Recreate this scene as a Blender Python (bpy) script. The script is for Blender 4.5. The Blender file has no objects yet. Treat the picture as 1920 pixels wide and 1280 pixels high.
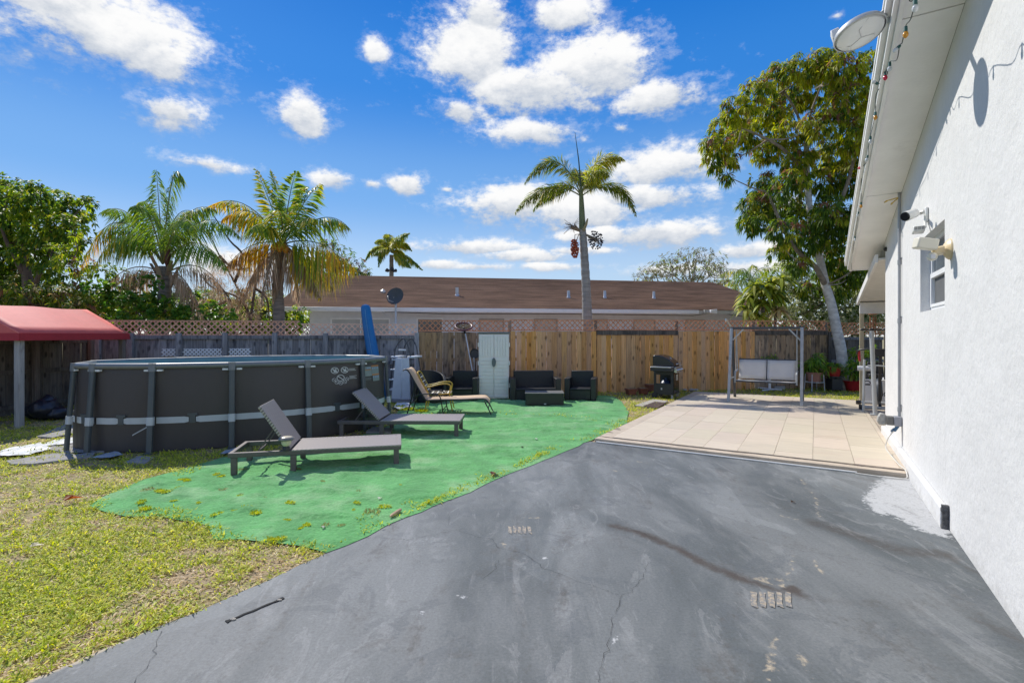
import bpy, math, random
import numpy as np
from mathutils import Vector, Matrix
from mathutils.geometry import delaunay_2d_cdt

random.seed(7)
RNG = np.random.default_rng(11)
SC = bpy.context.scene
COL = SC.collection
R = math.radians

# ------------------------------------------------------------------ camera
F, U0, V0, H = 940.0, 960.0, 628.0, 1.6          # pixels of a 1920 wide frame, eye height in metres
cam_d = bpy.data.cameras.new('camera')
cam = bpy.data.objects.new('camera', cam_d)
COL.objects.link(cam)
cam.location = (0, 0, H)
cam.rotation_euler = (R(90), 0, 0)
cam_d.sensor_width = 36
cam_d.lens = 36 * F / 1920
cam_d.shift_y = -12 / 1920
cam_d.clip_start = 0.05
cam_d.clip_end = 2000
SC.camera = cam

# ------------------------------------------------------------------ sky, sun, exposure
SUN_EL, SUN_AZ = R(46), math.atan2(-.66, .75)     # azimuth measured from +Y towards +X
w = bpy.data.worlds.new('World')
SC.world = w
w.use_nodes = True
NT = w.node_tree
NT.nodes.clear()


def nd(nt, t, **kw):
    n = nt.nodes.new(t)
    for k, v in kw.items():
        if k.startswith('i_'):
            key = k[2:]
            n.inputs[int(key) if key.isdigit() else key].default_value = v
        else:
            setattr(n, k, v)
    return n


def mth(nt, op, a, b=None, c=None, clamp=False):
    n = nt.nodes.new('ShaderNodeMath')
    n.operation = op
    n.use_clamp = clamp
    for i, x in enumerate((a, b, c)):
        if x is None:
            continue
        if isinstance(x, (int, float)):
            n.inputs[i].default_value = x
        else:
            nt.links.new(x, n.inputs[i])
    return n.outputs[0]


def mixc(nt, fac, a, b, blend='MIX'):
    n = nt.nodes.new('ShaderNodeMix')
    n.data_type = 'RGBA'
    n.blend_type = blend
    for s, x in ((0, fac), (6, a), (7, b)):
        if isinstance(x, (int, float)):
            n.inputs[s].default_value = x
        elif isinstance(x, (tuple, list)):
            n.inputs[s].default_value = (*x[:3], 1)
        else:
            nt.links.new(x, n.inputs[s])
    return n.outputs[2]


def sstep(nt, x, lo, hi):
    n = nt.nodes.new('ShaderNodeMapRange')
    n.interpolation_type = 'SMOOTHSTEP'
    nt.links.new(x, n.inputs[0])
    n.inputs[1].default_value = lo
    n.inputs[2].default_value = hi
    return n.outputs[0]


SKY_STRENGTH = 0.15
sky = nd(NT, 'ShaderNodeTexSky', sky_type='NISHITA', sun_disc=False, sun_elevation=SUN_EL,
         sun_rotation=SUN_AZ, altitude=0, air_density=1.0, dust_density=0.1, ozone_density=2.2)
tc = nd(NT, 'ShaderNodeTexCoord')
sep = nd(NT, 'ShaderNodeSeparateXYZ')
NT.links.new(tc.outputs['Generated'], sep.inputs[0])
dx, dy, dz = sep.outputs
az = mth(NT, 'ARCTAN2', dx, dy)
el = mth(NT, 'ARCSINE', dz)
# the air is deep blue overhead (polarised look of the clear air): saturate the sky colour
hs = nd(NT, 'ShaderNodeHueSaturation', i_Saturation=1.35, i_Value=1.0, i_Hue=0.503)
NT.links.new(sky.outputs[0], hs.inputs['Color'])
rmp = nd(NT, 'ShaderNodeValToRGB')
rmp.color_ramp.interpolation = 'EASE'
els = rmp.color_ramp.elements
els[0].position, els[0].color = 0.0, (2.6, 2.95, 3.25, 1)
els[1].position, els[1].color = 1.0, (.02, .42, 1.9, 1)
for pos_, c_ in ((.07, (1.85, 2.5, 3.1, 1)), (.17, (.72, 1.62, 2.95, 1)), (.29, (.12, .92, 2.7, 1)), (.40, (.02, .66, 2.4, 1)), (.6, (.01, .50, 2.1, 1))):
    e_ = els.new(pos_)
    e_.color = c_
NT.links.new(mth(NT, 'DIVIDE', el, math.pi / 2), rmp.inputs[0])
clear_sky0 = mixc(NT, .13, rmp.outputs[0], hs.outputs[0])
clear_sky = mixc(NT, 1.0, clear_sky0, (1.0, .97, 1.02), 'MULTIPLY')
# cloud field: soft elliptical cores in azimuth / elevation, broken up by noise
mapn = nd(NT, 'ShaderNodeMapping')
mapn.inputs['Scale'].default_value = (1, 1, 1.7)
NT.links.new(tc.outputs['Generated'], mapn.inputs[0])
n1 = nd(NT, 'ShaderNodeTexNoise', i_Scale=9.0, i_Detail=10.0, i_Roughness=0.66)
n2 = nd(NT, 'ShaderNodeTexNoise', i_Scale=3.2, i_Detail=3.0, i_Roughness=0.5)
n3 = nd(NT, 'ShaderNodeTexNoise', i_Scale=34.0, i_Detail=8.0, i_Roughness=0.66)
for n in (n1, n2, n3):
    NT.links.new(mapn.outputs[0], n.inputs['Vector'])
nz = mth(NT, 'ADD', mth(NT, 'MULTIPLY', mth(NT, 'SUBTRACT', n1.outputs[0], .5), 2.3),
         mth(NT, 'MULTIPLY', mth(NT, 'SUBTRACT', n3.outputs[0], .5), 1.2))
# photograph pixel centre and half size, density
CLOUDS = [(200, 55, 235, 105, 1), (120, 0, 200, 80, 1), (300, 110, 90, 55, 1), (322, 208, 85, 42, .9), (570, 212, 55, 45, .9), (705, 95, 34, 36, .55),
          (890, 90, 95, 125, 1), (905, 30, 70, 60, 1), (1000, 165, 200, 60, .9), (1120, 130, 150, 75, 1), (1240, 180, 110, 45, .95), (1060, 25, 75, 40, .9), (860, 205, 70, 28, .8),
          (1000, 248, 110, 32, .85), (390, 308, 105, 19, .55), (625, 337, 46, 24, .85), (762, 343, 40, 23, .9), (697, 345, 30, 14, .5),
          (960, 385, 120, 42, 1), (1090, 395, 150, 48, 1), (1250, 312, 145, 48, .85), (1200, 370, 150, 30, .9), (1240, 436, 155, 30, .95), (1130, 440, 110, 24, .85),
          (890, 463, 135, 18, .8), (985, 478, 120, 16, .75), (1400, 470, 90, 22, .8), (1400, 505, 130, 28, .7), (1460, 380, 90, 36, .6),
          (825, 495, 60, 13, .7), (1270, 506, 130, 14, .6), (640, 500, 60, 14, .5), (1080, 470, 120, 14, .5), (900, 500, 110, 12, .5), (1030, 500, 120, 12, .5), (1165, 240, 26, 16, .45), (60, 470, 190, 50, .6), (470, 500, 190, 48, .6), (1570, 30, 24, 14, .3), (840, 355, 22, 10, .3)]
Ff = None
Gg = None
for (cu, cv, ru, rv, dn) in CLOUDS:
    a0 = math.atan2(cu - U0, F)
    ca = math.cos(a0)
    e0 = math.atan2((V0 - cv) * ca, F)
    ra = ru / F * ca * ca
    re = rv / F * ca * math.cos(e0) ** 2
    qa = mth(NT, 'MULTIPLY', mth(NT, 'SUBTRACT', az, a0), 1 / ra)
    qe = mth(NT, 'MULTIPLY', mth(NT, 'SUBTRACT', el, e0), 1 / re)
    dd = mth(NT, 'SQRT', mth(NT, 'ADD', mth(NT, 'MULTIPLY', qa, qa), mth(NT, 'MULTIPLY', qe, qe)))
    f = mth(NT, 'SUBTRACT', min(1.05, .42 + dn * .68), dd)
    # flat darker base: lower half of each cloud
    g = mth(NT, 'ADD', mth(NT, 'MULTIPLY', qe, .95), mth(NT, 'MULTIPLY', dd, .12))
    if Ff is None:
        Ff, Gg = f, g
    else:
        nw = mth(NT, 'MULTIPLY', mth(NT, 'SUBTRACT', f, Ff), 5.0)
        nw = mth(NT, 'ADD', nw, .5, clamp=True)
        Gg = mth(NT, 'ADD', mth(NT, 'MULTIPLY', g, nw), mth(NT, 'MULTIPLY', Gg, mth(NT, 'SUBTRACT', 1.0, nw)))
        Ff = mth(NT, 'MAXIMUM', Ff, f)
# beyond the frame fair-weather clouds go on, unseen cover raised to fill the shade
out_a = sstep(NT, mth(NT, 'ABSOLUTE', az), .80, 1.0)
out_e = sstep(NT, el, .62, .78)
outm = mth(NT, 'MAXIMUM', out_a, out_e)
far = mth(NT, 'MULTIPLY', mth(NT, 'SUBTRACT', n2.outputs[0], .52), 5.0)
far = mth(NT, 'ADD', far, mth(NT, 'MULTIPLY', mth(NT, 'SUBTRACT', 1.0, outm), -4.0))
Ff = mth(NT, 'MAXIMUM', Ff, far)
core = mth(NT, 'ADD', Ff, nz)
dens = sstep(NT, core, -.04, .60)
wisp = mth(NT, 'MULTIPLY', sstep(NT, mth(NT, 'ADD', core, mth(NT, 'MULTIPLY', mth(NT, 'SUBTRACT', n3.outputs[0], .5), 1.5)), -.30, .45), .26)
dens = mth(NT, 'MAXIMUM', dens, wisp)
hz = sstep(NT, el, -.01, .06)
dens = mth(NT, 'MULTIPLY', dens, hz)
# brightness inside a cloud: thick lit heads white, thin bases blue grey
lum = sstep(NT, mth(NT, 'ADD', Gg, mth(NT, 'MULTIPLY', nz, .95)), -.75, .55)
cloudc = mixc(NT, lum, (2.15, 2.4, 2.8), (4.1, 4.1, 4.1))
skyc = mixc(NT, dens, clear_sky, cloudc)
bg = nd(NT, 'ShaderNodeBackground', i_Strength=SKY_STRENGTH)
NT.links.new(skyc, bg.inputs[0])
wo = nd(NT, 'ShaderNodeOutputWorld')
NT.links.new(bg.outputs[0], wo.inputs[0])

sd = bpy.data.lights.new('sun', 'SUN')
sd.energy = 3.0
sd.angle = R(0.53)
sd.color = (1.0, .95, .86)
sun = bpy.data.objects.new('sun', sd)
COL.objects.link(sun)
to_sun = Vector((math.sin(SUN_AZ) * math.cos(SUN_EL), math.cos(SUN_AZ) * math.cos(SUN_EL), math.sin(SUN_EL)))
sun.rotation_euler = to_sun.to_track_quat('Z', 'Y').to_euler()
sun.location = to_sun * 60

vs = SC.view_settings
vs.view_transform = 'Standard'
vs.look = 'None'
vs.exposure = 0.68
vs.gamma = 1
vs.use_curve_mapping = False
SC.render.engine = 'CYCLES'
SC.cycles.max_bounces = 6
SC.cycles.diffuse_bounces = 4
SC.cycles.transparent_max_bounces = 8
SC.cycles.caustics_reflective = False
SC.cycles.caustics_refractive = False


# ------------------------------------------------------------------ surveying: photograph measurements to metres
def G(u, v, z=0.0):
    Y = (H - z) * F / (v - V0)
    return Vector(((u - U0) / F * Y, Y, z))


def P(u, v, Y):
    return Vector(((u - U0) / F * Y, Y, H - (v - V0) / F * Y))


HA = Vector((1.243, 7.54, 0))           # front left corner of the patio; the house axes turn by HR
HR = -R(31.2)
E2 = Vector((math.cos(HR), math.sin(HR), 0))
E1 = Vector((-math.sin(HR), math.cos(HR), 0))


def hw(x, y, z=0.0):                      # house coordinates -> world
    return HA + E2 * x + E1 * y + Vector((0, 0, z))


def hl(p):                                # world -> house coordinates
    d = p - HA
    return d.dot(E2), d.dot(E1)


# ------------------------------------------------------------------ objects
def tag(o, label=None, cat=None, group=None, kind=None):
    if label: o['label'] = label
    if cat: o['category'] = cat
    if group: o['group'] = group
    if kind: o['kind'] = kind
    return o


def thing(name, label, cat, loc=(0, 0, 0), rz=0.0, group=None):
    o = bpy.data.objects.new(name, None)
    o.empty_display_size = .1
    COL.objects.link(o)
    o.location = loc
    o.rotation_euler = (0, 0, rz)
    return tag(o, label, cat, group)


def link(me, name, mat, parent=None):
    o = bpy.data.objects.new(name, me)
    COL.objects.link(o)
    if mat is not None and not me.materials:
        me.materials.append(mat)
    if parent is not None:
        o.parent = parent
    return o


def copy_tree(o, parent=None):
    c = o.copy()
    COL.objects.link(c)
    if parent is not None:
        c.parent = parent
    for ch in [x for x in KIDS(o)]:
        copy_tree(ch, c)
    return c


def KIDS(o):
    return [x for x in COL.objects if x.parent == o]


class MB:
    """collects simple shapes into one mesh"""

    def __init__(s):
        s.v = []
        s.f = []

    def add(s, vs, fs, M=None):
        b = len(s.v)
        s.v += [tuple(M @ Vector(p)) for p in vs] if M is not None else [tuple(p) for p in vs]
        s.f += [tuple(i + b for i in f) for f in fs]
        return s

    def box(s, x0, x1, y0, y1, z0, z1, M=None):
        vs = [(x, y, z) for z in (z0, z1) for y in (y0, y1) for x in (x0, x1)]
        fs = [(0, 2, 3, 1), (4, 5, 7, 6), (0, 1, 5, 4), (1, 3, 7, 5), (3, 2, 6, 7), (2, 0, 4, 6)]
        return s.add(vs, fs, M)

    def beam(s, p, q, wd, ht=None, up=(0, 0, 1)):
        ht = wd if ht is None else ht
        p, q = Vector(p), Vector(q)
        d = q - p
        L = d.length
        d.normalize()
        upv = Vector(up)
        if abs(d.dot(upv)) > .95:
            upv = Vector((1, 0, 0)) if abs(d.x) < .9 else Vector((0, 1, 0))
        sx = d.cross(upv).normalized()
        sz = sx.cross(d).normalized()
        M = Matrix((sx, d, sz)).transposed().to_4x4()
        M.translation = p
        return s.box(-wd / 2, wd / 2, 0, L, -ht / 2, ht / 2, M)

    def tube(s, pts, r, n=8, cap=True):
        pts = [Vector(p) for p in pts]
        rs = r if isinstance(r, (list, tuple)) else [r] * len(pts)
        vs, fs = [], []
        prev = None
        for i, p in enumerate(pts):
            d = (pts[min(i + 1, len(pts) - 1)] - pts[max(i - 1, 0)])
            if d.length < 1e-9:
                d = Vector((0, 0, 1))
            d.normalize()
            if prev is None:
                a = Vector((0, 0, 1)) if abs(d.z) < .9 else Vector((1, 0, 0))
                x = d.cross(a).normalized()
            else:
                x = (prev - d * prev.dot(d)).normalized()
            prev = x
            y = d.cross(x)
            for k in range(n):
                t = 2 * math.pi * k / n
                vs.append(p + (x * math.cos(t) + y * math.sin(t)) * rs[i])
        for i in range(len(pts) - 1):
            for k in range(n):
                a, b = i * n + k, i * n + (k + 1) % n
                fs.append((a, b, b + n, a + n))
        if cap:
            fs.append(tuple(range(n - 1, -1, -1)))
            fs.append(tuple((len(pts) - 1) * n + k for k in range(n)))
        return s.add(vs, fs)

    def lathe(s, prof, n=16, M=None, a0=0.0, a1=2 * math.pi):
        vs, fs = [], []
        full = abs(a1 - a0 - 2 * math.pi) < 1e-6
        m = n if full else n + 1
        for (r, z) in prof:
            for k in range(m):
                t = a0 + (a1 - a0) * k / n
                vs.append((r * math.cos(t), r * math.sin(t), z))
        for i in range(len(prof) - 1):
            for k in range(n):
                a, b = i * m + k, i * m + (k + 1) % m
                fs.append((a, b, b + m, a + m))
        return s.add(vs, fs, M)

    def prism(s, poly, a, b, M=None, axis='y'):
        """poly in (x,z) extruded along y, or (x,y) along z"""
        n = len(poly)
        mk = (lambda p, t: (p[0], t, p[1])) if axis == 'y' else ((lambda p, t: (p[0], p[1], t)) if axis == 'z' else (lambda p, t: (t, p[0], p[1])))
        vs = [mk(p, a) for p in poly] + [mk(p, b) for p in poly]
        fs = [tuple(range(n)), tuple(range(2 * n - 1, n - 1, -1))]
        fs += [(i, (i + 1) % n + 0, (i + 1) % n + n, i + n)[::-1] for i in range(n)]
        return s.add(vs, fs, M)

    def sphere(s, c, r, n=8, m=6, sc=(1, 1, 1)):
        prof = [(max(r * math.sin(math.pi * i / m), 1e-4), -r * math.cos(math.pi * i / m)) for i in range(m + 1)]
        M = Matrix.Translation(c) @ Matrix.Diagonal((*sc, 1))
        return s.lathe(prof, n, M)

    def mesh(s, name, smooth=True, ang=38):
        me = bpy.data.meshes.new(name)
        me.from_pydata(s.v, [], s.f)
        if smooth:
            me.polygons.foreach_set('use_smooth', [True] * len(me.polygons))
            me.set_sharp_from_angle(angle=R(ang))
        me.validate()
        return me

    def build(s, name, mat, parent=None, label=None, bevel=0.0, smooth=True, fix=True):
        me = s.mesh(name, smooth)
        if fix:
            import bmesh
            bm = bmesh.new()
            bm.from_mesh(me)
            bmesh.ops.recalc_face_normals(bm, faces=bm.faces)
            bm.to_mesh(me)
            bm.free()
        o = link(me, name, mat, parent)
        if label: o['label'] = label
        if bevel:
            m = o.modifiers.new('bevel', 'BEVEL')
            m.width = bevel
            m.segments = 2
            m.limit_method = 'ANGLE'
            m.angle_limit = R(40)
        return o


def np_mesh(name, V, T, col=None, smooth=False):
    """triangle mesh from arrays, optional per-vertex colour"""
    me = bpy.data.meshes.new(name)
    nv, nt_ = len(V), len(T)
    me.vertices.add(nv)
    me.vertices.foreach_set('co', np.asarray(V, np.float32).ravel())
    me.loops.add(nt_ * 3)
    me.loops.foreach_set('vertex_index', np.asarray(T, np.int32).ravel())
    me.polygons.add(nt_)
    me.polygons.foreach_set('loop_start', np.arange(0, nt_ * 3, 3, dtype=np.int32))
    me.polygons.foreach_set('loop_total', np.full(nt_, 3, np.int32))
    if smooth:
        me.polygons.foreach_set('use_smooth', np.ones(nt_, bool))
    me.update(calc_edges=True)
    if col is not None:
        a = me.color_attributes.new('Col', 'FLOAT_COLOR', 'POINT')
        c = np.ones((nv, 4), np.float32)
        c[:, :3] = col
        a.data.foreach_set('color', c.ravel())
    return me


# ------------------------------------------------------------------ materials
MATS = {}


def mat(name, col, rough=.6, metal=0.0, var=.18, scale=6.0, stretch=(1, 1, 1), bump=.0, bscale=None, rand=0.0, spec=.5,
        stain=None, stain_scale=1.5, stain_lo=.5, stain_hi=.75, fine=0.0, coat=0.0):
    """principled surface with noise variation, optional second stain colour, per-object variation and bump"""
    if name in MATS:
        return MATS[name]
    m = bpy.data.materials.new(name)
    m.use_nodes = True
    nt = m.node_tree
    b = nt.nodes['Principled BSDF']
    b.inputs['Roughness'].default_value = rough
    b.inputs['Metallic'].default_value = metal
    b.inputs['Specular IOR Level'].default_value = spec
    if coat: b.inputs['Coat Weight'].default_value = coat
    t = nd(nt, 'ShaderNodeTexCoord')
    oi = nd(nt, 'ShaderNodeObjectInfo')
    mp = nd(nt, 'ShaderNodeMapping')
    mp.inputs['Scale'].default_value = stretch
    nt.links.new(t.outputs['Object'], mp.inputs[0])
    if rand:
        va = nd(nt, 'ShaderNodeVectorMath', operation='ADD')
        sc = nd(nt, 'ShaderNodeVectorMath', operation='SCALE')
        sc.inputs[0].default_value = (37, 53, 71)
        nt.links.new(oi.outputs['Random'], sc.inputs['Scale'])
        nt.links.new(mp.outputs[0], va.inputs[0])
        nt.links.new(sc.outputs[0], va.inputs[1])
        vec = va.outputs[0]
    else:
        vec = mp.outputs[0]
    n = nd(nt, 'ShaderNodeTexNoise', i_Scale=scale, i_Detail=6.0, i_Roughness=.6)
    nt.links.new(vec, n.inputs['Vector'])
    fac = sstep(nt, n.outputs[0], .25, .75)
    lo = tuple(max(c * (1 - var), 0) for c in col)
    hi = tuple(c * (1 + var) for c in col)
    c = mixc(nt, fac, lo, hi)
    if stain is not None:
        n2_ = nd(nt, 'ShaderNodeTexNoise', i_Scale=stain_scale, i_Detail=7.0, i_Roughness=.65)
        nt.links.new(vec, n2_.inputs['Vector'])
        c = mixc(nt, sstep(nt, n2_.outputs[0], stain_lo, stain_hi), c, stain)
    if fine:
        n4 = nd(nt, 'ShaderNodeTexNoise', i_Scale=(bscale or scale) * 2.5, i_Detail=3.0)
        nt.links.new(t.outputs['Object'], n4.inputs['Vector'])
        k = mth(nt, 'ADD', mth(nt, 'MULTIPLY', mth(nt, 'SUBTRACT', n4.outputs[0], .5), 2 * fine), 1.0)
        vm = nd(nt, 'ShaderNodeVectorMath', operation='SCALE')
        nt.links.new(c, vm.inputs[0])
        nt.links.new(k, vm.inputs['Scale'])
        c = vm.outputs[0]
    if rand:
        hsn = nd(nt, 'ShaderNodeHueSaturation')
        nt.links.new(c, hsn.inputs['Color'])
        nt.links.new(mth(nt, 'ADD', mth(nt, 'MULTIPLY', oi.outputs['Random'], 2 * rand), 1 - rand), hsn.inputs['Value'])
        r2 = mth(nt, 'FRACT', mth(nt, 'MULTIPLY', oi.outputs['Random'], 7.13))
        nt.links.new(mth(nt, 'ADD', mth(nt, 'MULTIPLY', r2, .024), .488), hsn.inputs['Hue'])
        r3 = mth(nt, 'FRACT', mth(nt, 'MULTIPLY', oi.outputs['Random'], 13.7))
        nt.links.new(mth(nt, 'ADD', mth(nt, 'MULTIPLY', r3, rand), 1 - rand * .5), hsn.inputs['Saturation'])
        c = hsn.outputs[0]
    nt.links.new(c, b.inputs['Base Color'])
    if bump:
        nb = nd(nt, 'ShaderNodeTexNoise', i_Scale=bscale or scale * 4, i_Detail=4.0)
        nt.links.new(vec, nb.inputs['Vector'])
        bp = nd(nt, 'ShaderNodeBump', i_Strength=bump, i_Distance=.02)
        nt.links.new(nb.outputs[0], bp.inputs['Height'])
        nt.links.new(bp.outputs[0], b.inputs['Normal'])
    MATS[name] = m
    return m


def foliage_mat(name, trans=.5, rough=.45, spec=.4):
    """leaf: colour carried by the mesh (each leaf its own), light shines through"""
    m = bpy.data.materials.new(name)
    m.use_nodes = True
    nt = m.node_tree
    b = nt.nodes['Principled BSDF']
    b.inputs['Roughness'].default_value = rough
    b.inputs['Specular IOR Level'].default_value = spec
    a = nd(nt, 'ShaderNodeVertexColor', layer_name='Col')
    nt.links.new(a.outputs[0], b.inputs['Base Color'])
    tr = nd(nt, 'ShaderNodeBsdfTranslucent')
    hsn = nd(nt, 'ShaderNodeHueSaturation', i_Saturation=1.1, i_Value=1.85, i_Hue=.49)
    nt.links.new(a.outputs[0], hsn.inputs['Color'])
    nt.links.new(hsn.outputs[0], tr.inputs[0])
    mx = nd(nt, 'ShaderNodeMixShader', i_0=trans)
    nt.links.new(b.outputs[0], mx.inputs[1])
    nt.links.new(tr.outputs[0], mx.inputs[2])
    nt.links.new(mx.outputs[0], nt.nodes['Material Output'].inputs[0])
    return m


def weave_mat(name, col, sx=60, sy=60, rough=.45, bump=.6, axes='xy'):
    """woven plastic rattan: alternating strands"""
    m = bpy.data.materials.new(name)
    m.use_nodes = True
    nt = m.node_tree
    b = nt.nodes['Principled BSDF']
    b.inputs['Roughness'].default_value = rough
    t = nd(nt, 'ShaderNodeTexCoord')
    mp = nd(nt, 'ShaderNodeMapping')
    mp.inputs['Scale'].default_value = (sx, sy, sx)
    nt.links.new(t.outputs['Object'], mp.inputs[0])
    s = nd(nt, 'ShaderNodeSeparateXYZ')
    nt.links.new(mp.outputs[0], s.inputs[0])
    x, y, z = s.outputs
    xx = mth(nt, 'SUBTRACT', x, z)
    a = mth(nt, 'SINE', mth(nt, 'MULTIPLY', xx, math.pi))
    c = mth(nt, 'SINE', mth(nt, 'MULTIPLY', mth(nt, 'ADD', y, mth(nt, 'MULTIPLY', z, .0)), math.pi))
    h = mth(nt, 'MULTIPLY', a, c)
    hh = mth(nt, 'ADD', mth(nt, 'MULTIPLY', h, .5), .5)
    cc = mixc(nt, hh, tuple(k * .38 for k in col), tuple(k * 1.4 for k in col))
    nt.links.new(cc, b.inputs['Base Color'])
    bp = nd(nt, 'ShaderNodeBump', i_Strength=bump, i_Distance=.006)
    nt.links.new(hh, bp.inputs['Height'])
    nt.links.new(bp.outputs[0], b.inputs['Normal'])
    return m


# ------------------------------------------------------------------ numpy helpers
def vnoise(x, y, seed=0):
    """value noise on a lattice, 0..1"""
    xi, yi = np.floor(x).astype(np.int64), np.floor(y).astype(np.int64)
    xf, yf = x - xi, y - yi
    xf = xf * xf * (3 - 2 * xf)
    yf = yf * yf * (3 - 2 * yf)

    def hsh(a, b):
        h = (a * 374761393 + b * 668265263 + seed * 1274126177) & 0xFFFFFFFF
        h = ((h ^ (h >> 13)) * 1274126177) & 0xFFFFFFFF
        return ((h ^ (h >> 16)) & 0xFFFF) / 65535.0
    return (hsh(xi, yi) * (1 - xf) + hsh(xi + 1, yi) * xf) * (1 - yf) + (hsh(xi, yi + 1) * (1 - xf) + hsh(xi + 1, yi + 1) * xf) * yf


def fbm(x, y, seed=0, oct=4):
    s, a, t = 0, .5, 0
    for k in range(oct):
        s = s + a * vnoise(x * 2 ** k, y * 2 ** k, seed + k)
        t += a
        a *= .5
    return s / t


def inpoly(x, y, poly):
    ins = np.zeros(x.shape, bool)
    n = len(poly)
    j = n - 1
    for i in range(n):
        xi, yi = poly[i][0], poly[i][1]
        xj, yj = poly[j][0], poly[j][1]
        c = ((yi > y) != (yj > y)) & (x < (xj - xi) * (y - yi) / (yj - yi + 1e-12) + xi)
        ins ^= c
        j = i
    return ins


def segdist(x, y, pts):
    d = np.full(x.shape, 1e9)
    for (a, b) in zip(pts[:-1], pts[1:]):
        ax, ay, bx, by = a[0], a[1], b[0], b[1]
        L2 = (bx - ax) ** 2 + (by - ay) ** 2 + 1e-12
        t = np.clip(((x - ax) * (bx - ax) + (y - ay) * (by - ay)) / L2, 0, 1)
        d = np.minimum(d, np.hypot(x - ax - t * (bx - ax), y - ay - t * (by - ay)))
    return d


def nrm(a):
    return a / np.maximum(np.linalg.norm(a, axis=-1, keepdims=True), 1e-9)


def leaves_mesh(name, Pb, D, N, L, W, col, bend=.25, fold=.25):
    """each leaf: four triangles, folded along the midrib, tip drooping"""
    n = len(Pb)
    D = nrm(D)
    S = nrm(np.cross(D, N))
    N = nrm(np.cross(S, D))
    L = np.broadcast_to(np.asarray(L, float), (n,))[:, None]
    W = np.broadcast_to(np.asarray(W, float), (n,))[:, None]
    bend = np.broadcast_to(np.asarray(bend, float), (n,))[:, None]
    Z = np.array([[0, 0, 1.0]])
    mid = Pb + D * L * .5 - Z * bend * L * .12
    tip = Pb + D * L - Z * bend * L * .6
    V = np.stack([Pb, mid + S * W * .5 + N * W * fold, mid, mid - S * W * .5 + N * W * fold, tip], 1).reshape(-1, 3)
    base = (np.arange(n) * 5)[:, None, None]
    T = (base + np.array([[0, 2, 1], [0, 3, 2], [1, 2, 4], [2, 3, 4]])[None]).reshape(-1, 3)
    C = np.repeat(np.asarray(col, float).reshape(-1, 3) if np.ndim(col) > 1 else np.tile(col, (n, 1)), 5, axis=0)
    return np_mesh(name, V, T, C)


def pick(n, palette, jitter=.18, rng=RNG):
    """random colours from [(weight, rgb)...]"""
    wts = np.array([p[0] for p in palette], float)
    idx = rng.choice(len(palette), n, p=wts / wts.sum())
    c = np.array([p[1] for p in palette], float)[idx]
    return c * (1 + rng.uniform(-jitter, jitter, (n, 1)))


def sheet(name, poly, step, zf, mat, parent=None, jit=.3, edge=.12, attr=None):
    """a ground sheet: outline kept exactly, interior triangulated and lifted by zf(x, y)"""
    pts = []
    n = len(poly)
    for i in range(n):
        a, b = np.array(poly[i][:2]), np.array(poly[(i + 1) % n][:2])
        k = max(1, int(np.linalg.norm(b - a) / edge))
        for j in range(k):
            pts.append(a + (b - a) * j / k)
    m = len(pts)
    pa = np.array(pts)
    x0, y0 = pa.min(0)
    x1, y1 = pa.max(0)
    gx, gy = np.meshgrid(np.arange(x0, x1, step), np.arange(y0, y1, step))
    gx = gx.ravel() + RNG.uniform(-jit, jit, gx.size) * step
    gy = gy.ravel() + RNG.uniform(-jit, jit, gy.size) * step
    ok = inpoly(gx, gy, pts)
    gx, gy = gx[ok], gy[ok]
    d = segdist(gx, gy, pts + [pts[0]])
    gx, gy = gx[d > step * .4], gy[d > step * .4]
    allp = [Vector(p) for p in pts] + [Vector((a, b)) for a, b in zip(gx, gy)]
    vo, eo, fo, *_ = delaunay_2d_cdt(allp, [(i, (i + 1) % m) for i in range(m)], [], 1, 1e-5)
    V = np.array([(v.x, v.y, 0) for v in vo])
    V[:, 2] = zf(V[:, 0], V[:, 1])
    T = np.array([f for f in fo if len(f) == 3])
    A = V[T]
    cr = (A[:, 1, 0] - A[:, 0, 0]) * (A[:, 2, 1] - A[:, 0, 1]) - (A[:, 1, 1] - A[:, 0, 1]) * (A[:, 2, 0] - A[:, 0, 0])
    T[cr < 0] = T[cr < 0][:, ::-1]
    me = np_mesh(name, V, T, attr(V[:, 0], V[:, 1]) if attr else None, smooth=True)
    return link(me, name, mat, parent)
# ================================================================== GROUND
M_SOIL = mat('soil_and_thatch', (.33, .255, .155), rough=.95, var=.4, scale=9, stain=(.23, .22, .075), stain_scale=2.2, stain_lo=.42, stain_hi=.6,
             bump=.8, bscale=60, fine=.35)
gp = MB()
gp.add([(-400, -60, -.012), (400, -60, -.012), (400, 700, -.012), (-400, 700, -.012)], [(0, 1, 2, 3)])
tag(gp.build('ground', M_SOIL), kind='structure')


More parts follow.
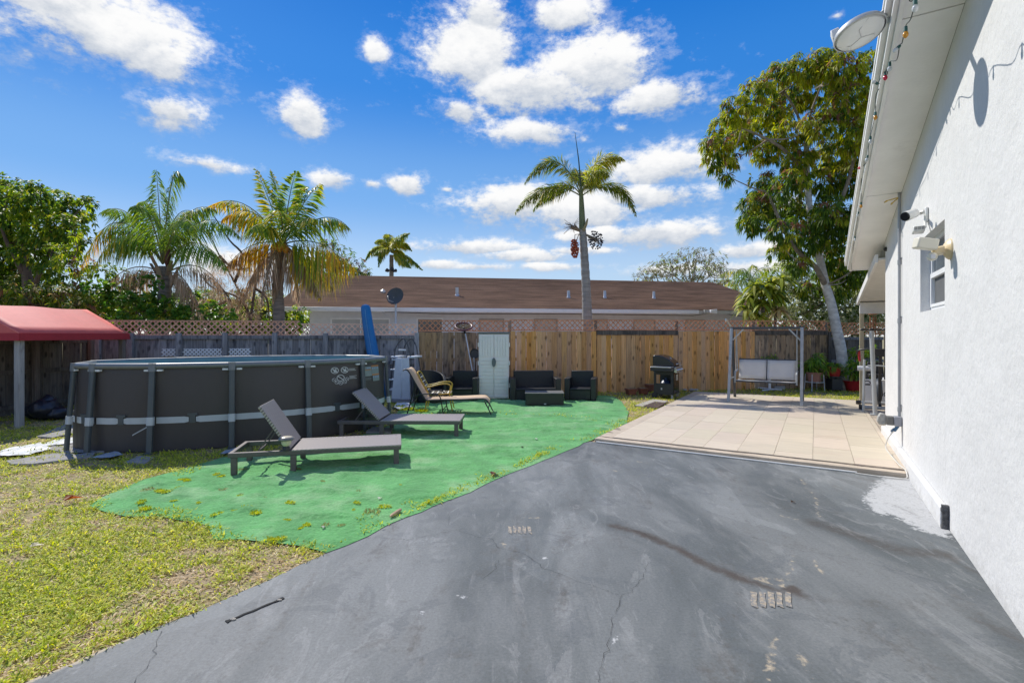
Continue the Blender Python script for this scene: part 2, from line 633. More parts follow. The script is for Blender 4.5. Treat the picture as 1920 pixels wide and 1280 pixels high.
# ---- driveway: painted concrete with stains, wear, cracks
def drive_mat():
    m = bpy.data.materials.new('painted_concrete')
    m.use_nodes = True
    nt = m.node_tree
    b = nt.nodes['Principled BSDF']
    t = nd(nt, 'ShaderNodeTexCoord')
    at = nd(nt, 'ShaderNodeVertexColor', layer_name='Col')
    s = nd(nt, 'ShaderNodeSeparateColor')
    nt.links.new(at.outputs[0], s.inputs[0])
    mp = nd(nt, 'ShaderNodeMapping')
    mp.inputs['Rotation'].default_value = (0, 0, R(28))
    mp.inputs['Scale'].default_value = (1.0, .38, 1)
    nt.links.new(t.outputs['Object'], mp.inputs[0])

    def noise(sc, det=6.0, rough=.6, v=None, dist=0.0):
        n = nd(nt, 'ShaderNodeTexNoise', i_Scale=sc, i_Detail=det, i_Roughness=rough, i_Distortion=dist)
        nt.links.new(v or t.outputs['Object'], n.inputs['Vector'])
        return n.outputs[0]
    big = noise(1.3, 5, .6, mp.outputs[0], .6)
    med = noise(3.6, 7, .65, mp.outputs[0], 1.2)
    fin = noise(62, 4, .7)
    mid2 = noise(16, 6, .7)
    c = mixc(nt, sstep(nt, big, .34, .66), (.098, .110, .115), (.185, .196, .200))
    c = mixc(nt, mth(nt, 'MULTIPLY', sstep(nt, med, .52, .72), .55), c, (.25, .258, .26))
    c = mixc(nt, mth(nt, 'MULTIPLY', sstep(nt, noise(2.1, 8, .66, None, 1.2), .555, .58), .34), c, (.092, .104, .116))
    c = mixc(nt, mth(nt, 'MULTIPLY', sstep(nt, noise(3.4, 8, .68, mp.outputs[0], 1.5), .585, .605), .28), c, (.29, .297, .30))
    mp2 = nd(nt, 'ShaderNodeMapping')
    mp2.inputs['Rotation'].default_value = (0, 0, R(-22))
    mp2.inputs['Scale'].default_value = (26, 2.2, 1)
    nt.links.new(t.outputs['Object'], mp2.inputs[0])
    stroke = noise(1.0, 7, .7, mp2.outputs[0], .4)
    c = mixc(nt, mth(nt, 'MULTIPLY', sstep(nt, stroke, .56, .70), .28), c, (.09, .098, .102))
    c = mixc(nt, mth(nt, 'MULTIPLY', sstep(nt, stroke, .42, .28), .25), c, (.30, .305, .31))
    # roller strokes: overlapping coats with straight-ish borders
    vor = nd(nt, 'ShaderNodeTexVoronoi', i_Scale=1.1, i_Randomness=.9, distance='CHEBYCHEV')
    nt.links.new(mp.outputs[0], vor.inputs['Vector'])
    vs_ = nd(nt, 'ShaderNodeSeparateColor')
    nt.links.new(vor.outputs['Color'], vs_.inputs[0])
    k = mth(nt, 'ADD', mth(nt, 'MULTIPLY', vs_.outputs[0], .26), .87)
    vm = nd(nt, 'ShaderNodeVectorMath', operation='SCALE')
    nt.links.new(c, vm.inputs[0])
    nt.links.new(k, vm.inputs['Scale'])
    c = vm.outputs[0]
    # attribute masks broken by noise: dark, tan, white
    br = mth(nt, 'SUBTRACT', mid2, .5)
    dk = sstep(nt, mth(nt, 'ADD', s.outputs[0], mth(nt, 'MULTIPLY', br, .7)), .25, .95)
    c = mixc(nt, mth(nt, 'MULTIPLY', dk, .8), c, (.055, .038, .028))
    tn = sstep(nt, mth(nt, 'ADD', s.outputs[1], mth(nt, 'MULTIPLY', br, 1.1)), .38, .62)
    c = mixc(nt, mth(nt, 'MULTIPLY', tn, .8), c, (.46, .385, .28))
    wh = sstep(nt, mth(nt, 'ADD', s.outputs[2], mth(nt, 'MULTIPLY', mth(nt, 'SUBTRACT', noise(17, 8, .75), .5), 2.6)), .40, .66)
    c = mixc(nt, mth(nt, 'MULTIPLY', wh, .8), c, (.52, .525, .53))
    grime = mth(nt, 'ADD', noise(2.6, 9, .72, mp.outputs[0], .8), mth(nt, 'MULTIPLY', mth(nt, 'SUBTRACT', noise(21, 6, .7), .5), .5))
    c = mixc(nt, mth(nt, 'MULTIPLY', sstep(nt, grime, .52, .74), .62), c, (.085, .078, .072))
    speck = noise(46, 5, .75)
    c = mixc(nt, mth(nt, 'MULTIPLY', sstep(nt, speck, .60, .72), .5), c, (.05, .052, .055))
    c = mixc(nt, mth(nt, 'MULTIPLY', sstep(nt, speck, .36, .26), .42), c, (.33, .33, .32))
    k2 = mth(nt, 'ADD', mth(nt, 'MULTIPLY', mth(nt, 'SUBTRACT', fin, .5), .9), 1.0)
    vm2 = nd(nt, 'ShaderNodeVectorMath', operation='SCALE')
    nt.links.new(c, vm2.inputs[0])
    nt.links.new(k2, vm2.inputs['Scale'])
    nt.links.new(vm2.outputs[0], b.inputs['Base Color'])
    b.inputs['Roughness'].default_value = .66
    b.inputs['Specular IOR Level'].default_value = .3
    bp = nd(nt, 'ShaderNodeBump', i_Strength=.3, i_Distance=.006)
    nt.links.new(mth(nt, 'ADD', noise(150, 4), mth(nt, 'MULTIPLY', med, .6)), bp.inputs['Height'])
    nt.links.new(bp.outputs[0], b.inputs['Normal'])
    return m


edge_l = []
yy = -10.6
while yy < -.02:
    edge_l.append((-.25 + .035 * math.sin(yy * 2.1) + random.uniform(-.018, .018), yy))
    yy += .14
dpoly_h = edge_l + [(-.06, -.02), (3.9, -.02), (3.9, -10.6)]
dpoly = [hw(*p) for p in dpoly_h]
W2 = lambda L: [G(*p) for p in L]
streak1 = W2([(1150, 985), (1200, 998), (1265, 1026), (1331, 1061), (1397, 1087), (1462, 1107), (1497, 1114)])
streak1b = W2([(1497, 1116), (1563, 1127), (1637, 1131), (1725, 1138)])
streak2 = W2([(1530, 980), (1620, 1009), (1681, 1030), (1770, 1040)])
tracks = [W2([(1500, 895), (1530, 935), (1535, 968)]), W2([(1452, 1195), (1440, 1285)]), W2([(1502, 1225), (1520, 1285)]), W2([(1490, 1040), (1478, 1080)]), W2([(1525, 1045), (1540, 1075)]),
          W2([(1460, 965), (1500, 975)]), W2([(1180, 862), (1215, 868)]), W2([(1140, 878), (1160, 884)]), W2([(1412, 1086), (1440, 1081), (1470, 1090)]), W2([(1440, 1092), (1468, 1098)]), W2([(985, 969), (1020, 972)]), W2([(940, 1018), (955, 1028)]), W2([(1425, 1135), (1432, 1150)]), W2([(1440, 1285), (1436, 1230)])]
treads = []
for (u, v, n_, wd, hh_) in ((1407, 1109, 5, 80, 27), (952, 986, 5, 46, 12)):
    for k in range(n_):
        uu = u + wd * k / n_
        treads.append(W2([(uu, v), (uu + wd / n_ * .72, v + 3), (uu + wd / n_ * .86, v + hh_ + 4), (uu + wd / n_ * .16, v + hh_)]))
white = W2([(1630, 938), (1652, 905), (1672, 893), (1700, 890), (1722, 905), (1772, 985), (1768, 1003), (1740, 996), (1700, 975), (1672, 962), (1652, 962)])
whites = [W2([(756, 1078), (762, 1084), (770, 1090)]), W2([(866, 1118), (871, 1122)]), W2([(1163, 1180), (1150, 1200), (1124, 1232)]), W2([(790, 1146), (794, 1160)]), W2([(1332, 918), (1345, 919)]), W2([(1020, 1046), (1024, 1047)])]


def drive_attr(x, y):
    q = np.stack([x, y, 0 * x], 1) - np.array(HA)
    hx = q @ np.array(E2)
    C = np.zeros((len(x), 3))
    d1 = segdist(x, y, streak1)
    C[:, 0] = np.maximum(C[:, 0], np.exp(-(d1 / (.045 + .05 * fbm(x * 5, y * 5, 17, 3))) ** 2) * (.62 + .5 * fbm(x * 7, y * 7, 19, 3)))
    C[:, 0] = np.maximum(C[:, 0], np.exp(-(segdist(x, y, streak1b) / .09) ** 2) * .42)
    C[:, 0] = np.maximum(C[:, 0], np.exp(-(segdist(x, y, streak2) / .16) ** 2) * .62)
    for (u, v, r, a) in ((1484, 1102, .045, 1.3), (1000, 965, .25, .3), (1080, 950, .3, .42), (1150, 985, .2, .45), (900, 1075, .1, .45), (1010, 1090, .2, .25), (820, 1100, .12, .3), (670, 1150, .15, .35), (1500, 930, .2, .3), (1330, 905, .2, .35), (1465, 860, .09, .6), (1480, 858, .07, .5), (1150, 870, .5, .22), (1560, 900, .4, .25), (1250, 920, .4, .2)):
        g = G(u, v)
        C[:, 0] = np.maximum(C[:, 0], a * np.exp(-(np.hypot(x - g.x, y - g.y) / r) ** 2))
    for t in tracks:
        C[:, 1] = np.maximum(C[:, 1], np.exp(-(segdist(x, y, t) / .035) ** 2) * .52)
    C[:, 1] = np.maximum(C[:, 1], np.clip(1 - (hx + .26) / .05, 0, 1) * .75 * (fbm(x * 1.3, y * 1.3, 5) > .45))
    C[inpoly(x, y, white), 2] = .85
    dw = segdist(x, y, white + [white[0]])
    C[:, 2] = np.maximum(C[:, 2], .62 * np.exp(-(dw / .09) ** 2))
    for t in whites:
        C[:, 2] = np.maximum(C[:, 2], np.exp(-(segdist(x, y, t) / .010) ** 2) * .8)
    C[:, 2] = np.maximum(C[:, 2], np.clip(1 - np.abs(hx - 3.83) / .05, 0, 1) * .75)
    return C


dpoly_v = [(p.x, p.y) for p in dpoly]
drive = sheet('driveway', dpoly_v, .05, lambda x, y: 0.004 * (fbm(x * .8, y * .8, 3) - .5), drive_mat(), edge=.05, attr=drive_attr)
# refine near the tread marks is handled by noise; thickness of the slab edge
tag(drive, kind='structure')
M_TREAD = mat('bare_tan_concrete', (.33, .28, .215), rough=.8, var=.25, scale=40, stain=(.19, .19, .19), stain_scale=34, stain_lo=.46, stain_hi=.56, fine=.2)
for t in treads:
    tm_ = MB()
    tp = [t[i].lerp(t[(i + 1) % 4], f_) + Vector((random.gauss(0, .0022), random.gauss(0, .003), 0)) for i in range(4) for f_ in (0, .33, .66)]
    tm_.add([(q.x, q.y, .0045) for q in tp], [tuple(range(len(tp)))])
    tm_.build('tyre_mark', M_TREAD, drive, smooth=False)
sk = MB()
for a, b in zip(edge_l[:-1], edge_l[1:]):
    pa, pb = hw(*a), hw(*b)
    sk.add([(pa.x, pa.y, .001), (pb.x, pb.y, .001), (pb.x - .004, pb.y, -.03), (pa.x - .004, pa.y, -.03)], [(0, 1, 2, 3)])
M_CONC = mat('bare_concrete', (.40, .37, .32), rough=.9, var=.2, scale=8, bump=.5, bscale=80, stain=(.24, .21, .17), fine=.2)
sk.build('slab_edge', M_CONC, drive)

M_CRACK = mat('crack_shadow_gap', (.03, .03, .03), rough=1)
cracks = [[(302, 1184), (292, 1211), (283, 1235), (252, 1282)],
          [(640, 1010), (706, 1008), (765, 1012), (820, 1001), (871, 991)],
          [(861, 996), (892, 1005), (923, 1012), (935, 1027), (978, 1036), (1006, 1053), (1014, 1063), (1057, 1080), (1129, 1105), (1160, 1115)],
          [(1214, 1052), (1205, 1085), (1184, 1110), (1164, 1115), (1160, 1136), (1147, 1163), (1147, 1187), (1133, 1225), (1122, 1280)],
          [(1287, 978), (1397, 1004), (1506, 1033), (1594, 1046), (1681, 1070), (1760, 1092), (1843, 1107)],
          [(935, 1050), (925, 1070), (905, 1085)], [(1180, 990), (1230, 1010)], [(840, 960), (842, 985)]]
for ci, cr in enumerate(cracks):
    pts = W2(cr)
    fine = []
    for a, b in zip(pts[:-1], pts[1:]):
        k = max(2, int((b - a).length / .035))
        for j in range(k):
            q = a.lerp(b, j / k)
            fine.append(q + Vector((random.gauss(0, .006), random.gauss(0, .006), 0)))
    fine.append(pts[-1])
    cb = MB()
    vs_, fs_ = [], []
    for i, q in enumerate(fine):
        d = (fine[min(i + 1, len(fine) - 1)] - fine[max(i - 1, 0)]).normalized()
        s = Vector((-d.y, d.x, 0)) * (random.uniform(.0004, .0014) * (1 if ci not in (4,) else .8))
        vs_ += [q + s + Vector((0, 0, .0045)), q - s + Vector((0, 0, .0045))]
        if i:
            fs_.append((2 * i - 2, 2 * i - 1, 2 * i + 1, 2 * i))
    cb.add(vs_, fs_)
    cb.build('crack', M_CRACK, drive)
# the broken-out groove near the lawn
gb = MB()
ga, gb2 = G(424, 1166), G(532, 1121)
L = (gb2 - ga).length
d = (gb2 - ga).normalized()
sv = Vector((-d.y, d.x, 0))
out = []
for side in (1, -1):
    rng_ = range(15) if side == 1 else range(14, -1, -1)
    for i in rng_:
        t = i / 14
        wd = (.004 + .007 * random.random()) * (1.7 if t < .12 or t > .9 else 1)
        q = ga + d * (L * t) + sv * (wd * side)
        out.append((q.x, q.y))
gb.prism(out, -.001, .0055, axis='z')
gb.build('groove', M_CRACK, drive)
for (u, v, r) in ((437, 1160, .014), (524, 1124, .012)):
    sb = MB()
    sb.sphere(G(u, v, .004), r, 7, 5, (1.3, .8, .5))
    sb.build('stone', M_CONC, drive)

# ---- patio: raised slab with tiles
PT = .062
patio = MB()
patio.box(0, 3.76, 0, 7.36, -.05, PT - .012)
M_PATIO = mat('patio_concrete', (.50, .42, .33), rough=.85, var=.15, scale=5, bump=.4, bscale=70, stain=(.27, .22, .17), stain_lo=.55, stain_hi=.8, fine=.15)
po = patio.build('patio', M_PATIO, bevel=.006)
po.location = HA
po.rotation_euler.z = HR
tag(po, kind='structure')
pl = MB()
pl.box(3.76, 9.5, 2.8, 7.36, -.05, PT - .013)
pl.build('porch_slab', M_PATIO, po)
M_TILE = mat('beige_floor_tile', (.61, .525, .41), rough=.5, var=.06, scale=3.0, stretch=(1, 4, 1), bump=.05, bscale=40, rand=.05, stain=(.53, .42, .32), stain_scale=.9, stain_lo=.55, stain_hi=.85, spec=.35, fine=.05)
TW, TL, GAP = .432, .80, .0042
tmesh = {}


def tile(x0, x1, y0, y1):
    key = (round(x1 - x0, 2), round(y1 - y0, 2))
    if key not in tmesh:
        t = MB()
        a, b = (x1 - x0) / 2 - GAP / 2, (y1 - y0) / 2 - GAP / 2
        t.prism([(-a, -b), (a, -b), (a, b), (-a, b)], -.02, 0, axis='z')
        tmesh[key] = t.mesh('tile', smooth=False)
    o = link(tmesh[key], 'tile', M_TILE, po)
    o.location = ((x0 + x1) / 2, (y0 + y1) / 2, PT + random.uniform(-.001, .001))
    o.rotation_euler = (random.gauss(0, .0012), random.gauss(0, .0012), random.gauss(0, .001))


x = .22
ci = 0
while x < 3.72:
    x1 = min(x + TW, 3.74)
    y = .165
    first = .80 - (.28 if ci % 2 else .0) - .12 * (ci % 3)
    while y < 7.15:
        y1 = min(y + (first if y < .2 else TL), 7.16)
        if y1 - y > .08:
            tile(x, x1, y, y1)
        y = y1
    x = x1
    ci += 1
# crumbling mortar line at the front edge of the tiles
M_MORTAR = mat('dark_crumbled_mortar', (.075, .055, .045), rough=1, var=.4, scale=20, bump=1, bscale=60)
mo = MB()
vs_, fs_ = [], []
n_ = 90
for i in range(n_ + 1):
    xx = .16 + 3.56 * i / n_
    yc = .145 + .012 * math.sin(xx * 3.1) + .006 * math.sin(xx * 9)
    wd = .007 + .011 * random.random()
    vs_ += [(xx, yc - wd, PT - .0105), (xx, yc + wd, PT - .0085), ]
    if i:
        fs_.append((2 * i - 2, 2 * i, 2 * i + 1, 2 * i - 1))
mo.add(vs_, fs_)
mo.build('mortar_joint', M_MORTAR, po)
for (xx, yy_, a, b) in ((.10, .17, .10, .02), (.05, .55, .05, .02), (.06, .85, .06, .025), (.03, .95, .04, .015)):
    mo = MB()
    mo.prism([(xx - a, yy_), (xx - a * .4, yy_ + b), (xx + a * .5, yy_ + b * .6), (xx + a, yy_ - b * .2), (xx + a * .2, yy_ - b)], PT - .0115, PT - .0085, axis='z')
    mo.build('mortar_chip', M_MORTAR, po)
# white pipe lying along the foot of the patio step
pv = MB()
pv.tube([hw(.05, -.055, .012), hw(1.5, -.05, .012), hw(3.25, -.06, .012)], .011, 8)
tag(pv.build('conduit_pipe', mat('white_plastic', (.72, .72, .70), rough=.45, var=.06)), 'thin white plastic pipe lying along the foot of the tiled patio step', 'pipe')

# ---- green turf carpet
M_TURF = mat('green_turf_carpet', (.110, .33, .108), rough=.95, var=.24, scale=2.5, bump=.9, bscale=22, fine=.38, stain=(.25, .43, .21), stain_scale=1.3, stain_lo=.47, stain_hi=.72, spec=.15)
_b = M_TURF.node_tree.nodes['Principled BSDF']
_b.inputs['Sheen Weight'].default_value = .3
_b.inputs['Sheen Roughness'].default_value = .4
_b.inputs['Sheen Tint'].default_value = (.75, 1, .7, 1)


def wrinkle(x, y, s=1.0, outline=None):
    z = .010 * (fbm(x * 1.6, y * 3.2, 21) - .4)
    r = 1 - np.abs(2 * fbm(x * 1.1 + .4 * y, y * 2.6 - .3 * x, 33, 3) - 1)
    z = z + .085 * np.clip(r - .84, 0, 1) * 2
    r2 = 1 - np.abs(2 * fbm(x * 2.3, y * 5.0 + .5 * x, 41, 3) - 1)
    z = z + .040 * np.clip(r2 - .82, 0, 1) * 2
    z = .010 + np.maximum(z, 0) * s
    if outline is not None:
        e = np.clip(segdist(x, y, outline + [outline[0]]) / .22, 0, 1)
        z = .0055 + (z - .0055) * e * e * (3 - 2 * e)
    return z


cp1 = [(166, 948), (205, 925), (265, 900), (340, 880), (420, 857), (520, 850), (620, 834), (740, 795), (775, 779), (860, 775), (950, 774.5), (1045, 778), (1110, 786),
       (1176, 792), (1150, 806), (1117, 822), (1060, 846), (960, 887), (880, 922), (815, 948), (730, 985), (645, 1025), (608, 1036), (560, 1024), (500, 1018), (450, 1012), (400, 1012), (386, 985), (340, 975), (300, 968), (235, 970), (200, 962)]
cp2 = [(740, 790), (745, 772), (770, 756), (830, 750), (900, 749), (1000, 748), (1110, 741), (1150, 743), (1166, 754), (1178, 772), (1174, 796), (1110, 790), (1045, 782), (950, 778.5), (860, 779), (800, 781)]


def rough_edge(L, a=.02):
    p = W2(L)
    o = []
    for i in range(len(p)):
        q, r_ = p[i], p[(i + 1) % len(p)]
        k = max(1, int((r_ - q).length / .18))
        for j in range(k):
            e = q.lerp(r_, j / k)
            o.append((e.x + random.uniform(-a, a), e.y + random.uniform(-a, a)))
    return o


CP1, CP2 = rough_edge(cp1), rough_edge(cp2, .012)
c1 = sheet('turf_carpet', CP1, .042, lambda x, y: wrinkle(x, y, 1.0, CP1), M_TURF, edge=.05)
tag(c1, 'large wrinkled green turf carpet under the two brown wicker loungers', 'carpet')
c2 = sheet('turf_carpet', CP2, .05, lambda x, y: wrinkle(x, y, .8, CP2) + .004, M_TURF, edge=.05)
tag(c2, 'green turf carpet piece under the black wicker sofa and coffee table', 'carpet')

# ---- grass
POOL_C, POOL_A, POOL_B, POOL_ROT = Vector((-4.373, 8.333, 0)), 2.28, 1.216, .5096
M_GRASS = foliage_mat('grass_blade', .35, .55, .3)
DP = [(p.x, p.y) for p in dpoly]
PP = [tuple(hw(*q))[:2] for q in ((0, -.05), (3.8, -.05), (3.8, 2.74), (9.5, 2.74), (9.5, 7.38), (0, 7.38))]
HB = [tuple(hw(*q))[:2] for q in ((3.7, -12), (12, -12), (12, 8), (3.7, 8))]


def grass_field(n, ymin, ymax, power):
    """points in the view wedge, thinning with distance"""
    t = RNG.random(n)
    a, b = ymin ** (1 - power), ymax ** (1 - power)
    Y = (a + (b - a) * t) ** (1 / (1 - power))
    X = RNG.uniform(-1.16, 1.0, n) * (Y + .3)
    return X, Y


X, Y = grass_field(520000, 1.9, 16.0, 0.7)
ok = ~inpoly(X, Y, DP) & ~inpoly(X, Y, PP) & ~inpoly(X, Y, HB)
_c, _s = math.cos(POOL_ROT), math.sin(POOL_ROT)
ok &= np.hypot((_c * (X - POOL_C.x) + _s * (Y - POOL_C.y)) / POOL_A, (-_s * (X - POOL_C.x) + _c * (Y - POOL_C.y)) / POOL_B) > 1.0
ok &= Y < 13.75 + .1673 * X
ok &= X > -9.95
c_in = inpoly(X, Y, CP1) | inpoly(X, Y, CP2)
_ed = segdist(X, Y, CP1 + [CP1[0]])
c_in &= ~((_ed < .34 * np.clip(fbm(X * 4, Y * 4, 61, 2) * 2 - .6, 0, 1)))
ok &= ~c_in
X, Y = X[ok], Y[ok]
patch = fbm(X * 1.1, Y * 1.1, 77, 4)
clump = fbm(X * 7, Y * 7, 78, 3)
keep = RNG.random(len(X)) < np.clip(.45 + 2.0 * (clump - .40) + 1.2 * (patch - .45), .28, 1)
X, Y, patch, clump = X[keep], Y[keep], patch[keep], clump[keep]
n = len(X)
green = np.clip(.60 + 2.2 * (patch - .5) + 1.8 * (clump - .45), 0, 1)
isg = RNG.random(n) < .22 + .72 * green
cg = pick(n, [(3, (.46, .52, .05)), (2, (.33, .42, .04)), (2.6, (.62, .60, .11)), (1.0, (.15, .21, .03))], .2)
cd = pick(n, [(3, (.60, .48, .29)), (2, (.44, .33, .18)), (1.4, (.72, .62, .44))], .2)
col = np.where(isg[:, None], cg, cd)
ang = RNG.uniform(0, 2 * math.pi, n)
lean = np.where(isg, RNG.uniform(.25, 1.1, n), RNG.uniform(.03, .35, n))
D = np.stack([np.cos(ang) * np.cos(lean), np.sin(ang) * np.cos(lean), np.sin(lean)], 1)
Nn = np.stack([-np.cos(ang) * np.sin(lean), -np.sin(ang) * np.sin(lean), np.cos(lean)], 1) + RNG.normal(0, .25, (n, 3))
sc = np.clip(.85 + Y * .06, .9, 1.7)
Lb = RNG.uniform(.022, .066, n) * sc * (.8 + .5 * clump)
Wb = RNG.uniform(.0055, .0115, n) * np.clip(.75 + Y * .10, .9, 2.2)
Pb = np.stack([X, Y, np.full(n, -.010) + RNG.uniform(0, .012, n)], 1)
gm = leaves_mesh('grass', Pb, D, Nn, Lb, Wb, col, bend=RNG.uniform(.2, 1.0, n), fold=.15)
tag(link(gm, 'grass', M_GRASS), kind='stuff')


def weed_mesh(n, r, h, pal, seed, wd=.006):
    rg = np.random.default_rng(seed)
    a = rg.uniform(0, 2 * math.pi, n)
    rr = r * np.sqrt(rg.random(n))
    Pb = np.stack([rr * np.cos(a) , rr * np.sin(a) * .7, np.zeros(n)], 1)
    a2 = a + rg.normal(0, .7, n)
    le = rg.uniform(.3, 1.25, n)
    D = np.stack([np.cos(a2) * np.cos(le), np.sin(a2) * np.cos(le), np.sin(le)], 1)
    N = np.stack([-np.cos(a2) * np.sin(le), -np.sin(a2) * np.sin(le), np.cos(le)], 1)
    return leaves_mesh('weed', Pb, D, N, rg.uniform(.5, 1, n) * h, wd, pick(n, pal, .2, rg), bend=.6)


PALG = [(3, (.44, .50, .04)), (2, (.30, .38, .03)), (2, (.58, .56, .08))]
PALD = [(2, (.30, .26, .1)), (2, (.2, .2, .05)), (1, (.45, .38, .2))]
WM = [weed_mesh(170, .06, .045, PALG, 1, .008), weed_mesh(110, .045, .035, PALG, 2, .008), weed_mesh(90, .06, .04, PALD, 3), weed_mesh(60, .045, .03, PALD, 4)]
weeds = [(265, 943, 0), (272, 955, 0), (325, 939, 0), (376, 942, 0), (404, 947, 1), (405, 957, 1), (408, 965, 0), (440, 957, 0), (462, 953, 0), (480, 963, 1), (539, 975, 0), (565, 990, 0), (575, 985, 1), (525, 1010, 0), (510, 1012, 0),
         (300, 921, 0), (312, 922, 1), (340, 900, 0), (350, 902, 0), (336, 914, 1), (277, 919, 2), (417, 917, 2), (504, 917, 2), (513, 917, 2), (452, 930, 1), (452, 927, 3), (497, 932, 3), (544, 943, 1), (550, 909, 3), (575, 911, 3), (585, 912, 2),
         (605, 902, 2), (672, 920, 2), (748, 909, 0), (669, 943, 1), (663, 956, 1), (721, 950, 1), (690, 960, 2), (705, 961, 2), (727, 852, 0), (715, 851, 1), (415, 893, 0), (405, 890, 0), (455, 880, 2), (610, 985, 3), (640, 985, 2), (560, 880, 3),
         (790, 771, 0), (765, 768, 0), (752, 764, 0)]
for i, (u, v, k) in enumerate(weeds):
    o = link(WM[k], 'weed', M_GRASS)
    o.location = G(u, v, .014)
    o.rotation_euler.z = random.uniform(0, 6.28)
    s = random.uniform(.4, 1.15)
    o.scale = (s, s * random.uniform(.6, 1.1), s * random.uniform(.9, 1.9))
    if v < 800: o.scale = (2.6, 2.6, 2.6)
    if k < 2: tag(o, 'small bright green weed tuft growing up through the turf carpet', 'weed', 'green weed tufts growing through the carpet')
    else: tag(o, 'small dry brownish weed tuft growing up through the turf carpet', 'weed', 'dry weed tufts growing through the carpet')
# grass fringe at the edge of the driveway beside the carpet
fr = []
for i in range(1500):
    y = random.uniform(-4.4, -.5)
    k = fbm(np.array([y * 2.2]), np.array([.5]), 91)[0]
    if random.random() > np.clip((k - .44) * 6, 0.03, 1): continue
    q = hw(-.285 + random.gauss(0, .035), y, .004)
    fr.append(q)
n = len(fr)
Pb = np.array([tuple(q) for q in fr])
ang = RNG.uniform(0, 6.28, n)
le = RNG.uniform(.3, 1.2, n)
D = np.stack([np.cos(ang) * np.cos(le), np.sin(ang) * np.cos(le), np.sin(le)], 1)
Nn = np.stack([-np.cos(ang) * np.sin(le), -np.sin(ang) * np.sin(le), np.cos(le)], 1)
tag(link(leaves_mesh('grass_fringe', Pb, D, Nn, RNG.uniform(.04, .10, n), .011, pick(n, PALG, .2), bend=.6), 'grass_fringe', M_GRASS), kind='stuff')
# ================================================================== HOUSE ON THE RIGHT
M_STUCCO = mat('white_stucco', (.645, .646, .642), rough=.85, var=.045, scale=2.2, stretch=(1, 1, .8), bump=.28, bscale=18, stain=(.59, .595, .60), stain_scale=1.1, stain_lo=.5, stain_hi=.8, fine=.05)
M_WHITE = mat('white_paint', (.76, .755, .74), rough=.5, var=.05, scale=4, bump=.12, bscale=30, stain=(.60, .58, .54), stain_scale=2.5, stain_lo=.58, stain_hi=.85)
M_SOFFIT = mat('soffit_paint', (.80, .79, .775), rough=.7, var=.05, scale=2.5, bump=.12, bscale=40, stain=(.58, .55, .53), stain_lo=.6, stain_hi=.9)
M_GLASS = mat('dark_window_glass', (.045, .06, .07), rough=.08, var=.1, spec=.7)
M_SCREEN = mat('insect_screen', (.10, .105, .11), rough=.8, var=.08, fine=.2, bscale=200)
M_SHING0 = mat('grey_shingle', (.2, .18, .16), rough=.95, bump=.5)
M_GREY = mat('grey_pipe_paint', (.36, .37, .385), rough=.5, var=.1, metal=.2)
house = thing('house', 'white stucco house with gable eave and small window at right', 'house', HA, HR)
WX = 3.785


def zj(y):
    return 3.715 - .1955 * (y + .53) if y > -6 else 3.715 + .1955 * 5.47 - .1955 * (-6 - y)


wy0, wy1, wz0, wz1 = -1.522, -.357, 1.84, 2.59
wm = MB()
T_ = .22
for poly in ([(-12, -.05), (wy0, -.05), (wy0, zj(wy0)), (-6, zj(-6)), (-12, zj(-12))],
             [(wy0, -.05), (wy1, -.05), (wy1, wz0), (wy0, wz0)],
             [(wy0, wz1), (wy1, wz1), (wy1, zj(wy1)), (wy0, zj(wy0))],
             [(wy1, -.05), (2.74, -.05), (2.74, zj(2.74)), (wy1, zj(wy1))]):
    wm.prism(poly, WX, WX + T_, axis='x')
wm.build('wall', M_STUCCO, house, smooth=False)
nt_ = M_STUCCO.node_tree
pb_s = nt_.nodes['Principled BSDF']
tco = nd(nt_, 'ShaderNodeTexCoord')
n_lo = nd(nt_, 'ShaderNodeTexNoise', i_Scale=4.0, i_Detail=8.0, i_Roughness=.7)
nt_.links.new(tco.outputs['Object'], n_lo.inputs['Vector'])
b_lo = nd(nt_, 'ShaderNodeBump', i_Strength=.35, i_Distance=.05)
nt_.links.new(n_lo.outputs[0], b_lo.inputs['Height'])
old_n = pb_s.inputs['Normal'].links[0].from_socket
nt_.links.new(old_n, b_lo.inputs['Normal'])
nt_.links.new(b_lo.outputs[0], pb_s.inputs['Normal'])
old_c = pb_s.inputs['Base Color'].links[0].from_socket
sp_z = nd(nt_, 'ShaderNodeSeparateXYZ')
nt_.links.new(tco.outputs['Object'], sp_z.inputs[0])
n_d = nd(nt_, 'ShaderNodeTexNoise', i_Scale=9.0, i_Detail=8.0, i_Roughness=.75)
nt_.links.new(tco.outputs['Object'], n_d.inputs['Vector'])
splash = sstep(nt_, mth(nt_, 'ADD', mth(nt_, 'MULTIPLY', sp_z.outputs[2], -1.8), mth(nt_, 'MULTIPLY', n_d.outputs[0], 1.1)), .28, .75)
scuff = mth(nt_, 'MULTIPLY', sstep(nt_, n_d.outputs[0], .66, .76), .25)
dirt = mth(nt_, 'MAXIMUM', mth(nt_, 'MULTIPLY', splash, .5), scuff)
nt_.links.new(mixc(nt_, dirt, old_c, (.40, .39, .37)), pb_s.inputs['Base Color'])
